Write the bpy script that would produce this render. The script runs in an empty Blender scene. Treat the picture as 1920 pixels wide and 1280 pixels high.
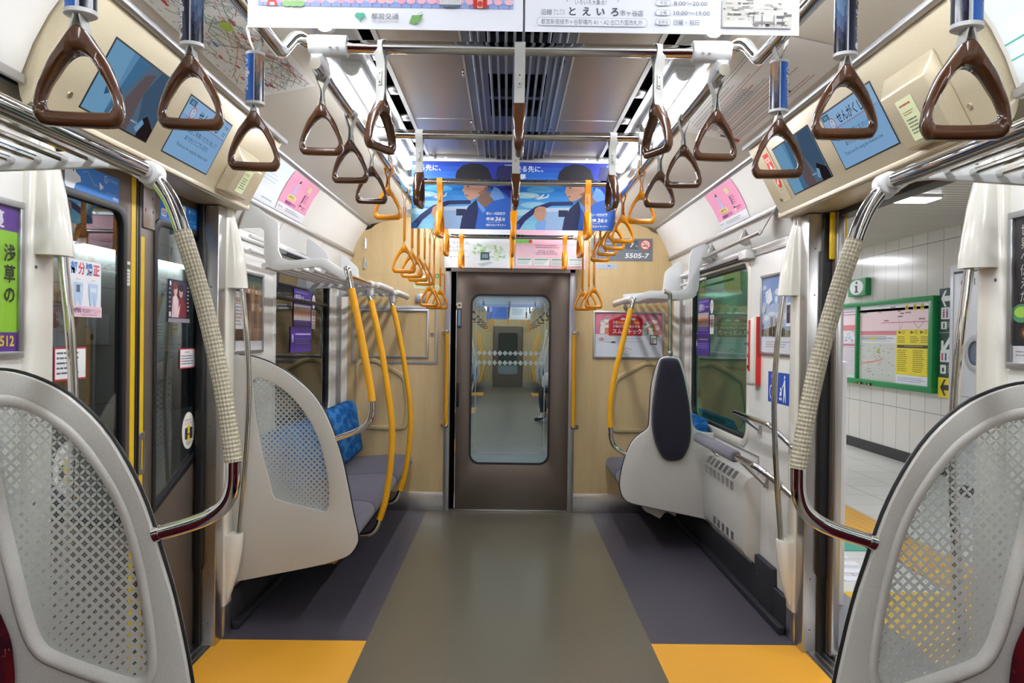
import bpy, bmesh, math, random
from mathutils import Vector, Matrix
random.seed(5505)
SC = bpy.context.scene
COL = SC.collection
R = math.radians

# ---------------------------------------------------------------- camera
cd = bpy.data.cameras.new('camera')
cam = bpy.data.objects.new('camera', cd)
COL.objects.link(cam)
cd.sensor_width = 36.0
cd.lens = 36.0 * 1450.0 / 1920.0
cd.clip_start = 0.02
cd.clip_end = 120
yaw, pitch, roll = math.atan(9 / 1450), -math.atan(10 / 1450), R(0.75)
F = Vector((math.sin(yaw) * math.cos(pitch), math.cos(yaw) * math.cos(pitch), math.sin(pitch)))
R0 = F.cross(Vector((0, 0, 1))).normalized()
U0 = R0.cross(F)
RX = R0 * math.cos(roll) + U0 * math.sin(roll)
UX = U0 * math.cos(roll) - R0 * math.sin(roll)
cam.matrix_world = Matrix(((RX.x, UX.x, -F.x, -0.025), (RX.y, UX.y, -F.y, 0.0), (RX.z, UX.z, -F.z, 1.355), (0, 0, 0, 1)))
SC.camera = cam

# ---------------------------------------------------------------- world, exposure
w = bpy.data.worlds.new('underground')
SC.world = w
w.use_nodes = True
w.node_tree.nodes['Background'].inputs[0].default_value = (0.75, 0.82, 1.0, 1)
w.node_tree.nodes['Background'].inputs[1].default_value = 0.06
SC.view_settings.view_transform = 'Standard'
SC.view_settings.look = 'None'
SC.view_settings.gamma = 1.0
SC.view_settings.exposure = 0.0
SC.view_settings.use_curve_mapping = False
LAMP = 48.0          # strength of the car's tube lamps
PLAT = 27.0           # strength of the platform's ceiling lamps

# ---------------------------------------------------------------- materials
def lin(h):
    h = h.lstrip('#')
    o = []
    for i in (0, 2, 4):
        c = int(h[i:i + 2], 16) / 255
        o.append(c / 12.92 if c <= 0.04045 else ((c + 0.055) / 1.055) ** 2.4)
    return (o[0], o[1], o[2], 1)

MATS = {}
def mat(name, color='#808080', rough=0.5, metal=0.0, spec=0.5, coat=0.0):
    if name in MATS:
        return MATS[name]
    m = bpy.data.materials.new(name)
    m.use_nodes = True
    b = m.node_tree.nodes['Principled BSDF']
    b.inputs['Base Color'].default_value = lin(color)
    b.inputs['Roughness'].default_value = rough
    b.inputs['Metallic'].default_value = metal
    b.inputs['Specular IOR Level'].default_value = spec
    b.inputs['Coat Weight'].default_value = coat
    MATS[name] = m
    return m

class NT:
    """small helper to wire nodes"""
    def __init__(s, m):
        s.m = m; s.t = m.node_tree; s.n = s.t.nodes; s.b = s.n.get('Principled BSDF')
    def node(s, typ, **kw):
        n = s.n.new(typ)
        for k, v in kw.items():
            if k.startswith('i_'):
                key = k[2:]
                key = int(key) if key.isdigit() else key.replace('_', ' ')
                n.inputs[key].default_value = v
            else:
                setattr(n, k, v)
        return n
    def link(s, a, b): s.t.links.new(a, b)
    def math(s, op, a, b=None, c=None):
        n = s.n.new('ShaderNodeMath'); n.operation = op
        for i, x in enumerate((a, b, c)):
            if x is None: continue
            if isinstance(x, (int, float)): n.inputs[i].default_value = x
            else: s.link(x, n.inputs[i])
        return n.outputs[0]
    def mix(s, fac, a, b):
        n = s.n.new('ShaderNodeMix'); n.data_type = 'RGBA'
        for i, x in ((0, fac), (6, a), (7, b)):
            if isinstance(x, (tuple, float, int)): n.inputs[i].default_value = x
            else: s.link(x, n.inputs[i])
        return n.outputs[2]
    def coord(s, scale=(1, 1, 1), which='Object'):
        tc = s.n.new('ShaderNodeTexCoord')
        mp = s.n.new('ShaderNodeMapping'); mp.inputs['Scale'].default_value = scale
        s.link(tc.outputs[which], mp.inputs[0])
        return mp.outputs[0]
    def ramp(s, fac, stops):
        n = s.n.new('ShaderNodeValToRGB'); e = n.color_ramp.elements
        while len(e) < len(stops): e.new(0.5)
        for k, (p, c) in enumerate(stops):
            e[k].position = p; e[k].color = lin(c) if isinstance(c, str) else c
        s.link(fac, n.inputs[0])
        return n.outputs[0]
    def noise(s, vec, scale, detail=3, rough=0.5):
        n = s.node('ShaderNodeTexNoise', i_Scale=scale, i_Detail=detail, i_Roughness=rough)
        s.link(vec, n.inputs['Vector'])
        return n.outputs[0]
    def bump(s, h, strength=0.3, dist=0.002):
        n = s.node('ShaderNodeBump', i_Strength=strength, i_Distance=dist)
        s.link(h, n.inputs['Height']); s.link(n.outputs[0], s.b.inputs['Normal'])

def noisy(name, c1, c2, scale=(1, 1, 1), ns=40, rough=0.5, metal=0.0, bump=0.0, detail=4, spec=0.5, lo=0.35, hi=0.65):
    if name in MATS: return MATS[name]
    m = mat(name, c1, rough, metal, spec); t = NT(m)
    v = t.noise(t.coord(scale), ns, detail)
    t.link(t.ramp(v, [(lo, c1), (hi, c2)]), t.b.inputs['Base Color'])
    if bump: t.bump(v, bump)
    return m

white_panel = noisy('white_panel', '#e0ded8', '#e4e2dc', ns=3, rough=0.32)
cream = mat('cream_plastic', '#e3dfd3', 0.18, coat=0.3)
header_paint = noisy('header_paint', '#cabd9f', '#d0c4a8', ns=300, rough=0.3, detail=1)
header_paint.node_tree.nodes['Principled BSDF'].inputs['Metallic'].default_value = 0.25
part_gray = noisy('partition_gray', '#c4c1b9', '#cac7c0', ns=200, rough=0.42, detail=1)
rack_white = mat('rack_white', '#d4d5d4', 0.3)
lamp_gray = mat('trough_gray', '#c9cdd2', 0.35)
black_rub = mat('black_rubber', '#0b0b0d', 0.45)
dark_void = mat('dark_void', '#020203', 0.9, spec=0.1)
chrome = mat('chrome', '#d6d4d0', 0.07, 1.0)
satin = mat('satin_steel', '#b9b7b4', 0.28, 1.0)
alu = mat('aluminium', '#b4b5b8', 0.35, 0.9)
trim_alu = mat('trim_alu', '#a9a8a8', 0.38, 0.6)
screw_m = mat('screw_steel', '#77767a', 0.3, 1.0)
brown = mat('brown_handle', '#4f2f1a', 0.16, coat=0.3)
NT(brown).b.inputs['Subsurface Weight'].default_value = 0.0
band_white = mat('strap_band', '#b9b9b3', 0.4)
orange = mat('orange_handle', '#e9930c', 0.22)
orange_band = mat('orange_band', '#dc8a10', 0.45)
stripe_y = mat('yellow_stripe', '#dfb90c', 0.4)
plastic_dark = mat('dark_plastic', '#1d1c20', 0.4)
paper = mat('paper_white', '#e6e8ee', 0.45)
wall_back = mat('panel_beige', '#cfc8b6', 0.4)

def brushed(name, c, rough, scale, amt=0.12, metal=1.0):
    m = mat(name, c, rough, metal); t = NT(m)
    v = t.noise(t.coord(scale), 6, 6, 0.7)
    t.link(t.math('MULTIPLY_ADD', v, amt, rough - amt / 2), t.b.inputs['Roughness'])
    base = lin(c)
    dk = tuple(x * 0.8 for x in base[:3]) + (1,)
    t.link(t.mix(v, dk, base), t.b.inputs['Base Color'])
    return m
steel_v = brushed('brushed_steel', '#a7a5a2', 0.3, (60, 60, 1.5))
steel_y = brushed('ceiling_steel', '#bdb5a9', 0.36, (40, 1.2, 40), 0.12, 0.7)
door_steel = brushed('door_steel', '#75695f', 0.40, (80, 80, 2), 0.14, 0.55)
slat_m = mat('slat_gray', '#8f98a6', 0.35, 0.5)

def make_wood():
    m = mat('maple_laminate', '#cdb283', 0.38); t = NT(m)
    v1 = t.noise(t.coord((90, 1, 2.2)), 3.0, 5, 0.65)
    v2 = t.noise(t.coord((8, 1, 0.7)), 2.0, 3, 0.5)
    a = t.ramp(v1, [(0.3, '#bd9f6c'), (0.55, '#cdb283'), (0.8, '#d7c096')])
    b = t.ramp(v2, [(0.3, '#c2a673'), (0.7, '#d4bc90')])
    t.link(t.mix(0.45, a, b), t.b.inputs['Base Color'])
    return m
wood = make_wood()
recess_m = mat('recess_beige', '#bda678', 0.4)

def make_floor(name, c1, c2, rough):
    m = mat(name, c1, rough); t = NT(m)
    sp = t.noise(t.coord(), 420, 2, 0.6)
    pa = t.noise(t.coord((1, 0.5, 1)), 1.6, 2, 0.5)
    a = t.ramp(sp, [(0.36, c2), (0.5, c1), (0.62, c1), (0.72, c2)])
    dk = lin(c1); dk = tuple(x * 0.78 for x in dk[:3]) + (1,)
    t.link(t.mix(t.math('MULTIPLY', t.ramp(pa, [(0.35, (0, 0, 0, 1)), (0.65, (1, 1, 1, 1))]), 0.4), a, dk), t.b.inputs['Base Color'])
    return m
floor_mid = make_floor('floor_olive', '#6a6354', '#716a5b', 0.30)
floor_side = make_floor('floor_slate', '#4f4b55', '#555059', 0.36)
floor_far = make_floor('floor_far', '#6a6354', '#716a5b', 0.42)
floor_yel = make_floor('floor_yellow', '#f0ad34', '#e5a22e', 0.4)
kick_m = mat('kick_dark', '#25242a', 0.5)

def fabric(name, c1, c2, ns=900, big=None):
    if name in MATS: return MATS[name]
    m = mat(name, c1, 0.95, spec=0.1); t = NT(m)
    v = t.noise(t.coord(), ns, 2, 0.6)
    col = t.ramp(v, [(0.35, c1), (0.65, c2)])
    t.b.inputs['Sheen Weight'].default_value = 0.25
    t.link(col, t.b.inputs['Base Color']); t.bump(v, 0.35, 0.002)
    return m
seat_gray = fabric('seat_gray', '#4d4854', '#5d5864')
pad_dark = fabric('pad_dark', '#24212c', '#312e3a')
bar_pad = fabric('bar_pad', '#67626e', '#77727e')
def make_blue():
    m = mat('seat_blue', '#1f5ea6', 0.9, spec=0.1); t = NT(m)
    v = t.node('ShaderNodeTexVoronoi', i_Scale=6.5); t.link(t.coord((1, 1, 2.6)), v.inputs['Vector'])
    g = t.noise(t.coord((1, 1, 3)), 9, 1)
    s = t.math('ADD', v.outputs['Distance'], t.math('MULTIPLY', g, 0.5))
    t.link(t.ramp(s, [(0.45, '#1a4f8c'), (0.60, '#2166ab'), (0.70, '#1a5597'), (0.88, '#3c7cb8')]), t.b.inputs['Base Color'])
    return m
seat_blue = make_blue()
def make_red():
    m = mat('seat_red', '#7d0a1a', 0.9, spec=0.1); t = NT(m)
    v = t.noise(t.coord((1, 1, 1)), 60, 3, 0.7)
    g = t.noise(t.coord((1, 1, 1)), 9, 2, 0.5)
    a = t.ramp(g, [(0.4, '#5c0a16'), (0.6, '#2e0716')])
    t.link(t.mix(t.ramp(v, [(0.66, (0, 0, 0, 1)), (0.70, (1, 1, 1, 1))]), a, lin('#b0552a')), t.b.inputs['Base Color'])
    return m
seat_red = make_red()

def make_sleeve(name, c, dimp=True):
    m = mat(name, c, 0.42); t = NT(m)
    uv = t.n.new('ShaderNodeUVMap').outputs[0]
    mp = t.node('ShaderNodeMapping'); t.link(uv, mp.inputs[0])
    mp.inputs['Scale'].default_value = (8, 105, 1) if dimp else (60, 400, 1)
    sx = t.n.new('ShaderNodeSeparateXYZ'); t.link(mp.outputs[0], sx.inputs[0])
    a = t.math('SINE', t.math('MULTIPLY', t.math('ADD', sx.outputs[0], t.math('MULTIPLY', sx.outputs[1], 0.5)), 6.2832))
    b = t.math('SINE', t.math('MULTIPLY', t.math('SUBTRACT', sx.outputs[0], t.math('MULTIPLY', sx.outputs[1], 0.5)), 6.2832))
    h = t.math('MULTIPLY', a, b)
    t.bump(h, 0.6 if dimp else 0.25, 0.003 if dimp else 0.001)
    if dimp:
        base = lin(c); dk = tuple(x * 0.92 for x in base[:3]) + (1,)
        t.link(t.mix(t.math('MULTIPLY_ADD', h, 0.5, 0.5), dk, base), t.b.inputs['Base Color'])
    return m
sleeve_beige = make_sleeve('sleeve_beige', '#c9c0a6')
sleeve_yel = make_sleeve('sleeve_yellow', '#f4ae10', False)

def emit(name, color, strength):
    if name in MATS: return MATS[name]
    m = bpy.data.materials.new(name); m.use_nodes = True
    t = m.node_tree; t.nodes.clear()
    e = t.nodes.new('ShaderNodeEmission'); o = t.nodes.new('ShaderNodeOutputMaterial')
    e.inputs[0].default_value = lin(color); e.inputs[1].default_value = strength
    t.links.new(e.outputs[0], o.inputs[0])
    MATS[name] = m
    return m
lamp_m = emit('lamp_white', '#f4f8ff', LAMP)
lamp_next = emit('lamp_next', '#f4f8ff', LAMP * 0.4)
plat_lamp = emit('platform_lamp', '#f2f6ff', PLAT)

def fres(t, ior):
    """mirror share of a thin pane, alike from both faces"""
    g = t.n.new('ShaderNodeNewGeometry'); f = t.n.new('ShaderNodeFresnel')
    t.link(t.math('ADD', ior, t.math('MULTIPLY', g.outputs['Backfacing'], 1.0 / ior - ior)), f.inputs[0])
    return f.outputs[0]
def glass(name, tint, mirror=1.5, extra=0.0):
    """thin pane: tinted see-through plus fresnel mirror"""
    if name in MATS: return MATS[name]
    m = bpy.data.materials.new(name); m.use_nodes = True
    t = NT(m); t.n.clear()
    tr = t.node('ShaderNodeBsdfTransparent'); tr.inputs[0].default_value = lin(tint)
    gl = t.node('ShaderNodeBsdfGlossy'); gl.inputs['Roughness'].default_value = 0.01
    mx = t.n.new('ShaderNodeMixShader'); o = t.n.new('ShaderNodeOutputMaterial')
    t.link(t.math('ADD', fres(t, mirror), extra), mx.inputs[0])
    t.link(tr.outputs[0], mx.inputs[1]); t.link(gl.outputs[0], mx.inputs[2]); t.link(mx.outputs[0], o.inputs[0])
    MATS[name] = m
    return m
glass_dark = glass('window_glass', '#8d9a96', 1.7, 0.03)
glass_door = glass('door_glass', '#dfe6e4', 1.7, 0.05)
glass_green = glass('green_glass', '#93c2ad', 1.6, 0.02)
glass_clear = glass('clear_glass', '#e8f0ee', 1.45)
screen_cover = glass('poster_cover', '#fbfbfb', 1.35)

def frosted(name, mask, frost='#dfe3e2', clear='#eef3f2', op=0.8):
    """thin etched pane: mask(NT) gives 0 = clear, 1 = frosted"""
    m = bpy.data.materials.new(name); m.use_nodes = True
    t = NT(m); t.n.clear()
    tr = t.node('ShaderNodeBsdfTransparent'); tr.inputs[0].default_value = lin(clear)
    df = t.node('ShaderNodeBsdfDiffuse'); df.inputs[0].default_value = lin(frost)
    tl = t.node('ShaderNodeBsdfTranslucent'); tl.inputs[0].default_value = lin(frost)
    a = t.n.new('ShaderNodeMixShader'); a.inputs[0].default_value = 0.45
    t.link(df.outputs[0], a.inputs[1]); t.link(tl.outputs[0], a.inputs[2])
    b = t.n.new('ShaderNodeMixShader')
    t.link(t.math('MULTIPLY', mask(t), op), b.inputs[0])
    t.link(tr.outputs[0], b.inputs[1]); t.link(a.outputs[0], b.inputs[2])
    gl = t.node('ShaderNodeBsdfGlossy'); gl.inputs['Roughness'].default_value = 0.02
    c = t.n.new('ShaderNodeMixShader'); o = t.n.new('ShaderNodeOutputMaterial')
    t.link(fres(t, 1.3), c.inputs[0]); t.link(b.outputs[0], c.inputs[1]); t.link(gl.outputs[0], c.inputs[2])
    t.link(c.outputs[0], o.inputs[0])
    MATS[name] = m
    return m

def shippo(s, x0, z0, span, sgn):
    """linked-circle etching; fills up towards the wall-side lower corner"""
    def f(t):
        sx = t.n.new('ShaderNodeSeparateXYZ'); t.link(t.coord(), sx.inputs[0])
        x, z = sx.outputs[0], sx.outputs[2]
        k = 1 / (s * math.sqrt(2))
        u = t.math('MULTIPLY', t.math('ADD', x, z), k)
        v = t.math('MULTIPLY', t.math('SUBTRACT', x, z), k)
        fx = t.math('ABSOLUTE', t.math('SUBTRACT', t.math('FRACT', t.math('ADD', u, 50.0)), 0.5))
        fy = t.math('ABSOLUTE', t.math('SUBTRACT', t.math('FRACT', t.math('ADD', v, 50.0)), 0.5))
        sq = lambda q: t.math('MULTIPLY', q, q)
        ax, ay = t.math('SUBTRACT', 0.5, fx), t.math('SUBTRACT', 0.5, fy)
        bx, by = t.math('ADD', 0.5, fx), t.math('ADD', 0.5, fy)
        d2 = t.math('MINIMUM', t.math('ADD', sq(bx), sq(ay)), t.math('ADD', sq(ax), sq(by)))
        g = t.math('MULTIPLY', t.math('ADD', t.math('MULTIPLY', t.math('SUBTRACT', x, x0), -sgn), t.math('MULTIPLY', t.math('SUBTRACT', z, z0), -1.1)), 1.0 / span)
        g = t.math('MAXIMUM', t.math('MINIMUM', g, 1.0), 0.0)
        th = t.math('ADD', 0.455, t.math('MULTIPLY', g, 0.30))
        lv = t.math('SUBTRACT', t.math('FRACT', t.math('ADD', v, 50.5)), 0.5)
        half = t.math('GREATER_THAN', t.math('MULTIPLY', lv, sgn), t.math('MULTIPLY_ADD', g, -0.95, 0.55))
        lens = t.math('MAXIMUM', t.math('LESS_THAN', d2, th), half)
        dot = t.math('LESS_THAN', t.math('ADD', sq(ax), sq(ay)), 0.0035)
        return t.math('MINIMUM', t.math('ADD', t.math('MAXIMUM', lens, dot), 0.05), 1.0)
    return f

PC = {}
def pcol(h, rough=0.45):
    k = 'print_' + h.lstrip('#')
    if k not in MATS: mat(k, h, rough)
    return MATS[k]
def pglow(h, st=0.9):
    return emit('glow_' + h.lstrip('#') + str(int(st * 100)), h, st)

# ---------------------------------------------------------------- mesh builder
def catmull(pts, n=6, closed=False):
    P = [Vector(p) for p in pts]
    out = []
    m = len(P)
    rng = range(m) if closed else range(m - 1)
    for i in rng:
        p0 = P[(i - 1) % m] if (closed or i > 0) else P[0] * 2 - P[1]
        p1, p2 = P[i], P[(i + 1) % m]
        p3 = P[(i + 2) % m] if (closed or i + 2 < m) else P[-1] * 2 - P[-2]
        for k in range(n):
            q = k / n
            out.append(0.5 * ((2 * p1) + (p2 - p0) * q + (2 * p0 - 5 * p1 + 4 * p2 - p3) * q * q + (3 * p1 - p0 - 3 * p2 + p3) * q ** 3))
    if not closed: out.append(P[-1])
    return out

def rrect(x0, x1, y0, y1, r, n=5):
    o = []
    for cx, cy, a in ((x1 - r, y0 + r, -90), (x1 - r, y1 - r, 0), (x0 + r, y1 - r, 90), (x0 + r, y0 + r, 180)):
        for k in range(n + 1):
            t = R(a + 90 * k / n)
            o.append((cx + r * math.cos(t), cy + r * math.sin(t)))
    return o

def fillet(pts, r, n=4):
    """round every corner of a closed 2D polygon"""
    o = []
    m = len(pts)
    for i in range(m):
        a, b, c = Vector(pts[i - 1]), Vector(pts[i]), Vector(pts[(i + 1) % m])
        rr = r[i] if isinstance(r, (list, tuple)) else r
        u, v = (a - b), (c - b)
        d = min(rr, u.length * 0.48, v.length * 0.48)
        p, q = b + u.normalized() * d, b + v.normalized() * d
        for k in range(n + 1):
            t = k / n
            o.append(tuple(p * (1 - t) ** 2 + b * 2 * t * (1 - t) + q * t * t))
    return o

ORG = {}
def tag(o, label=None, cat=None, group=None, kind=None):
    if label: o['label'] = label
    if cat: o['category'] = cat
    if group: o['group'] = group
    if kind: o['kind'] = kind
    return o
def thing(name, label, cat, loc=(0, 0, 0), group=None, kind=None):
    o = bpy.data.objects.new(name, None)
    o.empty_display_size = 0.05
    COL.objects.link(o)
    o.location = loc
    ORG[o] = Vector(loc)
    return tag(o, label, cat, group, kind)

class MB:
    def __init__(s):
        s.bm = bmesh.new(); s.ms = []; s.uv = s.bm.loops.layers.uv.new('UVMap')
    def mi(s, m):
        if m not in s.ms: s.ms.append(m)
        return s.ms.index(m)
    def face(s, vs, m):
        try:
            f = s.bm.faces.new(vs)
        except ValueError:
            return None
        f.material_index = s.mi(m)
        return f
    def poly(s, pts, m):
        return s.face([s.bm.verts.new(p) for p in pts], m)
    def box(s, x0, x1, y0, y1, z0, z1, m):
        v = [s.bm.verts.new((x, y, z)) for x in (x0, x1) for y in (y0, y1) for z in (z0, z1)]
        for q in ((0, 1, 3, 2), (4, 6, 7, 5), (0, 4, 5, 1), (2, 3, 7, 6), (0, 2, 6, 4), (1, 5, 7, 3)):
            s.face([v[i] for i in q], m)
        return s
    def obox(s, c, ax, ay, az, m):
        """box from a centre and three half-axis vectors"""
        c, ax, ay, az = map(Vector, (c, ax, ay, az))
        v = [s.bm.verts.new(c + ax * i + ay * j + az * k) for i in (-1, 1) for j in (-1, 1) for k in (-1, 1)]
        for q in ((0, 1, 3, 2), (4, 6, 7, 5), (0, 4, 5, 1), (2, 3, 7, 6), (0, 2, 6, 4), (1, 5, 7, 3)):
            s.face([v[i] for i in q], m)
        return s
    def prism(s, pts, axis, a0, a1, m, m_side=None):
        def P(p, a):
            return (a, p[0], p[1]) if axis == 'X' else ((p[0], a, p[1]) if axis == 'Y' else (p[0], p[1], a))
        A = [s.bm.verts.new(P(p, a0)) for p in pts]
        B = [s.bm.verts.new(P(p, a1)) for p in pts]
        s.face(A, m); s.face(B[::-1], m)
        n = len(pts)
        for i in range(n):
            s.face([A[i], B[i], B[(i + 1) % n], A[(i + 1) % n]], m_side or m)
        return s
    def plate(s, outer, holes, axis, a0, a1, m, m_side=None):
        """flat plate with holes; outline in the plane across axis"""
        def P(p, a):
            return (a, p[0], p[1]) if axis == 'X' else ((p[0], a, p[1]) if axis == 'Y' else (p[0], p[1], a))
        if not holes: return s.prism(outer, axis, a0, a1, m, m_side)
        tops = []
        loops = [outer] + list(holes)
        for a in (a0, a1):
            vl = []
            ed = []
            for lp in loops:
                vs = [s.bm.verts.new(P(p, a)) for p in lp]
                vl.append(vs)
                for i in range(len(vs)):
                    ed.append(s.bm.edges.new((vs[i], vs[(i + 1) % len(vs)])))
            r = bmesh.ops.triangle_fill(s.bm, use_beauty=True, edges=ed)
            for g in r['geom']:
                if isinstance(g, bmesh.types.BMFace): g.material_index = s.mi(m)
            tops.append(vl)
        for la, lb in zip(*tops):
            n = len(la)
            for i in range(n):
                s.face([la[i], lb[i], lb[(i + 1) % n], la[(i + 1) % n]], m_side or m)
        return s
    def tube(s, pts, r, m, n=12, caps=True, flat=None):
        """sweep a circle (or, with flat=(a,b,ref), an ellipse) along a path"""
        P = [Vector(p) for p in pts]
        rings = []
        t0 = (P[1] - P[0]).normalized()
        ref = Vector(flat[2]) if flat else (Vector((0, 0, 1)) if abs(t0.z) < 0.9 else Vector((1, 0, 0)))
        nv = (ref - t0 * ref.dot(t0)).normalized()
        L = 0.0
        lens = []
        for i, p in enumerate(P):
            if i: L += (p - P[i - 1]).length
            lens.append(L)
            t = (P[min(i + 1, len(P) - 1)] - P[max(i - 1, 0)]).normalized()
            nv = (nv - t * nv.dot(t)).normalized()
            b = t.cross(nv)
            rr = r[i] if isinstance(r, (list, tuple)) else r
            ra, rb = (flat[0], flat[1]) if flat else (rr, rr)
            rings.append([s.bm.verts.new(p + nv * (ra * math.cos(2 * math.pi * k / n)) + b * (rb * math.sin(2 * math.pi * k / n))) for k in range(n)])
        for i in range(len(P) - 1):
            for k in range(n):
                f = s.face([rings[i][k], rings[i][(k + 1) % n], rings[i + 1][(k + 1) % n], rings[i + 1][k]], m)
                if f:
                    for lp, (a, b2) in zip(f.loops, ((k, i), (k + 1, i), (k + 1, i + 1), (k, i + 1))):
                        lp[s.uv].uv = (a / n, lens[b2])
        if caps:
            s.face(rings[0][::-1], m); s.face(rings[-1], m)
        return s
    def cyl(s, p0, p1, r, m, n=14, r1=None):
        return s.tube([p0, p1], [r, r if r1 is None else r1], m, n)
    def ball(s, c, r, m, n=10, rz=None, ry=None):
        c = Vector(c); rows = []
        rz = rz or r; ry = ry or r
        for i in range(n + 1):
            a = math.pi * i / n
            if i in (0, n):
                rows.append([s.bm.verts.new(c + Vector((0, 0, rz * math.cos(a))))]); continue
            rows.append([s.bm.verts.new(c + Vector((r * math.sin(a) * math.cos(2 * math.pi * k / (2 * n)), ry * math.sin(a) * math.sin(2 * math.pi * k / (2 * n)), rz * math.cos(a)))) for k in range(2 * n)])
        N = 2 * n
        for i in range(n):
            for k in range(N):
                a, b = rows[i], rows[i + 1]
                if i == 0: s.face([a[0], b[k], b[(k + 1) % N]], m)
                elif i == n - 1: s.face([a[k], b[0], a[(k + 1) % N]], m)
                else: s.face([a[k], b[k], b[(k + 1) % N], a[(k + 1) % N]], m)
        return s
    def loft(s, rings, m, caps=True):
        """skin a list of rings with the same number of points"""
        V = [[s.bm.verts.new(p) for p in rg] for rg in rings]
        n = len(V[0])
        for i in range(len(V) - 1):
            for k in range(n):
                s.face([V[i][k], V[i][(k + 1) % n], V[i + 1][(k + 1) % n], V[i + 1][k]], m)
        if caps:
            s.face(V[0][::-1], m); s.face(V[-1], m)
        return s
    def mirror_x(s):
        for v in s.bm.verts: v.co.x = -v.co.x
        return s
    def xform(s, M):
        bmesh.ops.transform(s.bm, matrix=M, verts=s.bm.verts)
        return s
    def build(s, name, parent=None, bevel=0.0, ang=35, normals=True, origin=None, seg=2):
        bm = s.bm
        org = Vector((0, 0, 0))
        if parent is not None:
            p = parent
            while p.parent: p = p.parent
            org = ORG.get(p, Vector((0, 0, 0)))
        elif origin is not None:
            org = Vector(origin)
        if org.length: bmesh.ops.translate(bm, vec=-org, verts=bm.verts)
        if normals: bmesh.ops.recalc_face_normals(bm, faces=bm.faces)
        for f in bm.faces: f.smooth = True
        lim = R(ang)
        for e in bm.edges:
            if len(e.link_faces) == 2:
                if e.link_faces[0].material_index != e.link_faces[1].material_index or e.calc_face_angle(0) > lim: e.smooth = False
            else: e.smooth = False
        me = bpy.data.meshes.new(name)
        bm.to_mesh(me); bm.free()
        for m in s.ms: me.materials.append(m)
        o = bpy.data.objects.new(name, me)
        COL.objects.link(o)
        if parent is not None:
            o.parent = parent
        else:
            o.location = org
            ORG[o] = org
        if bevel:
            md = o.modifiers.new('bevel', 'BEVEL'); md.width = bevel; md.segments = seg; md.limit_method = 'ANGLE'; md.angle_limit = R(40)
            md.harden_normals = False
            for e in me.edges: e.use_edge_sharp = False
            for p in me.polygons: p.use_smooth = True
            try: md.use_clamp_overlap = True
            except Exception: pass
        return o

def struct(mb, name, **kw):
    o = mb.build(name, **kw)
    o['kind'] = 'structure'
    return o

# ---------------------------------------------------------------- printed sheets
def text_tris(body, size, align='L', fit=None, bold=0.0, shear=0.0):
    cu = bpy.data.curves.new('t', 'FONT')
    cu.body = body; cu.size = size; cu.resolution_u = 2; cu.offset = bold; cu.shear = shear
    ob = bpy.data.objects.new('t', cu)
    me = ob.to_mesh()
    vs = [Vector(v.co) for v in me.vertices]
    fs = [tuple(p.vertices) for p in me.polygons]
    ob.to_mesh_clear()
    bpy.data.objects.remove(ob); bpy.data.curves.remove(cu)
    if not vs: return [], []
    x0, x1 = min(v.x for v in vs), max(v.x for v in vs)
    sx = fit / (x1 - x0) if fit and x1 > x0 else 1.0
    off = {'L': x0, 'C': (x0 + x1) / 2, 'R': x1}[align]
    return [((v.x - off) * sx, v.y) for v in vs], fs

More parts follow.
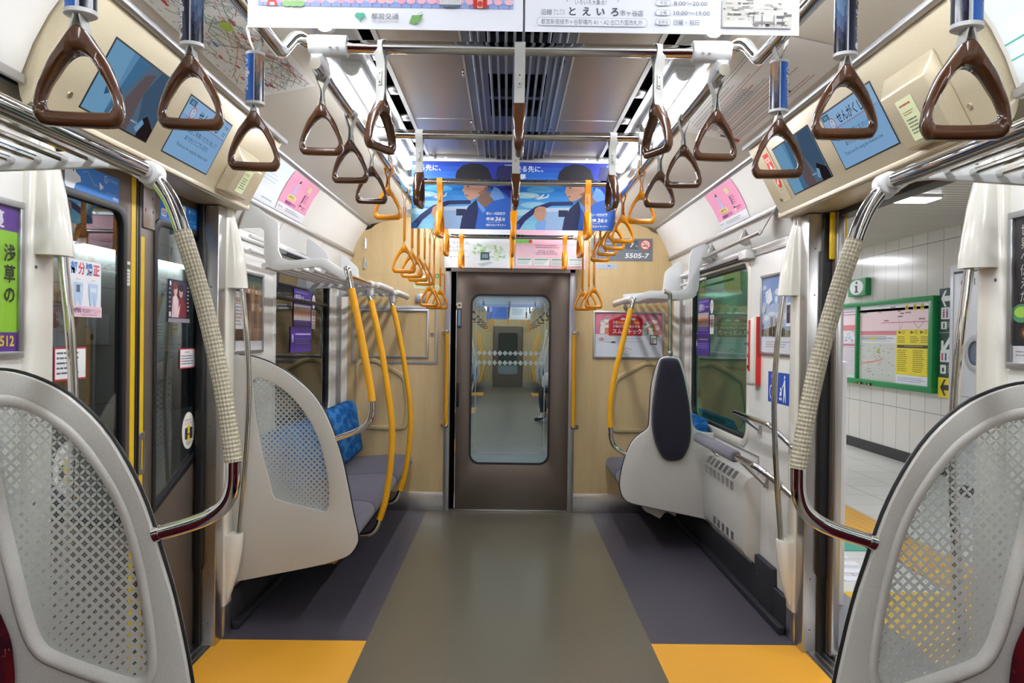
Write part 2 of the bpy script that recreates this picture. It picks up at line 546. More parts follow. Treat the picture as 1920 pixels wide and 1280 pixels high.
class Sheet:
    """a printed surface: flat coloured shapes on a base, in metres, u to the right and v up"""
    STEP = 0.00025
    def __init__(s, w, h, base='#e8eaee', r=0.0, glow=0):
        s.w, s.h, s.glow = w, h, glow
        s.items = []
        s.z = 0
        s.base = base
        if r: s.poly(rrect(0, w, 0, h, r), base)
        else: s.rect(0, w, 0, h, base)
    def m(s, c):
        if not isinstance(c, str): return c
        return pglow(c, s.glow) if s.glow else pcol(c)
    def poly(s, pts, c, up=True):
        s.items.append((list(pts), None, c, s.z)); s.z += 1 if up else 0
        return s
    def rect(s, x0, x1, y0, y1, c, up=True): return s.poly([(x0, y0), (x1, y0), (x1, y1), (x0, y1)], c, up)
    def rr(s, x0, x1, y0, y1, r, c): return s.poly(rrect(x0, x1, y0, y1, r, 4), c)
    def ell(s, cx, cy, rx, ry, c, n=22): return s.poly([(cx + rx * math.cos(2 * math.pi * k / n), cy + ry * math.sin(2 * math.pi * k / n)) for k in range(n)], c)
    def line(s, pts, wd, c):
        for (a, b) in zip(pts[:-1], pts[1:]):
            a, b = Vector(a), Vector(b)
            d = (b - a)
            if d.length < 1e-6: continue
            n = Vector((-d.y, d.x)).normalized() * wd / 2
            s.poly([tuple(a - n), tuple(b - n), tuple(b + n), tuple(a + n)], c, False)
        s.z += 1
        return s
    def text(s, x, y, size, body, c, align='L', fit=None, bold=0.0, vertical=False, shear=0.0):
        if vertical:
            for i, ch in enumerate(body): s.text(x, y - size * 1.12 * i, size, ch, c, 'C', None, bold)
            return s
        v, f = text_tris(body, size, align, fit, bold, shear)
        if v: s.items.append(([(a + x, b + y) for a, b in v], f, c, s.z)); s.z += 1
        return s
    def greek(s, x0, x1, y0, y1, rows, c, fill=0.5, gap=0.2):
        """rows of small marks where the print is too small to read"""
        rh = (y1 - y0) / rows
        for i in range(rows):
            x = x0
            end = x1 - (x1 - x0) * random.uniform(0, 0.25)
            while x < end:
                l = min(random.uniform(1.0, 4.0) * rh * 0.8, end - x)
                s.rect(x, x + l, y1 - (i + fill * 0.5 + 0.22) * rh, y1 - i * rh - rh * 0.15, c, False)
                x += l + rh * gap
        s.z += 1
        return s
    def place(s, name, O, U, V, parent=None, back=True, thick=0.0012, curve=None, origin=None):
        """O = lower left corner, U and V = unit vectors"""
        O, U, V = Vector(O), Vector(U).normalized(), Vector(V).normalized()
        N = U.cross(V)
        mb = MB()
        zs = min(s.STEP, 0.004 / max(1, s.z))
        for pts, fs, c, z in s.items:
            m = s.m(c)
            vs = [mb.bm.verts.new(O + U * a + V * b + N * (thick + z * zs + (curve(a, b) if curve else 0))) for a, b in pts]
            if fs is None: mb.face(vs, m)
            else:
                for f in fs: mb.face([vs[i] for i in f], m)
        if back and not curve:
            m = s.m(s.base)
            q = [(0, 0), (s.w, 0), (s.w, s.h), (0, s.h)]
            A = [mb.bm.verts.new(O + U * a + V * b + N * thick) for a, b in q]
            B = [mb.bm.verts.new(O + U * a + V * b) for a, b in q]
            mb.face(B[::-1], m)
            for i in range(4): mb.face([B[i], B[(i + 1) % 4], A[(i + 1) % 4], A[i]], m)
        return mb.build(name, parent, normals=False, origin=origin)
# ================================================================ SETTING
WX = 1.285          # inner face of the side walls
YE = 5.97           # end wall
YB = -5.0           # the carriage goes on behind the camera
def sides(): return (('left', -1), ('right', 1))

# floor: one sheet in three colours
mb = MB()
def fq(x0, x1, y0, y1, m): mb.poly([(x0, y0, 0), (x1, y0, 0), (x1, y1, 0), (x0, y1, 0)], m)
fq(-0.63, 0.63, YB, YE, floor_mid)
for s in (-1, 1):
    a, b = sorted((s * 0.63, s * WX))
    fq(a, b, YB, 2.05, floor_side); fq(a, b, 2.05, 3.415, floor_yel); fq(a, b, 3.415, YE, floor_side)
mb.box(-1.34, 1.34, YB, YE + 0.1, -0.06, -0.002, dark_void)
struct(mb, 'floor', ang=10)
for nm, s in sides():
    mb = MB()
    a, b = sorted((s * WX, s * 1.42))
    mb.box(a, b, 2.10, 3.44, -0.05, 0.004, satin)
    for k in range(3):
        x = s * (1.30 + 0.03 * k); mb.box(x - 0.004, x + 0.004, 2.10, 3.44, 0.004, 0.007, alu)
    struct(mb, 'trim_1' if s < 0 else 'trim_2', bevel=0.001)

# end wall
half = [(WX, 0), (WX, 1.84), (1.265, 1.90), (1.225, 1.975), (1.150, 2.155)] + [(1.150 - 0.10 * math.sin(R(a)) - 0.0, 2.155 + 0.06 * (1 - math.cos(R(a)))) for a in (25, 50, 75)] + [(1.0, 2.222), (0.64, 2.305)]
outl = half + [(-x, z) for x, z in half[::-1]]
mb = MB()
mb.plate(outl, [[(-0.497, 0.001), (0.491, 0.001), (0.491, 1.866), (-0.497, 1.866)]], 'Y', YE, YE + 0.05, wood)
# panel joints and hinges of the equipment cupboards
for s in (-1, 1):
    mb.box(min(s * 0.50, s * 1.2), max(s * 0.50, s * 1.2), YE - 0.0006, YE, 1.815, 1.8175, recess_m)
struct(mb, 'wall_end')
for i, s in enumerate((-1, 1)):
    # pressed relief in the end wall beside each seat
    mb = MB()
    o = fillet([(s * 0.79, 0.62), (s * 1.19, 0.62), (s * 1.19, 1.16), (s * 1.05, 1.18), (s * 0.80, 1.045), (s * 0.765, 0.80)], 0.05)
    n = fillet([(s * 0.82, 0.655), (s * 1.165, 0.655), (s * 1.165, 1.13), (s * 1.05, 1.145), (s * 0.83, 1.02), (s * 0.80, 0.81)], 0.035)
    mb.plate(o, [n], 'Y', YE - 0.014, YE, recess_m)
    struct(mb, 'trim_3' if s < 0 else 'trim_4', bevel=0.006)
    mb = MB()
    a, b = sorted((s * 0.497, s * WX))
    mb.box(a, b, YE - 0.008, YE, 0.0, 0.145, satin)
    for x in (0.52, 0.56, 0.86, 0.90, 1.2):
        for z in (0.03, 0.115): mb.cyl((s * x, YE - 0.010, z), (s * x, YE - 0.008, z), 0.004, screw_m, 8)
    struct(mb, 'baseboard_end_left' if s < 0 else 'baseboard_end_right', bevel=0.001)

# gangway door in the end wall
mb = MB()
mb.box(-0.505, -0.462, YE - 0.012, YE + 0.06, 0, 1.875, alu)
mb.box(0.452, 0.497, YE - 0.012, YE + 0.06, 0, 1.875, alu)
mb.box(-0.505, 0.497, YE - 0.012, YE + 0.06, 1.846, 1.90, alu)
mb.box(-0.462, 0.452, YE - 0.004, YE + 0.06, 0.0, 0.012, satin)
mb.box(-0.465, -0.425, YE + 0.04, YE + 0.055, 0, 1.86, dark_void)
struct(mb, 'trim_5', bevel=0.002)
DY = YE + 0.012
gx0, gx1, gz0, gz1 = -0.300, 0.300, 0.372, 1.668
gd = tag(thing('door_1', 'brushed steel gangway door with tall etched window in end wall', 'door', (0, DY, 0)), kind='structure')
mb = MB()
mb.plate([(-0.418, 0.012), (0.456, 0.012), (0.456, 1.848), (-0.418, 1.848)], [rrect(gx0, gx1, gz0, gz1, 0.07, 6)], 'Y', DY, DY + 0.03, door_steel)
mb.build('door_leaf', gd, bevel=0.002)
mb = MB()
mb.plate(rrect(gx0 - 0.012, gx1 + 0.012, gz0 - 0.012, gz1 + 0.012, 0.08, 6), [rrect(gx0 + 0.004, gx1 - 0.004, gz0 + 0.004, gz1 - 0.004, 0.066, 6)], 'Y', DY - 0.003, DY + 0.004, plastic_dark)
mb.build('window_gasket', gd)
def grid_mask(t):
    sx = t.n.new('ShaderNodeSeparateXYZ'); t.link(t.coord(), sx.inputs[0])
    x, z = sx.outputs[0], sx.outputs[2]
    k = 1 / 0.0105
    fr = lambda q: t.math('ABSOLUTE', t.math('SUBTRACT', t.math('FRACT', t.math('ADD', t.math('MULTIPLY', q, k), 100.0)), 0.5))
    d = t.math('MAXIMUM', fr(x), fr(z))
    rim = lambda q, a: t.math('MAXIMUM', t.math('MULTIPLY_ADD', t.math('ABSOLUTE', t.math('SUBTRACT', q, a[0])), a[1], a[2]), 0.0)
    lo = t.math('MULTIPLY', t.math('SUBTRACT', 0.62, z), 1 / 0.20)
    hi = t.math('MULTIPLY', t.math('SUBTRACT', z, 1.54), 1 / 0.10)
    g = t.math('MINIMUM', t.math('MAXIMUM', t.math('MAXIMUM', lo, hi), 0.0), 1.0)
    sq = t.math('LESS_THAN', d, t.math('MULTIPLY', g, 0.47))
    sol = t.math('LESS_THAN', z, 0.415)
    return t.math('MAXIMUM', t.math('MAXIMUM', sq, sol), 0.02)
etched_grid = frosted('etched_grid_glass', grid_mask, '#c6d6da', '#e6efef', 0.7)
mb = MB()
mb.prism(rrect(gx0 + 0.002, gx1 - 0.002, gz0 + 0.002, gz1 - 0.002, 0.068, 6), 'Y', DY + 0.012, DY + 0.0125, etched_grid)
pane = mb.build('window_pane', gd)
def plain_frost(t):
    return t.math('ADD', 0.9, 0.0)
frost_plain = frosted('frosted_film', plain_frost, '#cfd9da', '#eeeeee', 0.85)
mb = MB()
for k in range(13):                               # two rows of etched lozenges
    x = -0.24 + k * 0.04
    wv = 0.62 + 0.38 * math.cos((k - 6) * 0.9)
    for z, sg in ((1.222, 1), (1.148, -1)):
        hw, hh = 0.017 + 0.004 * wv, 0.019 + 0.006 * (1 - wv)
        mb.prism([(x - hw, z), (x, z - hh), (x + hw, z), (x, z + hh)], 'Y', DY + 0.0105, DY + 0.011, frost_plain)
mb.plate(rrect(gx0 + 0.03, gx1 - 0.03, gz0 + 0.075, gz1 - 0.03, 0.06, 5), [rrect(gx0 + 0.036, gx1 - 0.036, gz0 + 0.081, gz1 - 0.036, 0.055, 5)], 'Y', DY + 0.0100, DY + 0.0105, frost_plain)
mb.build('etched_pattern', gd)
mb = MB()
mb.box(-0.412, -0.392, DY - 0.006, DY, 0.80, 0.99, plastic_dark)
mb.box(-0.408, -0.396, DY - 0.014, DY - 0.006, 0.81, 0.98, black_rub)
mb.build('handle', gd, bevel=0.003)
sh = Sheet(0.034, 0.2, '#20262b')
sh.rect(0, 0.034, 0.155, 0.2, '#d3c9ae'); sh.rect(0.006, 0.028, 0.02, 0.145, '#5f7f92'); sh.ell(0.017, 0.178, 0.009, 0.009, '#3a3a30'); sh.greek(0.012, 0.022, 0.025, 0.14, 12, '#dfe8ee')
sh.place('door_label', (-0.414, DY, 1.41), (1, 0, 0), (0, 0, 1), gd)

# ---------------------------------------------------------------- ceiling
ceil_cream = mat('ceiling_cream', '#d9d3c6', 0.4)
mb = MB()
def strip(pts, m, y0=YB, y1=YE):
    for (a, b) in zip(pts[:-1], pts[1:]):
        mb.poly([(a[0], y0, a[1]), (b[0], y0, b[1]), (b[0], y1, b[1]), (a[0], y1, a[1])], m)
for s in (-1, 1):
    strip([(s * 1.10, 2.20), (s * 0.655, 2.292)], ceil_cream)
    strip([(s * 0.655, 2.292), (s * 0.645, 2.308), (s * 0.52, 2.308), (s * 0.510, 2.296)], lamp_gray)
    strip([(s * 0.510, 2.296), (s * 0.500, 2.296)], rack_white)
    strip([(s * 0.500, 2.296), (s * 0.500, 2.33), (s * 0.462, 2.33), (s * 0.462, 2.296)], dark_void)
    strip([(s * 0.462, 2.296), (s * 0.445, 2.296)], rack_white)
    strip([(s * 0.445, 2.300), (s * 0.19, 2.300)], steel_y)
    strip([(s * 0.445, 2.296), (s * 0.445, 2.300)], rack_white)
    strip([(s * 0.19, 2.297), (s * 0.183, 2.297)], rack_white)
    # bridges across the air slot
    y = YB + 0.1
    while y < YE:
        mb.box(min(s * 0.463, s * 0.499), max(s * 0.463, s * 0.499), y, y + 0.075, 2.298, 2.31, rack_white)
        y += 0.375
    # seams between the steel panels
    for y in (-2.2, -0.2, 1.45, 3.38, 4.9):
        mb.box(min(s * 0.19, s * 0.445), max(s * 0.19, s * 0.445), y, y + 0.004, 2.2985, 2.30, rack_white)
mb.box(-1.3, 1.3, YB, YE + 0.06, 2.36, 2.40, dark_void)
struct(mb, 'ceiling', normals=False, ang=20)

# centre vent: long slats over dark openings
vent = thing('ceiling_vent', 'long grey slatted air vent along the middle of ceiling', 'vent', (0, 0, 2.3))
mb = MB()
ops = [(-1.6, -0.3), (0.9, 2.52), (2.80, 3.07), (3.10, 3.34), (5.0, 5.7)]
edges_y = sorted([YB] + [v for o in ops for v in o] + [YE])
xs = [-0.183, -0.105, 0.105, 0.183]
for a, b in zip(edges_y[:-1], edges_y[1:]):
    if (a, b) in ops:
        mb.poly([(-0.183, a, 2.302), (-0.105, a, 2.302), (-0.105, b, 2.302), (-0.183, b, 2.302)], slat_m)
        mb.poly([(0.183, a, 2.302), (0.105, a, 2.302), (0.105, b, 2.302), (0.183, b, 2.302)], slat_m)
        mb.box(-0.105, 0.105, a, b, 2.335, 2.352, dark_void)
        for e in (a, b): mb.box(-0.105, 0.105, e - 0.003, e + 0.003, 2.302, 2.34, slat_m)
        for x in (-0.105, 0.105): mb.box(x - 0.002, x + 0.002, a, b, 2.302, 2.34, dark_void)
    else:
        mb.poly([(-0.183, a, 2.302), (0.183, a, 2.302), (0.183, b, 2.302), (-0.183, b, 2.302)], slat_m)
mb.build('back_panel', vent, normals=False)
mb = MB()
for k in range(8):
    x = -0.0945 + 0.027 * k
    mb.box(x - 0.0045, x + 0.0045, YB, YE, 2.277, 2.302, slat_m)
for x in (-0.150, -0.127, 0.127, 0.150): mb.box(x - 0.004, x + 0.004, YB, YE, 2.286, 2.302, slat_m)
mb.build('slats', vent, bevel=0.002)
for k, (x, y) in enumerate(((0.155, 2.66), (0.155, 3.5), (0.155, 3.95))):
    mb = MB(); mb.cyl((x, y, 2.292), (x, y, 2.302), 0.008, screw_m, 10); mb.box(x - 0.012, x + 0.002, y - 0.003, y + 0.003, 2.287, 2.292, screw_m)
    mb.build('latch', vent)
for k, y in enumerate((2.0, 2.75, 3.40, 3.72)):
    mb = MB(); mb.box(-0.198, -0.190, y, y + 0.06, 2.288, 2.30, chrome)
    mb.build('hinge', vent, bevel=0.002)

# lamps: two rows of tube fittings
n = 0
for nm, s in sides():
    for (y0, y1) in ((-4.6, -3.3), (-3.2, -1.9), (-1.8, -0.5), (-0.4, 0.9), (1.0, 2.35), (2.70, 3.40), (3.48, 4.28), (4.50, 5.90)):
        if y1 < 2.4: where = 'behind the hanging notices'
        n += 1
        q = {2.70: 'just beyond the first crossbar', 3.48: 'in front of the blue hanging posters', 4.50: 'between the blue posters and end wall', 1.0: 'above the near hanging notices'}.get(y0, 'row overhead behind the camera, number %d back' % (5 - [-4.6, -3.3, -1.8, -0.4].index(y0) if y0 in (-4.6, -1.8, -0.4) else 3))
        t = thing('tube_lamp', 'white ceiling tube lamp on the %s %s' % (nm, q), 'lamp', (s * 0.583, y0, 2.3), 'tube lamps along the ceiling')
        mb = MB(); mb.box(s * 0.583 - 0.036, s * 0.583 + 0.036, y0, y1, 2.288, 2.309, rack_white); mb.build('housing', t, bevel=0.004)
        mb = MB()
        pr = [(s * 0.583 + 0.027 * math.cos(R(a)), 2.288 - 0.027 * math.sin(R(a))) for a in range(0, 181, 20)]
        mb.prism(pr, 'Y', y0 + 0.025, y1 - 0.025, lamp_m); mb.build('diffuser', t)
        for e in (y0, y1 - 0.024):
            mb = MB(); pr2 = [(s * 0.583 + 0.030 * math.cos(R(a)), 2.289 - 0.030 * math.sin(R(a))) for a in range(0, 181, 20)]
            mb.prism(pr2, 'Y', e, e + 0.024, rack_white); mb.build('end_cap', t)

# ---------------------------------------------------------------- side walls
def wall_section(name, s, y0, y1, win=None, ztop=1.86):
    mb = MB()
    a, b = sorted((s * WX, s * (WX + 0.05)))
    holes = [rrect(win[0], win[1], win[2], win[3], 0.09, 6)] if win else []
    mb.plate([(y0, 0), (y1, 0), (y1, ztop), (y0, ztop)], holes, 'X', a, b, white_panel)
    return mb
for nm, s in sides():
    # far section with its window, hinged cover strip and cove above
    mb = wall_section('', s, 3.52, YE, (4.190, 5.50, 0.79, 1.785))
    struct(mb, 'wall_' + nm, bevel=0.004)
    mb = MB()
    pr = [(s * 1.290, 1.845), (s * 1.282, 1.845), (s * 1.222, 1.958), (s * 1.240, 1.968)]
    mb.prism(pr, 'Y', 3.50, YE, white_panel)
    for y in (4.14, 5.05): mb.prism([(s * 1.2815, 1.846), (s * 1.2805, 1.846), (s * 1.2214, 1.957), (s * 1.2224, 1.957)], 'Y', y, y + 0.003, trim_alu)
    mb.box(min(s * 1.276, s * 1.29), max(s * 1.276, s * 1.29), 3.52, YE, 1.795, 1.806, alu)
    struct(mb, 'trim_6' if s < 0 else 'trim_7')
    mb = MB()                                      # cove that carries the adverts
    cv = [(1.222, 1.975), (1.192, 2.055), (1.155, 2.125), (1.105, 2.195)]
    inner = [(s * x, z) for x, z in cv]
    outer = [(s * (x + 0.012), z + 0.008) for x, z in cv]
    for y0, y1 in ((YB, 1.90), (3.48, YE)):
        mb.prism(inner + outer[::-1], 'Y', y0, y1, white_panel)
    struct(mb, 'wall_%s_cove' % nm, ang=50)
    for q, (x, z, dx, dz) in enumerate(((1.216, 1.966, 0.012, 0.024), (1.098, 2.198, 0.022, 0.018))):
        mb = MB()
        for y0, y1 in ((YB, 1.90), (3.48, YE)):
            mb.box(min(s * (x - dx / 2), s * (x + dx / 2)), max(s * (x - dx / 2), s * (x + dx / 2)), y0, y1, z - dz / 2, z + dz / 2, trim_alu)
        if q: mb.box(min(s * 1.020, s * 1.043), max(s * 1.020, s * 1.043), 1.90, 3.48, 2.200, 2.222, trim_alu)
        struct(mb, 'trim_%d' % (8 + q * 2 + (s > 0)), bevel=0.003)
    # near section behind the camera side of the doorway
    mb = MB()
    a, b = sorted((s * WX, s * (WX + 0.05)))
    mb.plate([(YB, 0), (2.02, 0), (2.02, 1.98), (YB, 1.98)], [rrect(-4.2, -2.6, 0.8, 1.76, 0.09), rrect(-2.2, -0.6, 0.8, 1.76, 0.09), rrect(-0.2, 1.3, 0.8, 1.76, 0.09)], 'X', a, b, white_panel)
    struct(mb, 'wall_%s_near' % nm, bevel=0.004)
    mb = MB()
    x = s * 1.306
    for y0, y1 in ((-4.22, -2.58), (-2.22, -0.58), (-0.22, 1.32)): mb.box(x - 0.002, x + 0.002, y0, y1, 0.78, 1.78, glass_dark)
    struct(mb, 'window_4' if s < 0 else 'window_5')
    # door pillars
    mb = MB()
    def col(y0, y1, m, x0=1.262, x1=1.345, z0=0.0, z1=1.925, r=0.018):
        mb.prism(fillet([(s * x0, y0), (s * x1, y0), (s * x1, y1), (s * x0, y1)], r, 3), 'Z', z0, z1, m)
    col(3.425, 3.525, cream, z0=0.14); col(2.015, 2.125, cream, z0=0.14)
    col(3.425, 3.525, satin, z0=0.0, z1=0.14); col(2.015, 2.125, satin, z0=0.0, z1=0.14)
    for z in (0.35, 0.9, 1.15, 1.52, 1.60): mb.cyl((s * 1.2635, 2.035, z), (s * 1.260, 2.035, z), 0.0055, screw_m, 8)
    struct(mb, 'trim_%d' % (12 + (s > 0)), bevel=0.002)
    mb = MB()
    xj = 1.40 if s > 0 else 1.354
    col(3.335, 3.424, satin, 1.270, xj, 0, 1.90, 0.004); col(2.126, 2.16, satin, 1.30, xj, 0, 1.90, 0.004)
    for z in (0.10, 0.32, 0.62, 0.95, 1.30, 1.55, 1.75): mb.cyl((s * 1.30, 3.3345, z), (s * 1.30, 3.331, z), 0.004, screw_m, 8)
    struct(mb, 'trim_%d' % (14 + (s > 0)), bevel=0.002)
    mb = MB()
    xj = 1.41 if s > 0 else 1.354
    col(3.305, 3.334, black_rub, 1.322, xj, 0.34, 1.74, 0.006)
    col(3.32, 3.334, black_rub, 1.33, xj, 0.0, 1.90, 0.004)
    struct(mb, 'trim_%d' % (16 + (s > 0)))
    # kick plates
    mb = MB()
    mb.box(min(s * 1.262, s * 1.29), max(s * 1.262, s * 1.29), 3.53, YE - 0.01, 0.0, 0.17, kick_m)
    mb.box(min(s * 1.235, s * 1.29), max(s * 1.235, s * 1.29), 3.53, YE - 0.01, 0.0, 0.035, kick_m)
    mb.box(min(s * 1.262, s * 1.29), max(s * 1.262, s * 1.29), YB, 2.01, 0.0, 0.17, kick_m)
    struct(mb, 'baseboard_' + nm, bevel=0.002)

# end windows (left sealed, right)
for nm, s in sides():
    t = tag(thing('window_1' if s < 0 else 'window_2', ('dark end window with stickers behind the grey bench' if s < 0 else 'green-tinted end window above the wheelchair space'), 'window', (s * 1.3, 4.86, 0.8)), kind='structure')
    y0, y1, z0, z1 = 4.190, 5.50, 0.79, 1.785
    mb = MB(); a, b = sorted((s * 1.278, s * 1.33))
    mb.plate(rrect(y0 - 0.03, y1 + 0.03, z0 - 0.03, z1 + 0.03, 0.11, 6), [rrect(y0 + 0.012, y1 - 0.012, z0 + 0.012, z1 - 0.012, 0.085, 6)], 'X', a, b, cream if s > 0 else white_panel)
    mb.build('window_frame', t, bevel=0.006)
    mb = MB(); a, b = sorted((s * 1.288, s * 1.318))
    mb.plate(rrect(y0 + 0.008, y1 - 0.008, z0 + 0.008, z1 - 0.008, 0.087, 6), [rrect(y0 + 0.032, y1 - 0.032, z0 + 0.032, z1 - 0.032, 0.075, 6)], 'X', a, b, black_rub)
    mb.build('window_gasket', t, bevel=0.003)
    mb = MB(); x = s * 1.310
    mb.prism(rrect(y0 + 0.02, y1 - 0.02, z0 + 0.02, z1 - 0.02, 0.08, 6), 'X', x - 0.0015, x + 0.0015, glass_dark if s < 0 else glass_green)
    mb.build('window_pane', t)
    if s < 0:
        mb = MB(); a, b = sorted((s * 1.296, s * 1.312))
        mb.box(a, b, y0 + 0.02, y1 - 0.02, 1.545, 1.565, black_rub)
        mb.build('sash_bar', t, bevel=0.003)

# ---------------------------------------------------------------- left doorway: closed pair of leaves
DX = -1.362
def leaf(name, label, y0, y1, wy0, wy1, flip):
    """flip = the slanted lower corner is at the high-y side"""
    t = tag(thing(name, label, 'door', (DX, (y0 + y1) / 2, 0)), kind='structure')
    if flip: wp = [(wy0, 0.672), (wy0, 1.775), (wy1, 1.775), (wy1, 0.845)]
    else: wp = [(wy1, 0.672), (wy1, 1.775), (wy0, 1.775), (wy0, 0.845)]
    rad = [0.02, 0.06, 0.06, 0.05]
    o = fillet(wp, rad)
    g = [(p[0] + (0.014 if p[0] > (wy0 + wy1) / 2 else -0.014), p[1] + (0.014 if p[1] > 1.2 else -0.014)) for p in wp]
    i = [(p[0] - (0.012 if p[0] > (wy0 + wy1) / 2 else -0.012), p[1] - (0.012 if p[1] > 1.2 else -0.016)) for p in wp]
    mb = MB()
    mb.plate([(y0, 0.008), (y1, 0.008), (y1, 1.93), (y0, 1.93)], [o], 'X', DX - 0.03, DX, door_steel)
    mb.build('door_leaf', t, bevel=0.002)
    mb = MB()
    mb.plate(fillet(g, rad), [fillet(i, rad)], 'X', DX - 0.012, DX + 0.006, black_rub)
    mb.build('window_gasket', t, bevel=0.002)
    mb = MB(); mb.prism(fillet([(p[0] * 1.0, p[1]) for p in wp], rad), 'X', DX - 0.008, DX - 0.006, glass_door); mb.build('window_pane', t)
    ye = y1 if flip is False else y0
    a, b = (ye - 0.045, ye - 0.012) if not flip else (ye + 0.012, ye + 0.045)
    mb = MB(); mb.box(DX, DX + 0.0015, a, b, 0.012, 1.92 if not flip else 1.70, stripe_y); mb.build('yellow_stripe', t)
    a, b = (ye - 0.012, ye) if not flip else (ye, ye + 0.012)
    mb = MB(); mb.box(DX, DX + 0.004, a, b, 0.01, 1.925, black_rub); mb.build('edge_seal', t, bevel=0.001)
    return t
d2 = leaf('door_2', 'near leaf of the closed left doors, with tooth poster', 2.06, 2.795, 2.16, 2.70, False)
d3 = leaf('door_3', 'far leaf of the closed left doors, with dark group photo sticker', 2.805, 3.50, 2.94, 3.372, True)
mb = MB()
mb.plate(rrect(2.822, 2.866, 0.83, 0.985, 0.008, 3), [rrect(2.836, 2.852, 0.85, 0.96, 0.007, 3)], 'X', DX, DX + 0.004, satin)
mb.box(DX - 0.001, DX + 0.0008, 2.836, 2.852, 0.85, 0.96, dark_void)
mb.build('handle', d3, bevel=0.001)
mb = MB()
mb.plate(rrect(2.83, 2.925, 1.735, 1.92, 0.008, 3), [], 'X', DX, DX + 0.006, satin)
for y, z in ((2.845, 1.80), (2.905, 1.80), (2.9, 1.85)): mb.box(DX + 0.006, DX + 0.007, y - 0.002, y + 0.002, z - 0.006, z + 0.006, dark_void)
mb.build('lock_plate', d3, bevel=0.001)
mb = MB()                                           # lintel and reveal over both doorways
for s in (-1, 1):
    a, b = sorted((s * 1.37, s * 1.44))
    mb.box(a, b, 2.0, 3.55, 1.88, 1.97, satin if s < 0 else black_rub)
    a, b = sorted((s * 1.195, s * 1.40))
    mb.box(a, b, 2.0, 3.5, 1.905, 1.93, header_paint)
struct(mb, 'trim_18', bevel=0.002)

# right doorway: edges of the two leaves that have slid into the walls
for k, (y0, y1) in enumerate(((3.27, 3.318), (2.162, 2.20))):
    mb = MB()
    yy = y0 if k == 0 else y0
    mb.prism(fillet([(1.362, y0), (1.40, y0), (1.40, y1), (1.362, y1)], 0.004, 3), 'Z', 0.012, 1.90, door_steel)
    mb.box(1.366, 1.396, y0 - 0.006 if k == 0 else y1, y0 if k == 0 else y1 + 0.006, 0.02, 1.90, satin)
    if k == 0: mb.prism(fillet([(1.345, 3.28), (1.415, 3.28), (1.415, 3.30), (1.345, 3.30)], 0.004), 'Z', 1.70, 1.9, stripe_y)
    o = struct(mb, 'door_4' if k == 0 else 'door_5', bevel=0.002)

# outer skin: keeps the tunnel dark on the left
mb = MB(); mb.box(-4.5, -4.4, YB - 2, 26, -1.2, 3.2, noisy('tunnel_wall', '#17171a', '#232227', ns=2, rough=0.9)); struct(mb, 'wall_tunnel')
mb = MB(); mb.box(-WX - 0.05, WX + 0.05, YB - 0.05, YB, 0, 2.36, wood); struct(mb, 'wall_back')
# ================================================================ OVERHEAD RAILS
XR = 0.555          # long rails on either side of the aisle
ZR = 2.085
CROSS = [2.13, 3.05, 3.98, 4.90]
def socket(mb, c, d, r, l, m=rack_white):
    c, d = Vector(c), Vector(d).normalized()
    mb.tube([c - d * l / 2, c - d * (l / 2 - 0.004), c + d * (l / 2 - 0.004), c + d * l / 2], [r * 0.93, r, r, r * 0.93], m, 18)
for nm, s in sides():
    t = thing('handrail', 'long chrome ceiling rail holding straps along the %s of aisle' % nm, 'rail', (s * XR, 4.0, ZR), 'ceiling rails')
    mb = MB(); mb.tube([(s * XR, 2.10, ZR), (s * XR, 5.62, ZR), (s * (XR - 0.015), 5.70, ZR - 0.005)], 0.0155, chrome, 18); mb.build('rail', t)
    for y in (3.05, 3.98, 4.90):
        mb = MB(); socket(mb, (s * XR, y, ZR + 0.015), (0, 1, 0), 0.024, 0.07); socket(mb, (s * (XR - 0.035), y, ZR + 0.055), (1, 0, 0), 0.025, 0.08)
        mb.build('fitting', t, bevel=0.003)
    for y in (3.44, 4.39):
        mb = MB(); socket(mb, (s * XR, y, ZR), (0, 1, 0), 0.021, 0.05); mb.tube([(s * XR, y, ZR), (s * XR, y, 2.30)], 0.011, chrome, 10); mb.build('hanger', t, bevel=0.002)
    # near rail, a little farther out, kinks into the first crossbar
    t = thing('handrail', 'near chrome ceiling rail on the %s, kinked where it meets first crossbar' % nm, 'rail', (s * 0.645, 1.0, 2.08), 'ceiling rails')
    path = [(s * 0.648, YB + 0.3, 2.085), (s * 0.620, 1.985, 2.080), (s * 0.6195, 2.008, 2.082), (s * 0.618, 2.020, 2.090), (s * 0.612, 2.075, 2.138), (s * 0.608, 2.095, 2.152), (s * 0.600, 2.112, 2.158), (s * 0.588, 2.126, 2.155), (s * 0.565, 2.130, 2.147)]
    mb = MB(); mb.tube(path, 0.0175, chrome, 18); mb.build('rail', t)
    for y in (-3.25, -1.85, -0.45, 0.95):
        mb = MB(); socket(mb, (s * 0.645, y, 2.10), (0, 1, 0), 0.022, 0.06); mb.tube([(s * 0.645, y, 2.085), (s * 0.645, y, 2.295)], 0.011, chrome, 10); mb.build('hanger', t, bevel=0.002)
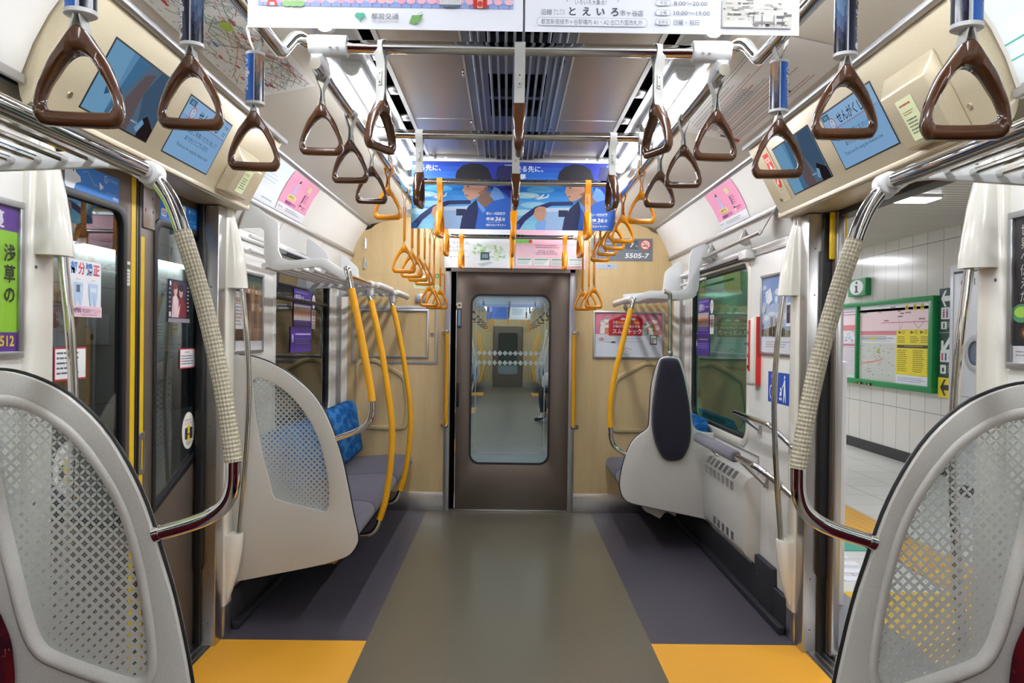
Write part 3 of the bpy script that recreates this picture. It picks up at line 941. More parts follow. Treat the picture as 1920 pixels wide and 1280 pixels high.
for k, y in enumerate(CROSS + [5.70]):
    lab = ['nearest chrome crossbar, holding three brown straps on white bands', 'second chrome crossbar, just in front of the blue hanging posters', 'third chrome crossbar, holding three orange straps before blue posters', 'chrome crossbar hidden behind the blue hanging posters', 'farthest chrome crossbar with angled ends, before the white and pink posters'][k]
    z = ZR + 0.058 if k < 4 else ZR
    t = thing('crossbar', lab, 'rail', (0, y, z), 'ceiling crossbars')
    mb = MB()
    if k < 4: mb.tube([(-XR + 0.02, y, z), (XR - 0.02, y, z)], 0.0175, chrome, 18)
    else: mb.tube(catmull([(-XR, 5.60, ZR), (-XR + 0.05, 5.64, ZR), (-XR + 0.14, 5.70, ZR), (-0.3, 5.70, ZR), (0.3, 5.70, ZR), (XR - 0.14, 5.70, ZR), (XR - 0.05, 5.64, ZR), (XR, 5.60, ZR)], 6), 0.0165, chrome, 16)
    mb.build('bar', t)
    if k == 0:
        for s in (-1, 1):
            mb = MB(); socket(mb, (s * (XR - 0.03), y, z), (1, 0, 0), 0.029, 0.105)
            mb.tube([(s * XR, y - 0.012, ZR + 0.035), (s * XR, y + 0.012, ZR + 0.018), (s * XR, y + 0.055, ZR + 0.002), (s * XR, y + 0.075, ZR)], [0.016, 0.025, 0.022, 0.019], rack_white, 16)
            for q in (0.012, 0.030): mb.cyl((s * (XR - 0.05 + q - 0.02), y - 0.0285, z - 0.012), (s * (XR - 0.05 + q - 0.02), y - 0.031, z - 0.012), 0.0035, screw_m, 8)
            mb.build('fitting', t, bevel=0.003)
    if k == 4:
        for s in (-1, 1):
            mb = MB(); socket(mb, (s * (XR - 0.07), 5.655, ZR), (s * 0.07, -0.05, 0), 0.022, 0.07); mb.build('fitting', t, bevel=0.002)

# ================================================================ STRAPS
def both(h): return [(-a, b) for a, b in h[::-1]] + h
H_OUT = both([(0.040, 0), (0.054, 0.005), (0.0605, 0.018), (0.0595, 0.034), (0.0535, 0.057), (0.0405, 0.089), (0.029, 0.108), (0.0195, 0.122), (0.0115, 0.134), (0.005, 0.141)])
H_IN = both([(0.034, 0.0205), (0.0445, 0.0245), (0.048, 0.033), (0.046, 0.043), (0.040, 0.059), (0.032, 0.074), (0.0235, 0.089), (0.0155, 0.099), (0.008, 0.1045), (0.0025, 0.106)])
def dense(pl):
    return [(v.x, v.y) for v in catmull([(a, b, 0) for a, b in pl], 3, True)]
def ring_mesh(m):
    """moulded triangular grip, deeper at the top than at the bar"""
    mb = MB()
    o, i = dense(H_OUT), dense(H_IN)
    n = len(o)
    def dep(z): return 0.0105 + 0.0075 * max(0, min(1, z / 0.13))
    secs = []
    for (ox, oz), (ix, iz) in zip(o, i):
        d = dep(oz); e = 0.0045
        a, b = Vector((ox, 0, oz)), Vector((ix, 0, iz))
        u = (b - a).normalized()
        q = [(a, -d + e), (a + u * e, -d), (b - u * e, -d), (b, -d + e), (b, d - e), (b - u * e, d), (a + u * e, d), (a, d - e)]
        secs.append([mb.bm.verts.new((p.x, y, p.z)) for p, y in q])
    for k in range(n):
        A, B = secs[k], secs[(k + 1) % n]
        for j in range(8): mb.face([A[j], A[(j + 1) % 8], B[(j + 1) % 8], B[j]], m)
    return mb

def band_mesh(top, m, wide=0.0145, r=0.0185):
    """flat belt: loop round the rail, pressed together, loop through the grip's slot; local z=0 is the grip's foot"""
    mb = MB()
    zs = 0.118
    def belt(side):
        pts = []
        for a in range(0, 91, 15): pts.append((side * r * math.sin(R(a)), top + r * math.cos(R(a))))
        pts += [(side * r * 0.75, top - 0.02), (side * 0.004, top - 0.045), (side * 0.0032, top - 0.06)]
        if top - 0.10 > zs + 0.03: pts += [(side * 0.0032, zs + 0.042)]
        pts += [(side * 0.006, zs + 0.03), (side * 0.010, zs + 0.012), (side * 0.010, zs + 0.002), (side * 0.006, zs - 0.006), (0, zs - 0.009)]
        return pts
    for side in (-1, 1):
        pts = belt(side); th = 0.0012
        V = []
        for k, (x, z) in enumerate(pts):
            a, b = Vector(pts[max(k - 1, 0)]), Vector(pts[min(k + 1, len(pts) - 1)])
            t = (b - a).normalized(); nn = Vector((t.y, -t.x)) * th
            V.append([mb.bm.verts.new((x + nn.x * q, y, z + nn.y * q)) for q, y in ((-1, -wide), (1, -wide), (1, wide), (-1, wide))])
        for A, B in zip(V[:-1], V[1:]):
            for j in range(4): mb.face([A[j], A[(j + 1) % 4], B[(j + 1) % 4], B[j]], m)
        mb.face(V[0][::-1], m); mb.face(V[-1], m)
    return mb

def make_strap(key, top, kind):
    """grip foot at local z=0, rail at local z=top; grip plane faces -y"""
    t = thing('hanging_strap', 'strap', 'strap', (0, 0, 0))
    grip = brown if kind != 'orange' else orange
    bandm = band_white if kind != 'orange' else orange_band
    ring_mesh(grip).build('handle', t, ang=50)
    band_mesh(top, bandm).build('band', t, ang=40)
    mb = MB()
    zc = top - 0.085 if kind == 'brown' or top < 0.30 else top - 0.10
    for sx in (-1, 1):
        mb.box(sx * 0.0052 - 0.0018, sx * 0.0052 + 0.0018, -0.006, 0.006, zc - 0.02, zc + 0.018, bandm)
        for q in (-0.012, 0.012): mb.cyl((sx * 0.0066, 0, zc + q), (sx * 0.0082, 0, zc + q), 0.0028, screw_m, 8)
    mb.build('clasp', t, bevel=0.001)
    if kind == 'orange' and top > 0.38:
        mb = MB(); z0, z1 = (0.165, 0.30)
        mb.box(-0.0065, 0.0065, -0.0165, 0.0165, z0, z1, orange_band); mb.build('belt_cover', t, bevel=0.004)
    if kind.startswith('ad'):
        sg = -1 if 'm' in kind else 1              # which half faces the wall side
        dark = 'd' in kind[2:]
        z0, z1 = 0.162, 0.282
        sec = lambda sc, z: [(0.0215 * sc * math.cos(R(a)), 0.0190 * sc * math.sin(R(a)), z) for a in range(0, 360, 15)]
        for q0, q1 in ((z0 - 0.004, z0 + 0.005), (z1 - 0.005, z1 + 0.004)):
            mb = MB(); mb.loft([sec(0.9, q0), sec(1.06, q0 + 0.002), sec(1.06, q1 - 0.001), sec(0.9, q1)], rack_white); mb.build('sleeve_rim', t)
        mb = MB()
        def wrap(a, z, rr=0.0):
            return (sg * (0.0215 + rr) * math.cos(R(a)), (0.0190 + rr) * math.sin(R(a)), z)
        blue = '#15183a' if dark else '#1559b5'
        n = 48; m_ = 20
        for k in range(n):
            a0, a1 = 360 * k / n, 360 * (k + 1) / n
            am = (a0 + a1) / 2
            for j in range(m_):
                za, zb_ = z0 + (z1 - z0) * j / m_, z0 + (z1 - z0) * (j + 1) / m_
                if 150 < am < 268: c = blue
                elif 268 <= am < 275: c = '#c9ccd6'
                else:
                    f = j / m_ + 0.10 * math.sin(R(am * 5)) + 0.05 * math.sin(R(am * 11 + 40))
                    c = '#191a2b' if f < 0.25 else '#30364f' if f < 0.45 else ('#4a5d7e' if dark else '#5e5148') if f < 0.7 else ('#5f7794' if dark else '#8c6c52')
                mb.face([mb.bm.verts.new(wrap(*q)) for q in ((a0, za), (a1, za), (a1, zb_), (a0, zb_))], pcol(c, 0.15))
        body = 'Rigakuru' if not dark else 'Rigaku'
        vs, fs = text_tris(body, 0.017, 'L', 0.056, 0.0004)
        ctr = 214
        V = [mb.bm.verts.new(wrap(ctr + (sg * 1) * (0.006 - b) / 0.0205 * 57.3 * 1.0, z1 - 0.034 - a, 0.0005)) for a, b in vs]
        for f in fs: mb.face([V[k] for k in f], pcol('#e8eef6', 0.3))
        for rr2, c2 in ((0.006, '#e8eef6'), (0.0042, blue)):
            mb.poly([wrap(ctr + math.degrees(rr2 * math.cos(R(a)) / 0.0205), z1 - 0.022 + rr2 * math.sin(R(a)), 0.0005 + (0.006 - rr2) * 0.2) for a in range(0, 360, 30)], pcol(c2, 0.3))
        if dark:
            st = []
            for k in range(24):
                rr2 = 0.0085 if k % 2 == 0 else 0.0055
                st.append(wrap(ctr + math.degrees(rr2 * math.cos(R(k * 15)) / 0.0205), z0 + 0.015 + rr2 * math.sin(R(k * 15)), 0.0005))
            mb.poly(st, pcol('#d9dce4', 0.3))
        mb.build('advert_sleeve', t, normals=False)
    return t
PROTO = {}
def strap(kind, x, y, zb, zr, label, group, rz=0.0, tilt=0.0):
    top = round(zr - zb, 3)
    key = (kind, top)
    if key not in PROTO:
        o = make_strap(key, top, kind); PROTO[key] = o
    else:
        src = PROTO[key]
        o = src.copy(); COL.objects.link(o)
        for ch in list(src.children):
            c = ch.copy(); COL.objects.link(c); c.parent = o
            for g in list(ch.children):
                d = g.copy(); COL.objects.link(d); d.parent = c
    o.location = (x, y, zb)
    o.rotation_euler = (0, tilt, rz)
    o['label'] = label; o['group'] = group; o['category'] = 'strap'
    return o
nth = ['first', 'second', 'third', 'fourth', 'fifth', 'sixth', 'seventh', 'eighth']
for nm, s in sides():
    for k, (y, zb) in enumerate(((1.12, 1.648), (1.51, 1.748), (1.885, 1.748))):
        strap('ad' + ('d' if k == 1 else '') + ('m' if s > 0 else ''), (-0.645 if s < 0 else (0.635, 0.628, 0.629)[k]), y, zb, 2.085, 'brown strap with %s advert sleeve, %s on the %s' % ('all-dark' if k == 1 else 'blue and dark', ['nearest the camera', 'in the middle of three', 'nearest the first crossbar'][k], nm), 'brown straps with advert sleeves', R(6 * -s))
    for k, y in enumerate((2.185, 2.585, 2.985)):
        strap('brown', s * XR, y, 1.857, ZR, 'short brown strap on white band, %s beyond the first crossbar on %s rail' % (nth[k], nm), 'brown straps over the doorway', R((3, -4, 5)[k]))
    ys = (3.39, 3.94, 4.26, 4.56, 4.90, 5.22, 5.54, 5.62 + 0.0)
    zs = (1.857, 1.668, 1.668, 1.668, 1.668, 1.545, 1.545, 1.545) if s < 0 else (1.855, 1.835, 1.835, 1.835, 1.832, 1.548, 1.548, 1.548)
    for k, (y, zb) in enumerate(zip(ys, zs)):
        if k == 7: y = 5.66
        kind = 'short' if k == 0 or (s > 0 and k < 5) else 'long' if k < 5 else 'lowest-hanging'
        strap('orange', s * XR if k < 7 else s * (XR - 0.035), y, zb, ZR, '%s orange strap, %s orange one along the %s rail' % (kind, nth[k], nm), 'orange straps along the rails', R((-4, 6, 3, -5, 8, 2, -3, 5)[k]))
    # (the loops hang a touch skewed, as in use)
for k, (y, kind) in enumerate(zip(CROSS + [5.70], ('brown', 'brown', 'orange', 'orange', 'orange'))):
    zr = ZR + 0.058 if k < 4 else ZR
    xs = (-0.38, 0.0, 0.38) if k < 4 else (-0.37, 0.0, 0.39)
    if k == 3: xs = (-0.42, 0.0, 0.43)
    for j, x in enumerate(xs):
        col = 'brown' if kind == 'brown' else 'orange'
        pos = ['left', 'middle', 'right'][j]
        wh = ['nearest crossbar', 'second crossbar', 'third crossbar, before blue posters', 'crossbar behind the blue posters', 'farthest crossbar'][k]
        zb = 1.857 if k < 4 else 1.845
        if k == 0: rz = (R(90 - 28), R(88), R(90 + 24))[j]
        else: rz = R(90 + (j - 1) * 7 + (k % 2) * 4 - 2)
        strap(kind, x, y, zb, zr, '%s strap hanging edge-on at the %s of the %s' % (col, pos, wh), '%s straps on the crossbars' % col, rz)

# ================================================================ HANGING POSTERS
def poster_bar(x, y, z, wd, label, group):
    t = thing('poster_rail', label, 'poster rail', (x, y, z), group)
    mb = MB(); mb.box(x - wd / 2, x + wd / 2, y - 0.008, y + 0.008, z - 0.022, z + 0.012, alu); mb.build('clip_bar', t, bevel=0.002)
    for q in (-0.39, 0.39):
        mb = MB(); mb.box(x + wd * q - 0.018, x + wd * q + 0.018, y - 0.010, y + 0.010, z - 0.01, 2.30, satin)
        for zz in (z + 0.002, z + 0.016): mb.cyl((x + wd * q + 0.006, y - 0.0115, zz), (x + wd * q + 0.006, y - 0.010, zz), 0.0045, chrome, 8)
        mb.build('bracket', t, bevel=0.002)
    for q in (-0.33, 0.33):
        mb = MB(); mb.cyl((x + wd * q, y - 0.0095, z - 0.006), (x + wd * q, y - 0.0080, z - 0.006), 0.010, paper, 16); mb.build('number_dot', t)
    mb = MB(); mb.box(x - 0.09, x + 0.09, y - 0.0095, y - 0.008, z - 0.004, z + 0.008, satin)
    for q in (-0.08, -0.05, 0.05, 0.08): mb.cyl((x + q, y - 0.0105, z + 0.002), (x + q, y - 0.0095, z + 0.002), 0.003, screw_m, 8)
    mb.build('joint_plate', t)
    return t
poster_bar(0.0, 1.48, 2.300, 1.08, 'aluminium clip rail holding the two near white notices', 'poster rails')
poster_bar(0.01, 4.06, 2.285, 1.12, 'aluminium clip rail holding the two blue posters', 'poster rails')
poster_bar(0.03, 5.85, 2.245, 1.08, 'aluminium clip rail holding the white and pink posters', 'poster rails')

# near left notice: a city skyline strip over the operator's mark
sh = Sheet(0.524, 0.355, '#e9ecf4')
px = 0.524 / 512.0                                  # drawing unit
def U(v): return v * px
base = 0.0
x0, x1, yb = 0.020, 0.505, 0.0415
sh.rect(x0, x1, yb, 0.30, '#b9cdee')
for k in range(26):
    x = x0 + 0.004 + k * 0.0187; hh = random.uniform(0.045, 0.12); ww = random.uniform(0.010, 0.017)
    sh.rect(x, min(x + ww, x1), yb, yb + hh, random.choice(['#a9bfe6', '#9db4de', '#c3d3f0', '#b3c6ea']))
    for r_ in range(int(hh / 0.006)):
        for c_ in range(3): sh.rect(x + 0.0015 + c_ * ww * 0.3, x + 0.0015 + c_ * ww * 0.3 + ww * 0.15, yb + 0.02 + r_ * 0.006, yb + 0.023 + r_ * 0.006, '#d7e2f6', False)
sh.rect(x0, x1, yb, yb + 0.010, '#8fa6dd')
for k in range(26):
    x = x0 + 0.008 + k * 0.0188 + random.uniform(-0.003, 0.003)
    sh.line([(x, yb), (x, yb + 0.008)], 0.0012, '#7c5f78'); sh.ell(x, yb + 0.012, 0.008, 0.0055, random.choice(['#eeb2c4', '#f0bfca', '#e7a4bb']), 12)
for q in (0.075, 0.088, 0.1): sh.ell(q, yb + 0.004, 0.009, 0.006, '#86b76c', 12)
sh.poly([(0.036, yb), (0.058, yb), (0.051, yb + 0.018), (0.0475, yb + 0.045), (0.0465, yb + 0.045), (0.043, yb + 0.018)], '#d5352c'); sh.rect(0.0425, 0.0515, yb, yb + 0.006, '#b9cdee'); sh.rect(0.042, 0.052, yb + 0.018, yb + 0.022, '#f1e9e4')
sh.ell(0.255, yb + 0.062, 0.062, 0.048, '#e8e6e2'); sh.ell(0.255, yb + 0.075, 0.056, 0.042, '#b9bfca')
for k in range(25):
    a = R(195 + k * 6.25); sh.line([(0.255 + 0.050 * math.cos(a), yb + 0.070 + 0.036 * math.sin(a)), (0.255 + 0.061 * math.cos(a), yb + 0.063 + 0.046 * math.sin(a))], 0.0028, '#4a4d55')
sh.poly([(0.366, yb + 0.006), (0.405, yb + 0.006), (0.408, yb + 0.018), (0.398, yb + 0.028), (0.374, yb + 0.028), (0.364, yb + 0.018)], '#d4d8d8'); sh.poly([(0.366, yb + 0.006), (0.405, yb + 0.006), (0.397, yb), (0.374, yb)], '#5a6376')
for k in range(9): sh.line([(0.368 + k * 0.0045, yb + 0.007), (0.375 + k * 0.003, yb + 0.027)], 0.0005, '#8c939b')
sh.rect(0.429, 0.455, yb, yb + 0.020, '#b8282c'); sh.rect(0.437, 0.447, yb, yb + 0.016, '#d8b48f'); sh.poly([(0.424, yb + 0.020), (0.460, yb + 0.020), (0.452, yb + 0.034), (0.432, yb + 0.034)], '#5a6068'); sh.poly([(0.432, yb + 0.036), (0.452, yb + 0.036), (0.447, yb + 0.05), (0.437, yb + 0.05)], '#666c75'); sh.ell(0.442, yb + 0.008, 0.005, 0.006, '#c23a2d', 12)
mk = '#3fae8f'
sh.poly([(0.2145, 0.0105), (0.2165, 0.0185), (0.224, 0.0215), (0.2245, 0.0265), (0.219, 0.030), (0.2145, 0.0285), (0.210, 0.030), (0.2045, 0.0265), (0.205, 0.0215), (0.2125, 0.0185)], mk)
sh.text(0.2355, 0.0185, 0.0125, '都営交通', '#4a4c52', fit=0.052)
sh.text(0.2355, 0.0115, 0.0052, 'TOEI TRANSPORTATION', '#8a8d94', fit=0.052)
sh.poly([(0.308, 0.010), (0.322, 0.0095), (0.330, 0.018), (0.334, 0.029), (0.325, 0.026), (0.313, 0.026)], '#5d9a3e'); sh.line([(0.322, 0.0255), (0.327, 0.030), (0.3335, 0.0325)], 0.001, '#8fae6f')
for q in range(4): sh.line([(0.311, 0.013 + q * 0.0032), (0.327, 0.014 + q * 0.0032)], 0.0005, '#cfe2b8')
sheets = 'hanging posters'
o = sh.place('hanging_poster', (-0.527, 1.48, 1.936), (1, 0, 0), (0, 0, 1)); tag(o, 'near white hanging notice with city skyline strip and green leaf marks', 'poster', sheets)

sh = Sheet(0.524, 0.355, '#e9ecf4')
g = '#5c6270'
def X(p): return (p - 967) * px
def Y(p): return (72 - p) * px + 0.000
sh.text(X(1047), Y(10), 0.0115, '沿線のお店から「いいもの」', g, fit=U(92)); sh.text(X(1060), Y(20), 0.0105, 'いろいろ大集合！', g, fit=U(58))
sh.line([(X(1042), Y(6)), (X(1046), Y(16))], 0.0008, g); sh.line([(X(1143), Y(6)), (X(1139), Y(16))], 0.0008, g)
sh.text(X(996), Y(40), 0.0125, '沿線', g, fit=U(21)); sh.text(X(1020), Y(34), 0.0055, 'セレクト', g, fit=U(21)); sh.text(X(1020), Y(40), 0.0055, 'ショップ', g, fit=U(21))
for k, ch in enumerate('とえいろ'): sh.text(X(1055 + 26.3 * k), Y(40), 0.0185, ch, '#3c3f4a', 'C', bold=0.0004)
sh.text(X(1144), Y(40), 0.0125, '市ヶ谷店', g, fit=U(43))
def ring(x0, x1, y0, y1, r, c, bc='#e9ecf4', t=0.0007):
    sh.rr(x0, x1, y0, y1, r, c); sh.rr(x0 + t, x1 - t, y0 + t, y1 - t, r - t, bc)
ring(X(989), X(1195), Y(61), Y(45), U(7), '#9aa0ad')
sh.text(X(997), Y(57.5), 0.0115, '都営新宿線市ヶ谷駅構内 A1・A2 出口方面改札外', g, fit=U(189))
for k, (a, b, wd) in enumerate((('平日', '8:00〜20:00', 62), ('土曜', '10:00〜19:00', 67), ('定休日', '日曜・祝日', 47))):
    yy = 15.5 + 18 * k
    ring(X(1210), X(1238), Y(yy + 5.5), Y(yy - 5.5), U(5), '#9aa0ad')
    sh.text(X(1224), Y(yy + 3), 0.0075, a, g, 'C', fit=U(13 if k < 2 else 18)); sh.text(X(1244), Y(yy + 4.5), 0.0115, b, g, fit=U(wd))
sh.rr(X(1334), X(1464), Y(60), Y(5), 0.002, '#c9c6bf')
for k in range(70):
    a, b = random.uniform(1336, 1450), random.uniform(8, 56)
    sh.rect(X(a), X(a + random.uniform(3, 16)), Y(b + random.uniform(1, 5)), Y(b), random.choice(['#8d8c88', '#6f6e6d', '#e3e0da', '#a3a19a', '#46474b', '#d3cfc6']), k % 8 == 0)
sh.poly([(X(1336), Y(59)), (X(1336), Y(50)), (X(1380), Y(44)), (X(1395), Y(59))], '#dcd8ce'); sh.rect(X(1395), X(1432), Y(52), Y(48), '#7d7d7e')
for nx in (1392, 1408, 1430, 1446): sh.rect(X(nx), X(nx + 1.3), Y(57), Y(36), '#6a6b70', False)
o = sh.place('hanging_poster', (0.001, 1.48, 1.936), (1, 0, 0), (0, 0, 1)); tag(o, 'near white hanging notice with shop opening hours and small interior photo', 'poster', sheets)

def blue_ad(name, O, label):
    wd, ht = 0.530, 0.352
    s_ = Sheet(wd, ht, '#2f8ae0')
    # sky bands, bright in the lower left
    for k in range(14):
        q = k / 13
        c = [lin('#1b3fb0'), lin('#2c93ea'), lin('#8fd6f4')]
        a = q * 2; i = min(int(a), 1); f = a - i
        cc = [c[i][j] * (1 - f) + c[i + 1][j] * f for j in range(3)]
        hx = '#%02x%02x%02x' % tuple(int(round(255 * (1.055 * v ** (1 / 2.4) - 0.055 if v > 0.0031308 else 12.92 * v))) for v in cc)
        s_.rect(0, wd, ht * (1 - (k + 1) / 14), ht * (1 - k / 14), hx, False)
    s_.z += 1
    for q, (a, b, c) in enumerate(((0.06, 0.18, '#a9e0f5'), (0.11, 0.13, '#9ad7f2'), (0.05, 0.09, '#b6e4f4'), (0.14, 0.21, '#63b9ef'))): s_.ell(a, b, 0.075, 0.016, c, 24)
    s_.poly([(0.36, ht), (wd, ht), (wd, 0.0), (0.44, 0), (0.43, 0.18), (0.40, 0.26)], '#1d2f9c')
    s_.poly([(0.45, ht * 0.94), (wd, ht * 0.98), (wd, 0.20), (0.47, 0.23), (0.44, 0.28)], '#1a1c52')
    s_.poly([(0.045, 0.188), (0.10, 0.180), (0.128, 0.170), (0.155, 0.188), (0.160, 0.186), (0.150, 0.170), (0.172, 0.176), (0.182, 0.190), (0.186, 0.189), (0.180, 0.170), (0.150, 0.163), (0.125, 0.158), (0.10, 0.172), (0.047, 0.182)], '#e2ecf5')
    s_.poly([(0.10, 0.172), (0.118, 0.157), (0.126, 0.158), (0.118, 0.174)], '#9cb6cf')
    s_.rect(0.165, 0.30, 0.0, 0.115, '#9fc1ea'); s_.poly([(0.165, 0.115), (0.30, 0.12), (0.30, 0.10), (0.165, 0.095)], '#c6daf2'); s_.rect(0.235, 0.285, 0.07, 0.105, '#16234e')
    s_.poly([(0.0, 0.0), (0.0, 0.022), (0.05, 0.075), (0.11, 0.12), (0.19, 0.148), (0.31, 0.152), (0.31, 0.132), (0.20, 0.128), (0.12, 0.095), (0.06, 0.045), (0.03, 0.0)], '#1d2a66')
    s_.rect(0, 0.03, 0, 0.03, '#2767c9')
    # figure leaning towards the left
    s_.poly([(0.255, 0.0), (0.265, 0.06), (0.295, 0.115), (0.34, 0.155), (0.365, 0.10), (0.345, 0.0)], '#1a2458')
    s_.poly([(0.335, 0.0), (0.35, 0.09), (0.345, 0.15), (0.40, 0.175), (0.455, 0.215), (0.52, 0.16), (wd, 0.10), (wd, 0.0)], '#2a68cc')
    s_.poly([(0.345, 0.150), (0.375, 0.118), (0.395, 0.118), (0.44, 0.16), (0.425, 0.20), (0.36, 0.185)], '#8d6c5f')
    s_.poly([(0.340, 0.155), (0.376, 0.118), (0.39, 0.10), (0.375, 0.085), (0.35, 0.12)], '#6da2ea'); s_.poly([(0.43, 0.225), (0.41, 0.175), (0.435, 0.150), (0.49, 0.165), (0.455, 0.215)], '#74a9ee')
    s_.poly([(0.288, 0.262), (0.276, 0.235), (0.270, 0.205), (0.277, 0.180), (0.292, 0.158), (0.304, 0.150), (0.330, 0.158), (0.36, 0.178), (0.40, 0.205), (0.415, 0.24), (0.40, 0.275), (0.34, 0.285)], '#d3a58f')
    s_.poly([(0.36, 0.178), (0.40, 0.205), (0.415, 0.24), (0.395, 0.235), (0.375, 0.205), (0.345, 0.19)], '#a97867'); s_.poly([(0.276, 0.216), (0.262, 0.197), (0.277, 0.196)], '#dcb19c'); s_.poly([(0.282, 0.180), (0.298, 0.178), (0.296, 0.172), (0.284, 0.173)], '#a35a58')
    s_.ell(0.295, 0.222, 0.008, 0.0028, '#2b1d20', 12); s_.poly([(0.282, 0.232), (0.306, 0.236), (0.306, 0.232), (0.283, 0.229)], '#2b1d20')
    s_.poly([(0.285, 0.262), (0.268, 0.258), (0.250, 0.240), (0.228, 0.272), (0.236, 0.302), (0.262, 0.330), (0.310, 0.346), (0.36, 0.342), (0.40, 0.318), (0.418, 0.27), (0.405, 0.215), (0.392, 0.245), (0.385, 0.262), (0.36, 0.25), (0.34, 0.258), (0.312, 0.248)], '#15131d')
    for q in range(6): s_.line([(0.275 + q * 0.02, 0.335), (0.262 + q * 0.021, 0.275)], 0.0016, '#2c2836')
    # hand and cuff
    s_.poly([(0.112, 0.02), (0.13, 0.055), (0.155, 0.06), (0.172, 0.045), (0.165, 0.0), (0.12, 0.0)], '#7fb0ee')
    s_.poly([(0.104, 0.075), (0.112, 0.110), (0.134, 0.124), (0.166, 0.120), (0.172, 0.095), (0.160, 0.050), (0.13, 0.045)], '#c89a86')
    for q in range(4): s_.line([(0.118 + q * 0.013, 0.118), (0.124 + q * 0.011, 0.092)], 0.0014, '#8d5f52')
    s_.text(0.004, 0.305, 0.034, '走る先に、', '#eef4fb', fit=0.148, bold=0.0005); s_.text(0.030, 0.262, 0.034, '夢', '#eef4fb', bold=0.0005)
    s_.text(0.525, 0.333, 0.009, '京成電鉄', '#e2eafa', 'R', fit=0.04)
    s_.text(0.392, 0.077, 0.016, '都心〜成田空港', '#eef4fb', fit=0.10, bold=0.0003); s_.text(0.392, 0.046, 0.019, '最速', '#eef4fb', fit=0.042, bold=0.0006); s_.text(0.438, 0.044, 0.029, '36', '#f4f8fd', fit=0.034, bold=0.0008, shear=0.15); s_.text(0.475, 0.046, 0.019, '分', '#eef4fb', fit=0.018, bold=0.0006)
    s_.greek(0.40, 0.47, 0.033, 0.039, 1, '#cfe0f8'); s_.text(0.392, 0.017, 0.0135, '京成スカイライナー', '#eef4fb', fit=0.104, bold=0.0005)
    o = s_.place('hanging_poster', O, (1, 0, 0), (0, 0, 1)); tag(o, label, 'poster', sheets)
blue_ad('l', (-0.536, 4.06, 1.913), 'left one of two blue hanging posters showing a dark-haired man and airplane')
blue_ad('r', (0.000, 4.06, 1.913), 'right one of two blue hanging posters showing a dark-haired man and airplane')

sh = Sheet(0.530, 0.355, '#eef3f4')
for k in range(60):
    a, r_ = random.uniform(0, 6.28), random.uniform(0, 0.07)
    cx, cy = ((0.285, 0.125) if k % 2 else (0.40, 0.11))
    sh.ell(cx + r_ * math.cos(a), cy + r_ * 0.9 * math.sin(a), random.uniform(0.006, 0.02), random.uniform(0.006, 0.016), random.choice(['#b7dca6', '#cfe8c0', '#9fce92', '#d9ecd0', '#a9d8c9', '#dcebd2']), 10)
sh.poly([(0.27, 0.115), (0.335, 0.115), (0.345, 0.06), (0.27, 0.055)], '#8fb3a4'); sh.rect(0.276, 0.338, 0.062, 0.118, '#24333c'); sh.rect(0.281, 0.332, 0.07, 0.112, '#4d646e')
for q in (0.29, 0.305, 0.318): sh.rect(q, q + 0.008, 0.075, 0.104, '#a9b8bd')
sh.poly([(0.25, 0.03), (0.34, 0.05), (0.37, 0.04), (0.29, 0.008)], '#c5cdcc')
for q in range(5): sh.line([(0.262 + q * 0.02, 0.033 + q * 0.003), (0.29 + q * 0.017, 0.016 + q * 0.004)], 0.001, '#97a5a6')
sh.text(0.03, 0.145, 0.03, 'あしたを', '#5d7565'); sh.text(0.062, 0.178, 0.03, 'をむすぶ。', '#5d7565', fit=0.13); sh.greek(0.03, 0.19, 0.118, 0.135, 2, '#7c8f88'); sh.ell(0.050, 0.080, 0.005, 0.005, '#3f9a72', 12); sh.greek(0.06, 0.12, 0.077, 0.084, 1, '#78887f'); sh.greek(0.14, 0.2, 0.077, 0.083, 1, '#78887f')
o = sh.place('hanging_poster', (-0.508, 5.85, 1.868), (1, 0, 0), (0, 0, 1)); tag(o, 'farthest white hanging poster with pale green watercolour trees', 'poster', sheets)
sh = Sheet(0.530, 0.355, '#f3cdd8')
for k in range(14): sh.ell(random.uniform(0.02, 0.5), random.uniform(0.09, 0.33), 0.012, 0.009, '#f6dbe3', 10)
sh.rect(0.0, 0.53, 0.18, 0.355, '#f1bccb'); sh.poly([(0.0, 0.19), (0.13, 0.19), (0.11, 0.25), (0, 0.26)], '#7cc462')
sh.text(0.175, 0.125, 0.021, '3/22→4/6', '#6e4a58', fit=0.12); sh.greek(0.155, 0.33, 0.10, 0.122, 2, '#a35e78'); sh.greek(0.155, 0.36, 0.150, 0.178, 2, '#c26a86'); sh.ell(0.115, 0.205, 0.014, 0.012, '#c93b3b')
for q in range(4):
    sh.rr(0.012 + q * 0.13, 0.128 + q * 0.13, 0.022, 0.078, 0.004, '#eef2ee'); sh.rect(0.018 + q * 0.13, 0.122 + q * 0.13, 0.064, 0.074, '#6fae8f'); sh.greek(0.018 + q * 0.13, 0.115 + q * 0.13, 0.028, 0.06, 3, '#93a6a0')
sh.greek(0.40, 0.5, 0.006, 0.014, 1, '#a8738a')
o = sh.place('hanging_poster', (0.026, 5.85, 1.868), (1, 0, 0), (0, 0, 1)); tag(o, 'farthest pink hanging poster with dates and four small white boxes', 'poster', sheets)
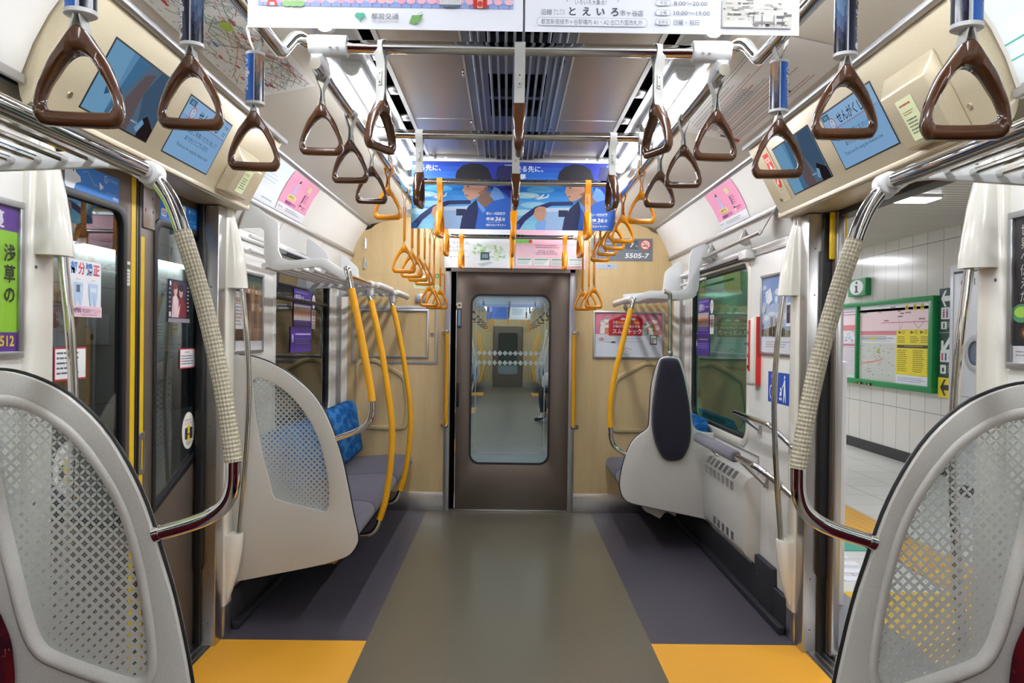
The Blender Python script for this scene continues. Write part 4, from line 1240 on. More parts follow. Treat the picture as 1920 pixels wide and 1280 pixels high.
# ================================================================ DOOR HEADERS WITH SCREENS
HA, HB = (1.022, 2.250), (1.197, 1.917)
HL = math.hypot(HB[0] - HA[0], HB[1] - HA[1])
HD = ((HB[0] - HA[0]) / HL, (HB[1] - HA[1]) / HL)      # down the face (x outwards, z)
def hpt(s, y, z, out=0.0):
    """point on the header face at height z, lifted by out towards the aisle"""
    t = (z - HA[1]) / HD[1]
    return Vector((s * (HA[0] + HD[0] * t - out * -HD[1]), y, z + out * -HD[0]))
def face_axes(s): return (0, -s, 0), (-s * HD[0], 0, -HD[1])
def on_header(sheet, name, s, ynear, ztop, parent, out=0.0008):
    """ynear = the edge that lies on the viewer's left when facing this side"""
    U, V = face_axes(s)
    O = hpt(s, ynear, ztop, out) - Vector(V) * sheet.h
    return sheet.place(name, O, U, V, parent, thick=0.0006)
def screen_text(parent, s, y0, z):
    sh = Sheet(0.372, 0.205, '#84add6', glow=0.80)
    sh.rect(0, 0.372, 0.145, 0.205, '#93b9df')
    sh.rect(0.006, 0.058, 0.180, 0.201, '#4f7290'); sh.text(0.032, 0.185, 0.013, '次は', '#b9d0e6', 'C')
    sh.ell(0.062, 0.160, 0.021, 0.021, '#c04a56', 26); sh.ell(0.062, 0.160, 0.0175, 0.0175, '#b7cfe8', 26); sh.text(0.062, 0.163, 0.014, 'A', '#33414f', 'C'); sh.text(0.062, 0.147, 0.013, '07', '#33414f', 'C')
    sh.text(0.105, 0.150, 0.042, 'せんがくじ', '#27343f', fit=0.185, bold=0.0005)
    sh.rect(0.02, 0.36, 0.1385, 0.1405, '#b0586a')
    sh.text(0.352, 0.180, 0.014, '7号車', '#31404d', 'R'); sh.greek(0.325, 0.355, 0.148, 0.166, 2, '#44586b')
    sh.text(0.186, 0.098, 0.021, '浅草線をご利用くださいまして', '#2c3a48', 'C', fit=0.29)
    sh.text(0.186, 0.070, 0.021, 'ありがとうございます。', '#2c3a48', 'C', fit=0.20)
    sh.text(0.186, 0.040, 0.017, 'Thank you for using the Asakusa Line.', '#3c4d5c', 'C', fit=0.27)
    return on_header(sh, 'route_screen', s, y0, z, parent)
def screen_film(parent, s, y0, z):
    sh = Sheet(0.372, 0.205, '#6d9fc9', glow=0.62)
    sh.rect(0, 0.10, 0, 0.205, '#7fb2d8'); sh.poly([(0.10, 0), (0.13, 0.205), (0.20, 0.205), (0.17, 0)], '#4e7fa8')
    sh.poly([(0.13, 0.0), (0.15, 0.06), (0.145, 0.10), (0.165, 0.135), (0.20, 0.205), (0.372, 0.205), (0.372, 0.0)], '#62788f')
    sh.poly([(0.15, 0.02), (0.165, 0.09), (0.20, 0.17), (0.25, 0.19), (0.235, 0.10), (0.24, 0.0), (0.16, 0.0)], '#6e6266')
    sh.poly([(0.235, 0.12), (0.27, 0.205), (0.372, 0.205), (0.372, 0.05), (0.28, 0.03)], '#4a6480'); sh.poly([(0.300, 0.0), (0.285, 0.05), (0.31, 0.07), (0.372, 0.04), (0.372, 0)], '#2b2226')
    sh.poly([(0.05, 0.09), (0.075, 0.105), (0.085, 0.075), (0.06, 0.06)], '#3c6283')
    sh.poly([(0.27, 0.02), (0.29, 0.055), (0.31, 0.045), (0.295, 0.01)], '#7fb0d6'); sh.greek(0.235, 0.285, 0.025, 0.04, 1, '#aebecd')
    return on_header(sh, 'advert_screen', s, y0, z, parent)
def header_box(parent, s, y0, y1, z1, z0, name, lab):
    """hooded sensor housing standing off the face; sticker on its sloping front"""
    mb = MB(); m = header_paint
    base = [hpt(s, y, z) for y, z in ((y0, z1), (y1, z1), (y1, z0), (y0, z0))]
    ym0, ym1 = y0 + 0.018, y1 - 0.018
    mid = [hpt(s, y, z, o) for y, z, o in ((ym0, z1 - 0.045, 0.048), (ym1, z1 - 0.045, 0.048), (ym1, z0 + 0.012, 0.042), (ym0, z0 + 0.012, 0.042))]
    B = [mb.bm.verts.new(p) for p in base]; Mv = [mb.bm.verts.new(p) for p in mid]
    for i in range(4): mb.face([B[i], B[(i + 1) % 4], Mv[(i + 1) % 4], Mv[i]], m)
    mb.face(Mv, m); mb.face(B[::-1], m)
    o = mb.build(name, parent, bevel=0.005); o['label'] = lab
    # pale warning label
    sh = Sheet(0.085, 0.125, '#dfe6b8')
    sh.greek(0.010, 0.075, 0.096, 0.112, 1, '#c05a3c', gap=0.1); sh.greek(0.012, 0.072, 0.075, 0.088, 2, '#b88a5a'); sh.greek(0.012, 0.072, 0.015, 0.066, 5, '#6d7f6a')
    yl = (y0 + y1) / 2 + s * 0.055
    U = Vector((0, -s, 0)); V = (mid[0] - mid[3]).normalized()
    O = mid[3].copy(); O.y = yl; N = U.cross(V)
    sh.place('warning_label', O + N * 0.001 + V * 0.015, U, V, o, back=False, thick=0.0004)
for nm, s in sides():
    t = thing('door_header', ('beige door header with two screens above the closed left doors' if s < 0 else 'beige door header with two screens and red SOS sticker above the open right doorway'), 'header', (s * 1.1, 2.7, 1.92), 'door headers')
    mb = MB()
    pr = [(s * 1.0435, 2.2095), (s * HB[0], HB[1]), (s * (HB[0] + 0.008), HB[1] - 0.010), (s * (HB[0] + 0.022), HB[1] - 0.009), (s * (HB[0] + 0.03), HB[1] + 0.01), (s * 1.24, 2.0), (s * 1.15, 2.185)]
    mb.prism(pr, 'Y', 1.905, 3.478, header_paint)
    mb.build('casing', t, bevel=0.003)
    mb = MB(); mb.prism([(s * HB[0], HB[1] - 0.001), (s * (HB[0] + 0.009), HB[1] - 0.0115), (s * (HB[0] + 0.016), HB[1] - 0.014), (s * (HB[0] - 0.001), HB[1] - 0.005)], 'Y', 1.905, 3.478, alu); mb.build('edge_strip', t)
    for y in ((2.02, 3.36) if s < 0 else (3.385, 2.005)):
        mb = MB(); p = hpt(s, y, 1.968, 0.0); N = Vector((s * HD[1], 0, -HD[0])); mb.cyl(p, p + N * 0.004, 0.0085, chrome, 12); mb.box(p.x - 0.001, p.x + 0.001, y - 0.003, y + 0.003, p.z - 0.003, p.z + 0.003, dark_void); mb.build('lock', t)
    if s < 0:
        for (y0, f) in ((2.083, screen_film), (2.573, screen_text)):
            sh = Sheet(0.384, 0.215, '#14161a'); fr = on_header(sh, 'screen_bezel', s, y0 - 0.006, 2.142, t, 0.0002); f(fr, s, y0, 2.137)
        header_box(t, s, 3.075, 3.335, 2.10, 1.925, 'sensor_housing', 'sensor housing with pale yellow label')
    else:
        for (y0, f) in ((3.235, screen_film), (2.745, screen_text)):
            sh = Sheet(0.384, 0.215, '#14161a'); fr = on_header(sh, 'screen_bezel', s, y0 + 0.006, 2.152, t, 0.0002); f(fr, s, y0, 2.147)
        header_box(t, s, 2.03, 2.30, 2.13, 1.925, 'sensor_housing', 'sensor housing with pale yellow label')
        sh = Sheet(0.085, 0.26, '#c9bc9e')
        sh.rr(0.012, 0.073, 0.150, 0.222, 0.006, '#e0402f'); sh.text(0.0425, 0.184, 0.029, 'SOS', '#f4f1ea', 'C', fit=0.05, bold=0.0008); sh.rect(0.039, 0.046, 0.166, 0.180, '#f4f1ea'); sh.poly([(0.030, 0.152), (0.056, 0.152), (0.050, 0.168), (0.036, 0.168)], '#f4f1ea')
        sh.ell(0.044, 0.090, 0.023, 0.027, '#d9382b', 24); sh.poly([(0.030, 0.078), (0.030, 0.098), (0.036, 0.092), (0.052, 0.108), (0.058, 0.102), (0.042, 0.086), (0.048, 0.080)], '#f4f1ea'); sh.greek(0.02, 0.06, 0.05, 0.055, 1, '#6b6455')
        on_header(sh, 'emergency_sticker', s, 3.37, 2.185, t)

# ================================================================ LUGGAGE RACKS
def rack_slats(t, s, y0, y1, xs, zf):
    for x in xs:
        mb = MB(); mb.tube([(s * x, y0, zf(x)), (s * x, y1, zf(x))], 0.0085, chrome if y0 < 0 else rack_white, 10); mb.build('slat', t)
def zf_near(x): return 1.748 - (x - 0.90) * 0.035
for nm, s in sides():
    t = thing('luggage_rack', 'near chrome luggage rack on the %s, above the %s' % (nm, 'green and purple poster' if s < 0 else 'dark poster with white lettering'), 'rack', (s * 1.0, 1.0, 1.7), 'luggage racks')
    mb = MB(); mb.tube([(s * 0.846, -2.0, 1.717), (s * 0.846, 1.755, 1.717)], 0.0185, chrome, 20); mb.build('front_rail', t)
    rack_slats(t, s, -2.0, 1.768, (0.915, 0.975, 1.035, 1.095, 1.155, 1.215), zf_near)
    mb = MB()
    br = [(0.835, 1.697), (0.862, 1.738), (0.90, 1.764), (0.97, 1.765), (1.22, 1.752), (1.285, 1.765), (1.285, 1.700), (1.2, 1.715), (0.95, 1.728), (0.90, 1.722), (0.87, 1.700)]
    mb.prism(fillet([(s * a, b) for a, b in br], 0.012, 3), 'Y', 1.766, 1.782, rack_white); mb.build('end_bracket', t, bevel=0.002)
    mb = MB(); socket(mb, (s * 0.842, 1.772, 1.714), (0, 1, 0), 0.027, 0.045); mb.ball((s * 0.838, 1.775, 1.706), 0.0265, rack_white, 8); mb.build('fitting', t, bevel=0.003)
    # far rack
    y0 = 3.572 if s < 0 else 4.86
    sh_ = 0.0
    t = thing('luggage_rack', 'far grey luggage rack on the %s, with stepped bracket above %s' % (nm, 'three yellow poles' if s < 0 else 'padded grey partition'), 'rack', (s * 1.0, y0, 1.65), 'luggage racks')
    mb = MB()
    if s < 0: br = [(-1.288, 1.945), (-1.245, 1.96), (-1.18, 1.932), (-1.148, 1.906), (-1.084, 1.863), (-1.083, 1.735), (-1.067, 1.702), (-1.03, 1.690), (-0.885, 1.703), (-0.862, 1.698), (-0.775, 1.645), (-0.762, 1.622), (-0.772, 1.602), (-0.79, 1.605), (-0.885, 1.664), (-1.08, 1.643), (-1.115, 1.650), (-1.14, 1.675), (-1.149, 1.72), (-1.149, 1.827), (-1.17, 1.840), (-1.288, 1.835)]
    else: br = [(1.288, 1.955), (1.235, 1.962), (1.171, 1.936), (1.128, 1.913), (1.113, 1.86), (1.108, 1.705), (1.094, 1.672), (1.062, 1.654), (0.94, 1.652), (0.866, 1.652), (0.785, 1.622), (0.768, 1.598), (0.776, 1.580), (0.795, 1.583), (0.86, 1.604), (1.10, 1.598), (1.145, 1.612), (1.172, 1.66), (1.179, 1.72), (1.179, 1.80), (1.20, 1.825), (1.288, 1.835)]
    mb.prism(br, 'Y', y0 - 0.008, y0 + 0.008, rack_white); mb.build('end_bracket', t, bevel=0.002)
    mb = MB(); mb.tube([(s * 1.279, y0, 1.835), (s * 1.235, y0, 1.965)], 0.017, satin, 14); mb.build('wall_mount', t, bevel=0.003)
    ends = [y for y in (4.62, 5.55) if y > y0 + 0.3]
    for y in ends:
        mb = MB()
        b2 = [(1.226, 1.925), (1.18, 1.90), (1.10, 1.83), (1.085, 1.69), (0.80, 1.665), (0.80, 1.640), (1.226, 1.62)]
        mb.prism(fillet([(s * a, b) for a, b in b2], 0.02, 3), 'Y', y - 0.006, y + 0.006, rack_white); mb.build('support_plate', t, bevel=0.002)
    y1 = 5.93
    for x in (0.875, 0.93, 0.985, 1.04, 1.095, 1.15): 
        mb = MB(); zz = 1.648 + (x - 0.875) * 0.06 + (-0.03 if s > 0 else 0); mb.tube([(s * x, y0, zz), (s * x, y1, zz)], 0.0135, rack_white, 12); mb.build('slat', t)
    for x, z in ((1.215, 1.735), (1.215, 1.80)):
        mb = MB(); mb.tube([(s * x, y0, z), (s * x, y1, z)], 0.0085, rack_white, 10); mb.build('slat', t)
    fx, fz = (0.785, 1.632) if s < 0 else (0.782, 1.600)
    mb = MB(); mb.tube([(s * fx, y0, fz), (s * fx, 5.78, fz)], 0.0135, chrome, 14); mb.build('front_rail', t)
    for a, b in (((4.45, 5.02), (5.20, 5.80)) if s < 0 else ((5.02, 5.80),)):
        mb = MB(); pts = [(s * (fx - 0.004), a, fz + 0.004), (s * (fx - 0.010), a + 0.06, fz + 0.006), (s * (fx - 0.010), b - 0.06, fz + 0.006), (s * (fx - 0.004), b, fz)]
        mb.tube(pts, [0.017, 0.021, 0.021, 0.018], rack_white, 14); mb.build('grip_cover', t)

# guard rail over the wheelchair space
t = thing('wall_rail', 'slim steel guard rail with triangular brackets above the green-tinted window', 'rail', (1.2, 4.4, 1.85))
mb = MB(); mb.tube([(1.200, 5.10, 1.860), (1.200, 3.85, 1.876), (1.200, 3.76, 1.878)], 0.011, satin, 12); mb.build('rail', t)
mb = MB(); mb.obox((1.207, 3.665, 1.922), (0.004, 0, 0.002), (0, 0.105, -0.045), (0.012, 0.008, 0.020), satin); mb.build('end_plate', t, bevel=0.002)
for y in (4.12, 4.78):
    mb = MB(); mb.prism([(1.200, 1.868), (1.236, 1.955), (1.262, 1.895), (1.270, 1.862), (1.240, 1.850)], 'Y', y, y + 0.008, satin); mb.prism([(1.238, 1.952), (1.262, 1.895), (1.250, 1.890), (1.230, 1.945)], 'Y', y - 0.02, y + 0.03, satin); mb.build('bracket', t, bevel=0.001)
for nm, s in sides():
    t = thing('blind_box', 'grey roller blind box above the %s end window' % ('green-tinted' if s > 0 else 'dark left'), 'blind box', (s * 1.27, 4.8, 1.78))
    mb = MB(); a, b = sorted((s * 1.238, s * 1.286)); mb.box(a, b, 4.225, 5.295, 1.798, 1.830, alu); mb.build('casing', t, bevel=0.003)
    for e0, e1 in ((4.09, 4.222), (5.298, 5.62)):
        mb = MB(); a2, b2 = sorted((s * 1.232, s * 1.286)); mb.box(a2, b2, e0, e1, 1.785, 1.832, rack_white); mb.build('end_cap', t, bevel=0.003)
    mb = MB(); a, b = sorted((s * 1.25, s * 1.286)); mb.box(a, b, 4.225, 5.295, 1.788, 1.7995, plastic_dark); mb.build('slot', t)

# ================================================================ PARTITIONS
NO = [(1.29, 1.262), (1.21, 1.262), (1.15, 1.258), (1.085, 1.238), (1.02, 1.203), (0.95, 1.138), (0.892, 1.052), (0.846, 0.955), (0.812, 0.850), (0.780, 0.745), (0.748, 0.600), (0.728, 0.480), (0.715, 0.420), (0.722, 0.375), (0.75, 0.335), (0.80, 0.312), (0.92, 0.282), (1.29, 0.205)]
NH = [(1.192, 1.165), (1.170, 1.178), (1.13, 1.172), (1.075, 1.146), (1.013, 1.098), (0.953, 1.020), (0.910, 0.940), (0.878, 0.840), (0.858, 0.744), (0.844, 0.648), (0.841, 0.592), (0.852, 0.566), (0.880, 0.562), (0.96, 0.588), (1.042, 0.618), (1.074, 0.640), (1.098, 0.690), (1.125, 0.790), (1.160, 0.935), (1.183, 1.06)]
FO = [(1.287, 1.252), (1.217, 1.248), (1.155, 1.232), (1.094, 1.206), (1.032, 1.170), (0.94, 1.097), (0.878, 1.018), (0.828, 0.915), (0.782, 0.779), (0.752, 0.650), (0.726, 0.520), (0.704, 0.423), (0.709, 0.381), (0.74, 0.338), (0.801, 0.311), (0.912, 0.280), (1.287, 0.203)]
FH = [(1.193, 1.118), (1.184, 1.142), (1.162, 1.148), (1.13, 1.138), (1.076, 1.112), (1.006, 1.055), (0.942, 0.974), (0.899, 0.897), (0.868, 0.808), (0.845, 0.705), (0.836, 0.614), (0.841, 0.557), (0.861, 0.536), (0.927, 0.549), (1.07, 0.586), (1.098, 0.614), (1.115, 0.680), (1.148, 0.795), (1.180, 0.971)]
def smooth2(p, n=3):
    """round an outline; one that starts and ends on the wall keeps its straight wall edge"""
    if p[0][0] > 1.28:
        return [(min(v.x, 1.284), v.y) for v in catmull([(a, b, 0) for a, b in p], n)]
    return [(v.x, v.y) for v in catmull([(a, b, 0) for a, b in p], n, True)]
etch = {}
for nm, s in sides():
    for which, Y0, Y1, O_, H_ in (('near', 1.752, 1.792, NO, NH), ('far', 3.562, 3.594, FO, FH)):
        if which == 'far' and s > 0: continue
        lab = {('near', -1): 'near left seat partition, grey frame round etched lattice glass', ('near', 1): 'near right seat partition, grey frame with yellow platform paving seen through its glass', ('far', -1): 'grey bench-end partition with small etched window before the blue seat back'}[(which, s)]
        t = thing('seat_partition', lab, 'partition', (s * 1.0, (Y0 + Y1) / 2, 0.2), 'seat partitions with etched glass')
        o = [(s * a, b) for a, b in smooth2(O_)]
        h = [(s * a, b) for a, b in smooth2(H_)]
        c = Vector((sum(p[0] for p in h) / len(h), sum(p[1] for p in h) / len(h)))
        mb = MB()
        if which == 'near':
            # moulded frame: lip, swelling, trough at the glass
            n = len(h)
            def off(pl, d):
                q = []
                for i, p in enumerate(pl):
                    a, b = Vector(pl[i - 1]), Vector(pl[(i + 1) % len(pl)])
                    tt = (b - a).normalized(); nn = Vector((tt.y, -tt.x))
                    if (Vector(p) - c).dot(nn) < 0: nn = -nn
                    q.append(tuple(Vector(p) + nn * d))
                return q
            mb.plate(o, [off(h, 0.030)], 'Y', Y0 + 0.006, Y1, part_gray)
            mb.build('frame', t, bevel=0.010, seg=3)
            mb = MB()
            prof = [(0.031, Y0 + 0.012), (0.029, Y0 + 0.004), (0.022, Y0), (0.012, Y0 + 0.003), (0.004, Y0 + 0.012), (0.000, Y0 + 0.020), (0.0, Y1 - 0.006), (0.031, Y1 - 0.002)]
            rings = [[(x, y, z) for x, z in off(h, d)] for d, y in prof]
            V = [[mb.bm.verts.new(p) for p in rg] for rg in rings]
            for i in range(len(V)):
                for k in range(n): mb.face([V[i][k], V[i][(k + 1) % n], V[(i + 1) % len(V)][(k + 1) % n], V[(i + 1) % len(V)][k]], part_gray)
            mb.build('inner_moulding', t, ang=60)
            gy = Y0 + 0.022
        else:
            mb.plate(o, [h], 'Y', Y0, Y1, part_gray)
            mb.build('frame', t, bevel=0.006, seg=3)
            gy = Y0 + 0.012
        # black rubber edging follows the free edge
        mb = MB()
        free = [(x, z) for x, z in o if abs(x) < 1.27]
        k0 = max(range(len(free)), key=lambda k: free[k][1])
        free = sorted(free, key=lambda p: -p[1]) if False else free
        ym = (Y0 + Y1) / 2 + 0.004
        pts = [(x, ym, z) for x, z in free]
        mb.tube([(p[0] + s * -0.0012, p[1], p[2] + (0.0012 if p[2] > 0.5 else -0.001)) for p in pts], 0.0052 if which == 'near' else 0.004, black_rub, 8)
        mb.build('edge_trim', t)
        sp = 0.0185
        key = '%s%d' % (which, s)
        ox = s * 1.0
        # local coordinates of the pane: x from the partition's middle, z from 0.2
        if which == 'near': mk = shippo(sp, s * (0.955 - 1.0), 1.0 - 0.2, 0.72, -s)
        else: mk = shippo(sp, s * (0.955 - 1.0), 0.96 - 0.2, 0.68, -s)
        gm = frosted('etched_lattice_' + key, mk, '#d5d8d5', '#eef2f1', 0.84)
        mb = MB(); mb.prism(h, 'Y', gy, gy + 0.0005, gm); mb.build('etched_pane', t)

# partition with a tall headrest pad at the wheelchair space
t = thing('seat_partition', 'solid grey partition with tall dark padded headrest beside the wheelchair space', 'partition', (1.0, 4.85, 0.2))
RO = [(1.286, 0.205), (1.20, 0.228), (0.90, 0.288), (0.762, 0.318), (0.718, 0.350), (0.698, 0.400), (0.697, 0.460), (0.710, 0.540), (0.735, 0.627), (0.762, 0.690), (0.795, 0.732), (0.850, 0.772), (0.870, 0.800), (0.875, 0.850), (0.880, 0.980), (0.888, 1.070), (0.905, 1.145), (0.925, 1.205), (0.945, 1.232), (0.985, 1.244), (1.035, 1.240), (1.062, 1.222), (1.085, 1.165), (1.105, 1.095), (1.128, 0.985), (1.140, 0.850), (1.165, 0.790), (1.215, 0.770), (1.286, 0.765)]
ro = smooth2(RO)
mb = MB(); mb.prism(ro, 'Y', 4.838, 4.866, part_gray); mb.build('panel', t, bevel=0.006, seg=3)
mb = MB(); free = [(x, z) for x, z in ro if x < 1.26 and (x < 1.14)]
mb.tube([(x, 4.864, z) for x, z in free], 0.0045, black_rub, 8); mb.build('edge_trim', t)
RP = [(0.934, 1.214), (0.96, 1.230), (1.02, 1.231), (1.047, 1.215), (1.070, 1.150), (1.088, 1.085), (1.118, 0.936), (1.130, 0.802), (1.124, 0.702), (1.093, 0.625), (1.056, 0.594), (0.99, 0.590), (0.949, 0.616), (0.908, 0.699), (0.887, 0.799), (0.885, 0.899), (0.893, 0.99), (0.905, 1.075), (0.918, 1.150)]
rp = smooth2(RP); cx = sum(p[0] for p in rp) / len(rp); cz = sum(p[1] for p in rp) / len(rp)
mb = MB(); mb.loft([[(cx + (x - cx) * k, y, cz + (z - cz) * (1 - (1 - k) * 0.5)) for x, z in rp] for k, y in ((1.0, 4.838), (1.0, 4.822), (0.985, 4.808), (0.94, 4.797), (0.86, 4.790), (0.5, 4.786))], pad_dark); mb.build('headrest_pad', t, ang=70)

# ================================================================ GRAB POLES
NP = [(0.846, 1.712), (0.826, 1.697), (0.800, 1.660), (0.782, 1.620), (0.770, 1.585)]
NS = [(0.770, 1.585), (0.735, 1.475), (0.700, 1.345), (0.672, 1.215), (0.655, 1.110), (0.648, 1.060)]
NB = [(0.648, 1.060), (0.650, 1.005), (0.664, 0.965), (0.695, 0.937), (0.74, 0.917), (0.818, 0.893)]
def pole(t, s, Y, segs, r, rs, sleeve, y2=None, names=('upper_tube', 'grip_sleeve', 'lower_tube')):
    for (pts, m, rr), nm_ in zip(((segs[0], chrome, r), (segs[1], sleeve, rs), (segs[2], chrome, r)), names):
        P = catmull([(s * a, Y + (b2[0] if b2 else 0), b) for a, b, *b2 in pts], 6)
        mb = MB()
        if m is sleeve:
            mb.tube(P, rr, m, 20)
            mb.build(nm_, t, ang=60)
        else:
            mb.tube(P, rr, m, 18); mb.build(nm_, t, ang=60)
for nm, s in sides():
    t = thing('grab_pole', 'near %s curved grab pole with dimpled beige sleeve and chrome ends' % nm, 'pole', (s * 0.7, 1.772, 0.89), 'near grab poles with beige sleeves')
    pole(t, s, 1.772, (NP, NS, NB), 0.0172, 0.0198, sleeve_beige)
    mb = MB(); mb.tube([(s * 0.812, 1.772, 0.895), (s * 0.826, 1.772, 0.890)], [0.0185, 0.0195], chrome, 16); mb.build('end_flange', t)
# yellow poles
t = thing('grab_pole', 'first yellow grab pole on the left, joined to the bench-end partition', 'pole', (-0.7, 3.578, 0.87), 'yellow grab poles')
pole(t, -1, 3.578, ([(0.766, 1.615), (0.776, 1.648), (0.766, 1.655), (0.758, 1.62), (0.748, 1.565)], [(0.748, 1.565), (0.712, 1.40), (0.680, 1.24), (0.655, 1.11), (0.646, 1.046)], [(0.646, 1.046), (0.647, 0.995), (0.660, 0.950), (0.690, 0.920), (0.735, 0.898), (0.818, 0.868)]), 0.0145, 0.0172, sleeve_yel)
for k, (Y, lab) in enumerate(((4.30, 'second yellow grab pole on the left, in the middle of the bench'), (5.12, 'third yellow grab pole on the left, nearest the end wall'))):
    t = thing('grab_pole', lab, 'pole', (-0.72, Y, 0.25), 'yellow grab poles')
    pole(t, -1, Y, ([(0.790, 1.640), (0.800, 1.60), (0.797, 1.585), (0.790, 1.560), (0.785, 1.545)], [(0.785, 1.545), (0.735, 1.330), (0.690, 1.080), (0.660, 0.850), (0.664, 0.640), (0.690, 0.440), (0.722, 0.325)], [(0.722, 0.325), (0.738, 0.282), (0.765, 0.252), (0.80, 0.240), (0.86, 0.240)]), 0.0145, 0.0172, sleeve_yel)
    mb = MB(); mb.tube([(-0.793, Y, 1.612), (-0.788, Y, 1.568)], [0.022, 0.0205], rack_white, 16); socket(mb, (-0.786, Y, 1.630), (0, 1, 0), 0.021, 0.06); mb.build('fitting', t, bevel=0.003)
t = thing('grab_pole', 'single yellow grab pole on the right, joined to padded partition', 'pole', (0.7, 4.862, 0.6), 'yellow grab poles')
pole(t, 1, 4.862, ([(0.778, 1.592), (0.772, 1.600), (0.766, 1.590), (0.758, 1.562), (0.750, 1.535)], [(0.750, 1.535), (0.695, 1.300), (0.645, 1.070), (0.627, 0.900), (0.632, 0.790)], [(0.632, 0.790), (0.636, 0.735), (0.650, 0.685), (0.680, 0.650), (0.722, 0.625), (0.775, 0.600)]), 0.0145, 0.0172, sleeve_yel)
t = thing('support_pole', 'straight chrome pole standing on the padded partition, up to the rack', 'pole', (0.997, 4.855, 1.24))
mb = MB(); mb.tube([(0.998, 4.855, 1.242), (0.994, 4.855, 1.610)], 0.0125, chrome, 16); mb.build('tube', t)
mb = MB(); mb.tube([(0.998, 4.855, 1.238), (0.998, 4.855, 1.275)], 0.017, satin, 16); mb.build('foot_collar', t, bevel=0.002)
mb = MB(); mb.tube(catmull([(0.994, 4.855, 1.600), (0.992, 4.85, 1.628), (0.975, 4.848, 1.645), (0.955, 4.848, 1.648)], 5), 0.016, chrome, 14); mb.build('top_elbow', t)

# slim handrails on the door pillars, in moulded cream shrouds
for nm, s in sides():
    for which, Y in (('near', 2.075), ('far', 3.475)):
        lab = '%s %s slim chrome door handrail held in cream shrouds' % (which, nm)
        t = thing('door_handrail', lab, 'handrail', (s * 1.25, Y, 0.15), 'slim handrails beside the doors')
        mb = MB(); mb.tube(catmull([(s * 1.222, Y, 1.62), (s * 1.210, Y, 1.50), (s * 1.192, Y, 1.33), (s * 1.182, Y, 1.13), (s * 1.186, Y, 0.93), (s * 1.201, Y, 0.70), (s * 1.218, Y, 0.50), (s * 1.224, Y, 0.42)], 5), 0.0128, chrome, 16); mb.build('rail', t, ang=60)
        # upper shroud: D-section growing downwards out of the pillar
        def ringz(xi, z, hw, rr=0.6):
            x_out = 1.28
            pts = []
            for k in range(9):
                a = R(-90 + 180 * k / 8)
                pts.append((s * (xi + (x_out - xi) * (1 - math.cos(a)) * 0.55), Y + hw * math.sin(a), z))
            pts += [(s * x_out, Y + hw, z), (s * x_out, Y - hw, z)]
            return pts
        mb = MB()
        mb.loft([ringz(1.258, 1.905, 0.028), ringz(1.252, 1.87, 0.031), ringz(1.232, 1.80, 0.037), ringz(1.212, 1.72, 0.042), ringz(1.199, 1.64, 0.046), ringz(1.191, 1.565, 0.048), ringz(1.190, 1.553, 0.048)], cream); mb.build('upper_shroud', t, ang=50)
        mb = MB()
        mb.loft([ringz(1.201, 0.453, 0.044), ringz(1.199, 0.446, 0.046), ringz(1.205, 0.37, 0.045), ringz(1.220, 0.28, 0.038), ringz(1.243, 0.20, 0.028), ringz(1.266, 0.142, 0.018)], cream); mb.build('lower_shroud', t, ang=50)

# ================================================================ SEATS
def cushion(mb, s, xa, xb, y0, y1, z0, z1, m, r=0.05):
    pr = fillet([(s * xa, z0 + 0.02), (s * xa, z1 - 0.012), (s * (xa + 0.12), z1), (s * xb, z1 - 0.03), (s * xb, z0), (s * (xa + 0.1), z0)], [0.045, 0.045, 0.06, 0.02, 0.02, 0.06], 5)
    mb.prism(pr, 'Y', y0, y1, m)
def bench(t, s, ys, m_seat, m_back, z=0.44, backs=True, xa=0.745):
    for a, b in zip(ys[:-1], ys[1:]):
        mb = MB(); cushion(mb, s, xa, 1.24, a + 0.003, b - 0.003, z - 0.115, z, m_seat); mb.build('seat_cushion', t, bevel=0.016, seg=3)
        if backs:
            mb = MB()
            pr = fillet([(s * 1.205, z - 0.01), (s * 1.12, z + 0.02), (s * 1.175, 0.80), (s * 1.20, 0.845), (s * 1.255, 0.845), (s * 1.265, z)], [0.02, 0.04, 0.04, 0.03, 0.01, 0.02], 4)
            mb.prism(pr, 'Y', a + 0.004, b - 0.004, m_back); mb.build('backrest', t, bevel=0.016, seg=3)
    mb = MB(); a, b = sorted((s * 0.86, s * 1.27)); mb.box(a, b, ys[0] + 0.04, ys[-1] - 0.04, z - 0.155, z - 0.110, kick_m); mb.build('seat_pan', t, bevel=0.004)
t = thing('bench_seat', 'grey-cushioned bench on the left with blue patterned seat backs', 'seat', (-1.0, 4.7, 0.3), 'bench seats')
bench(t, -1, [3.60, 4.28, 5.12, 5.955], seat_gray, seat_blue)
mb = MB()
for (y, x) in ((3.80, -1.0), (3.80, -0.9)):
    pass
mb.prism([(-1.12, 0.30), (-0.82, 0.30), (-0.86, 0.215), (-0.98, 0.195), (-1.06, 0.225)], 'Y', 3.85, 4.1, pcol('#c08a3a')); mb.prism([(-1.00, 0.30), (-0.82, 0.30), (-0.87, 0.21)], 'Y', 3.84, 3.85, pcol('#d8a850')); mb.build('heater_cover', t)
t = thing('bench_seat', 'grey-cushioned bench on the right behind the padded partition', 'seat', (1.0, 5.4, 0.3), 'bench seats')
bench(t, 1, [4.885, 5.42, 5.955], seat_gray, seat_blue)
mb = MB(); mb.prism([(1.12, 0.30), (0.84, 0.30), (0.88, 0.235), (0.98, 0.185), (1.02, 0.235), (1.08, 0.20)], 'Y', 5.0, 5.2, pcol('#c9c4bb')); mb.build('heater_cover', t)
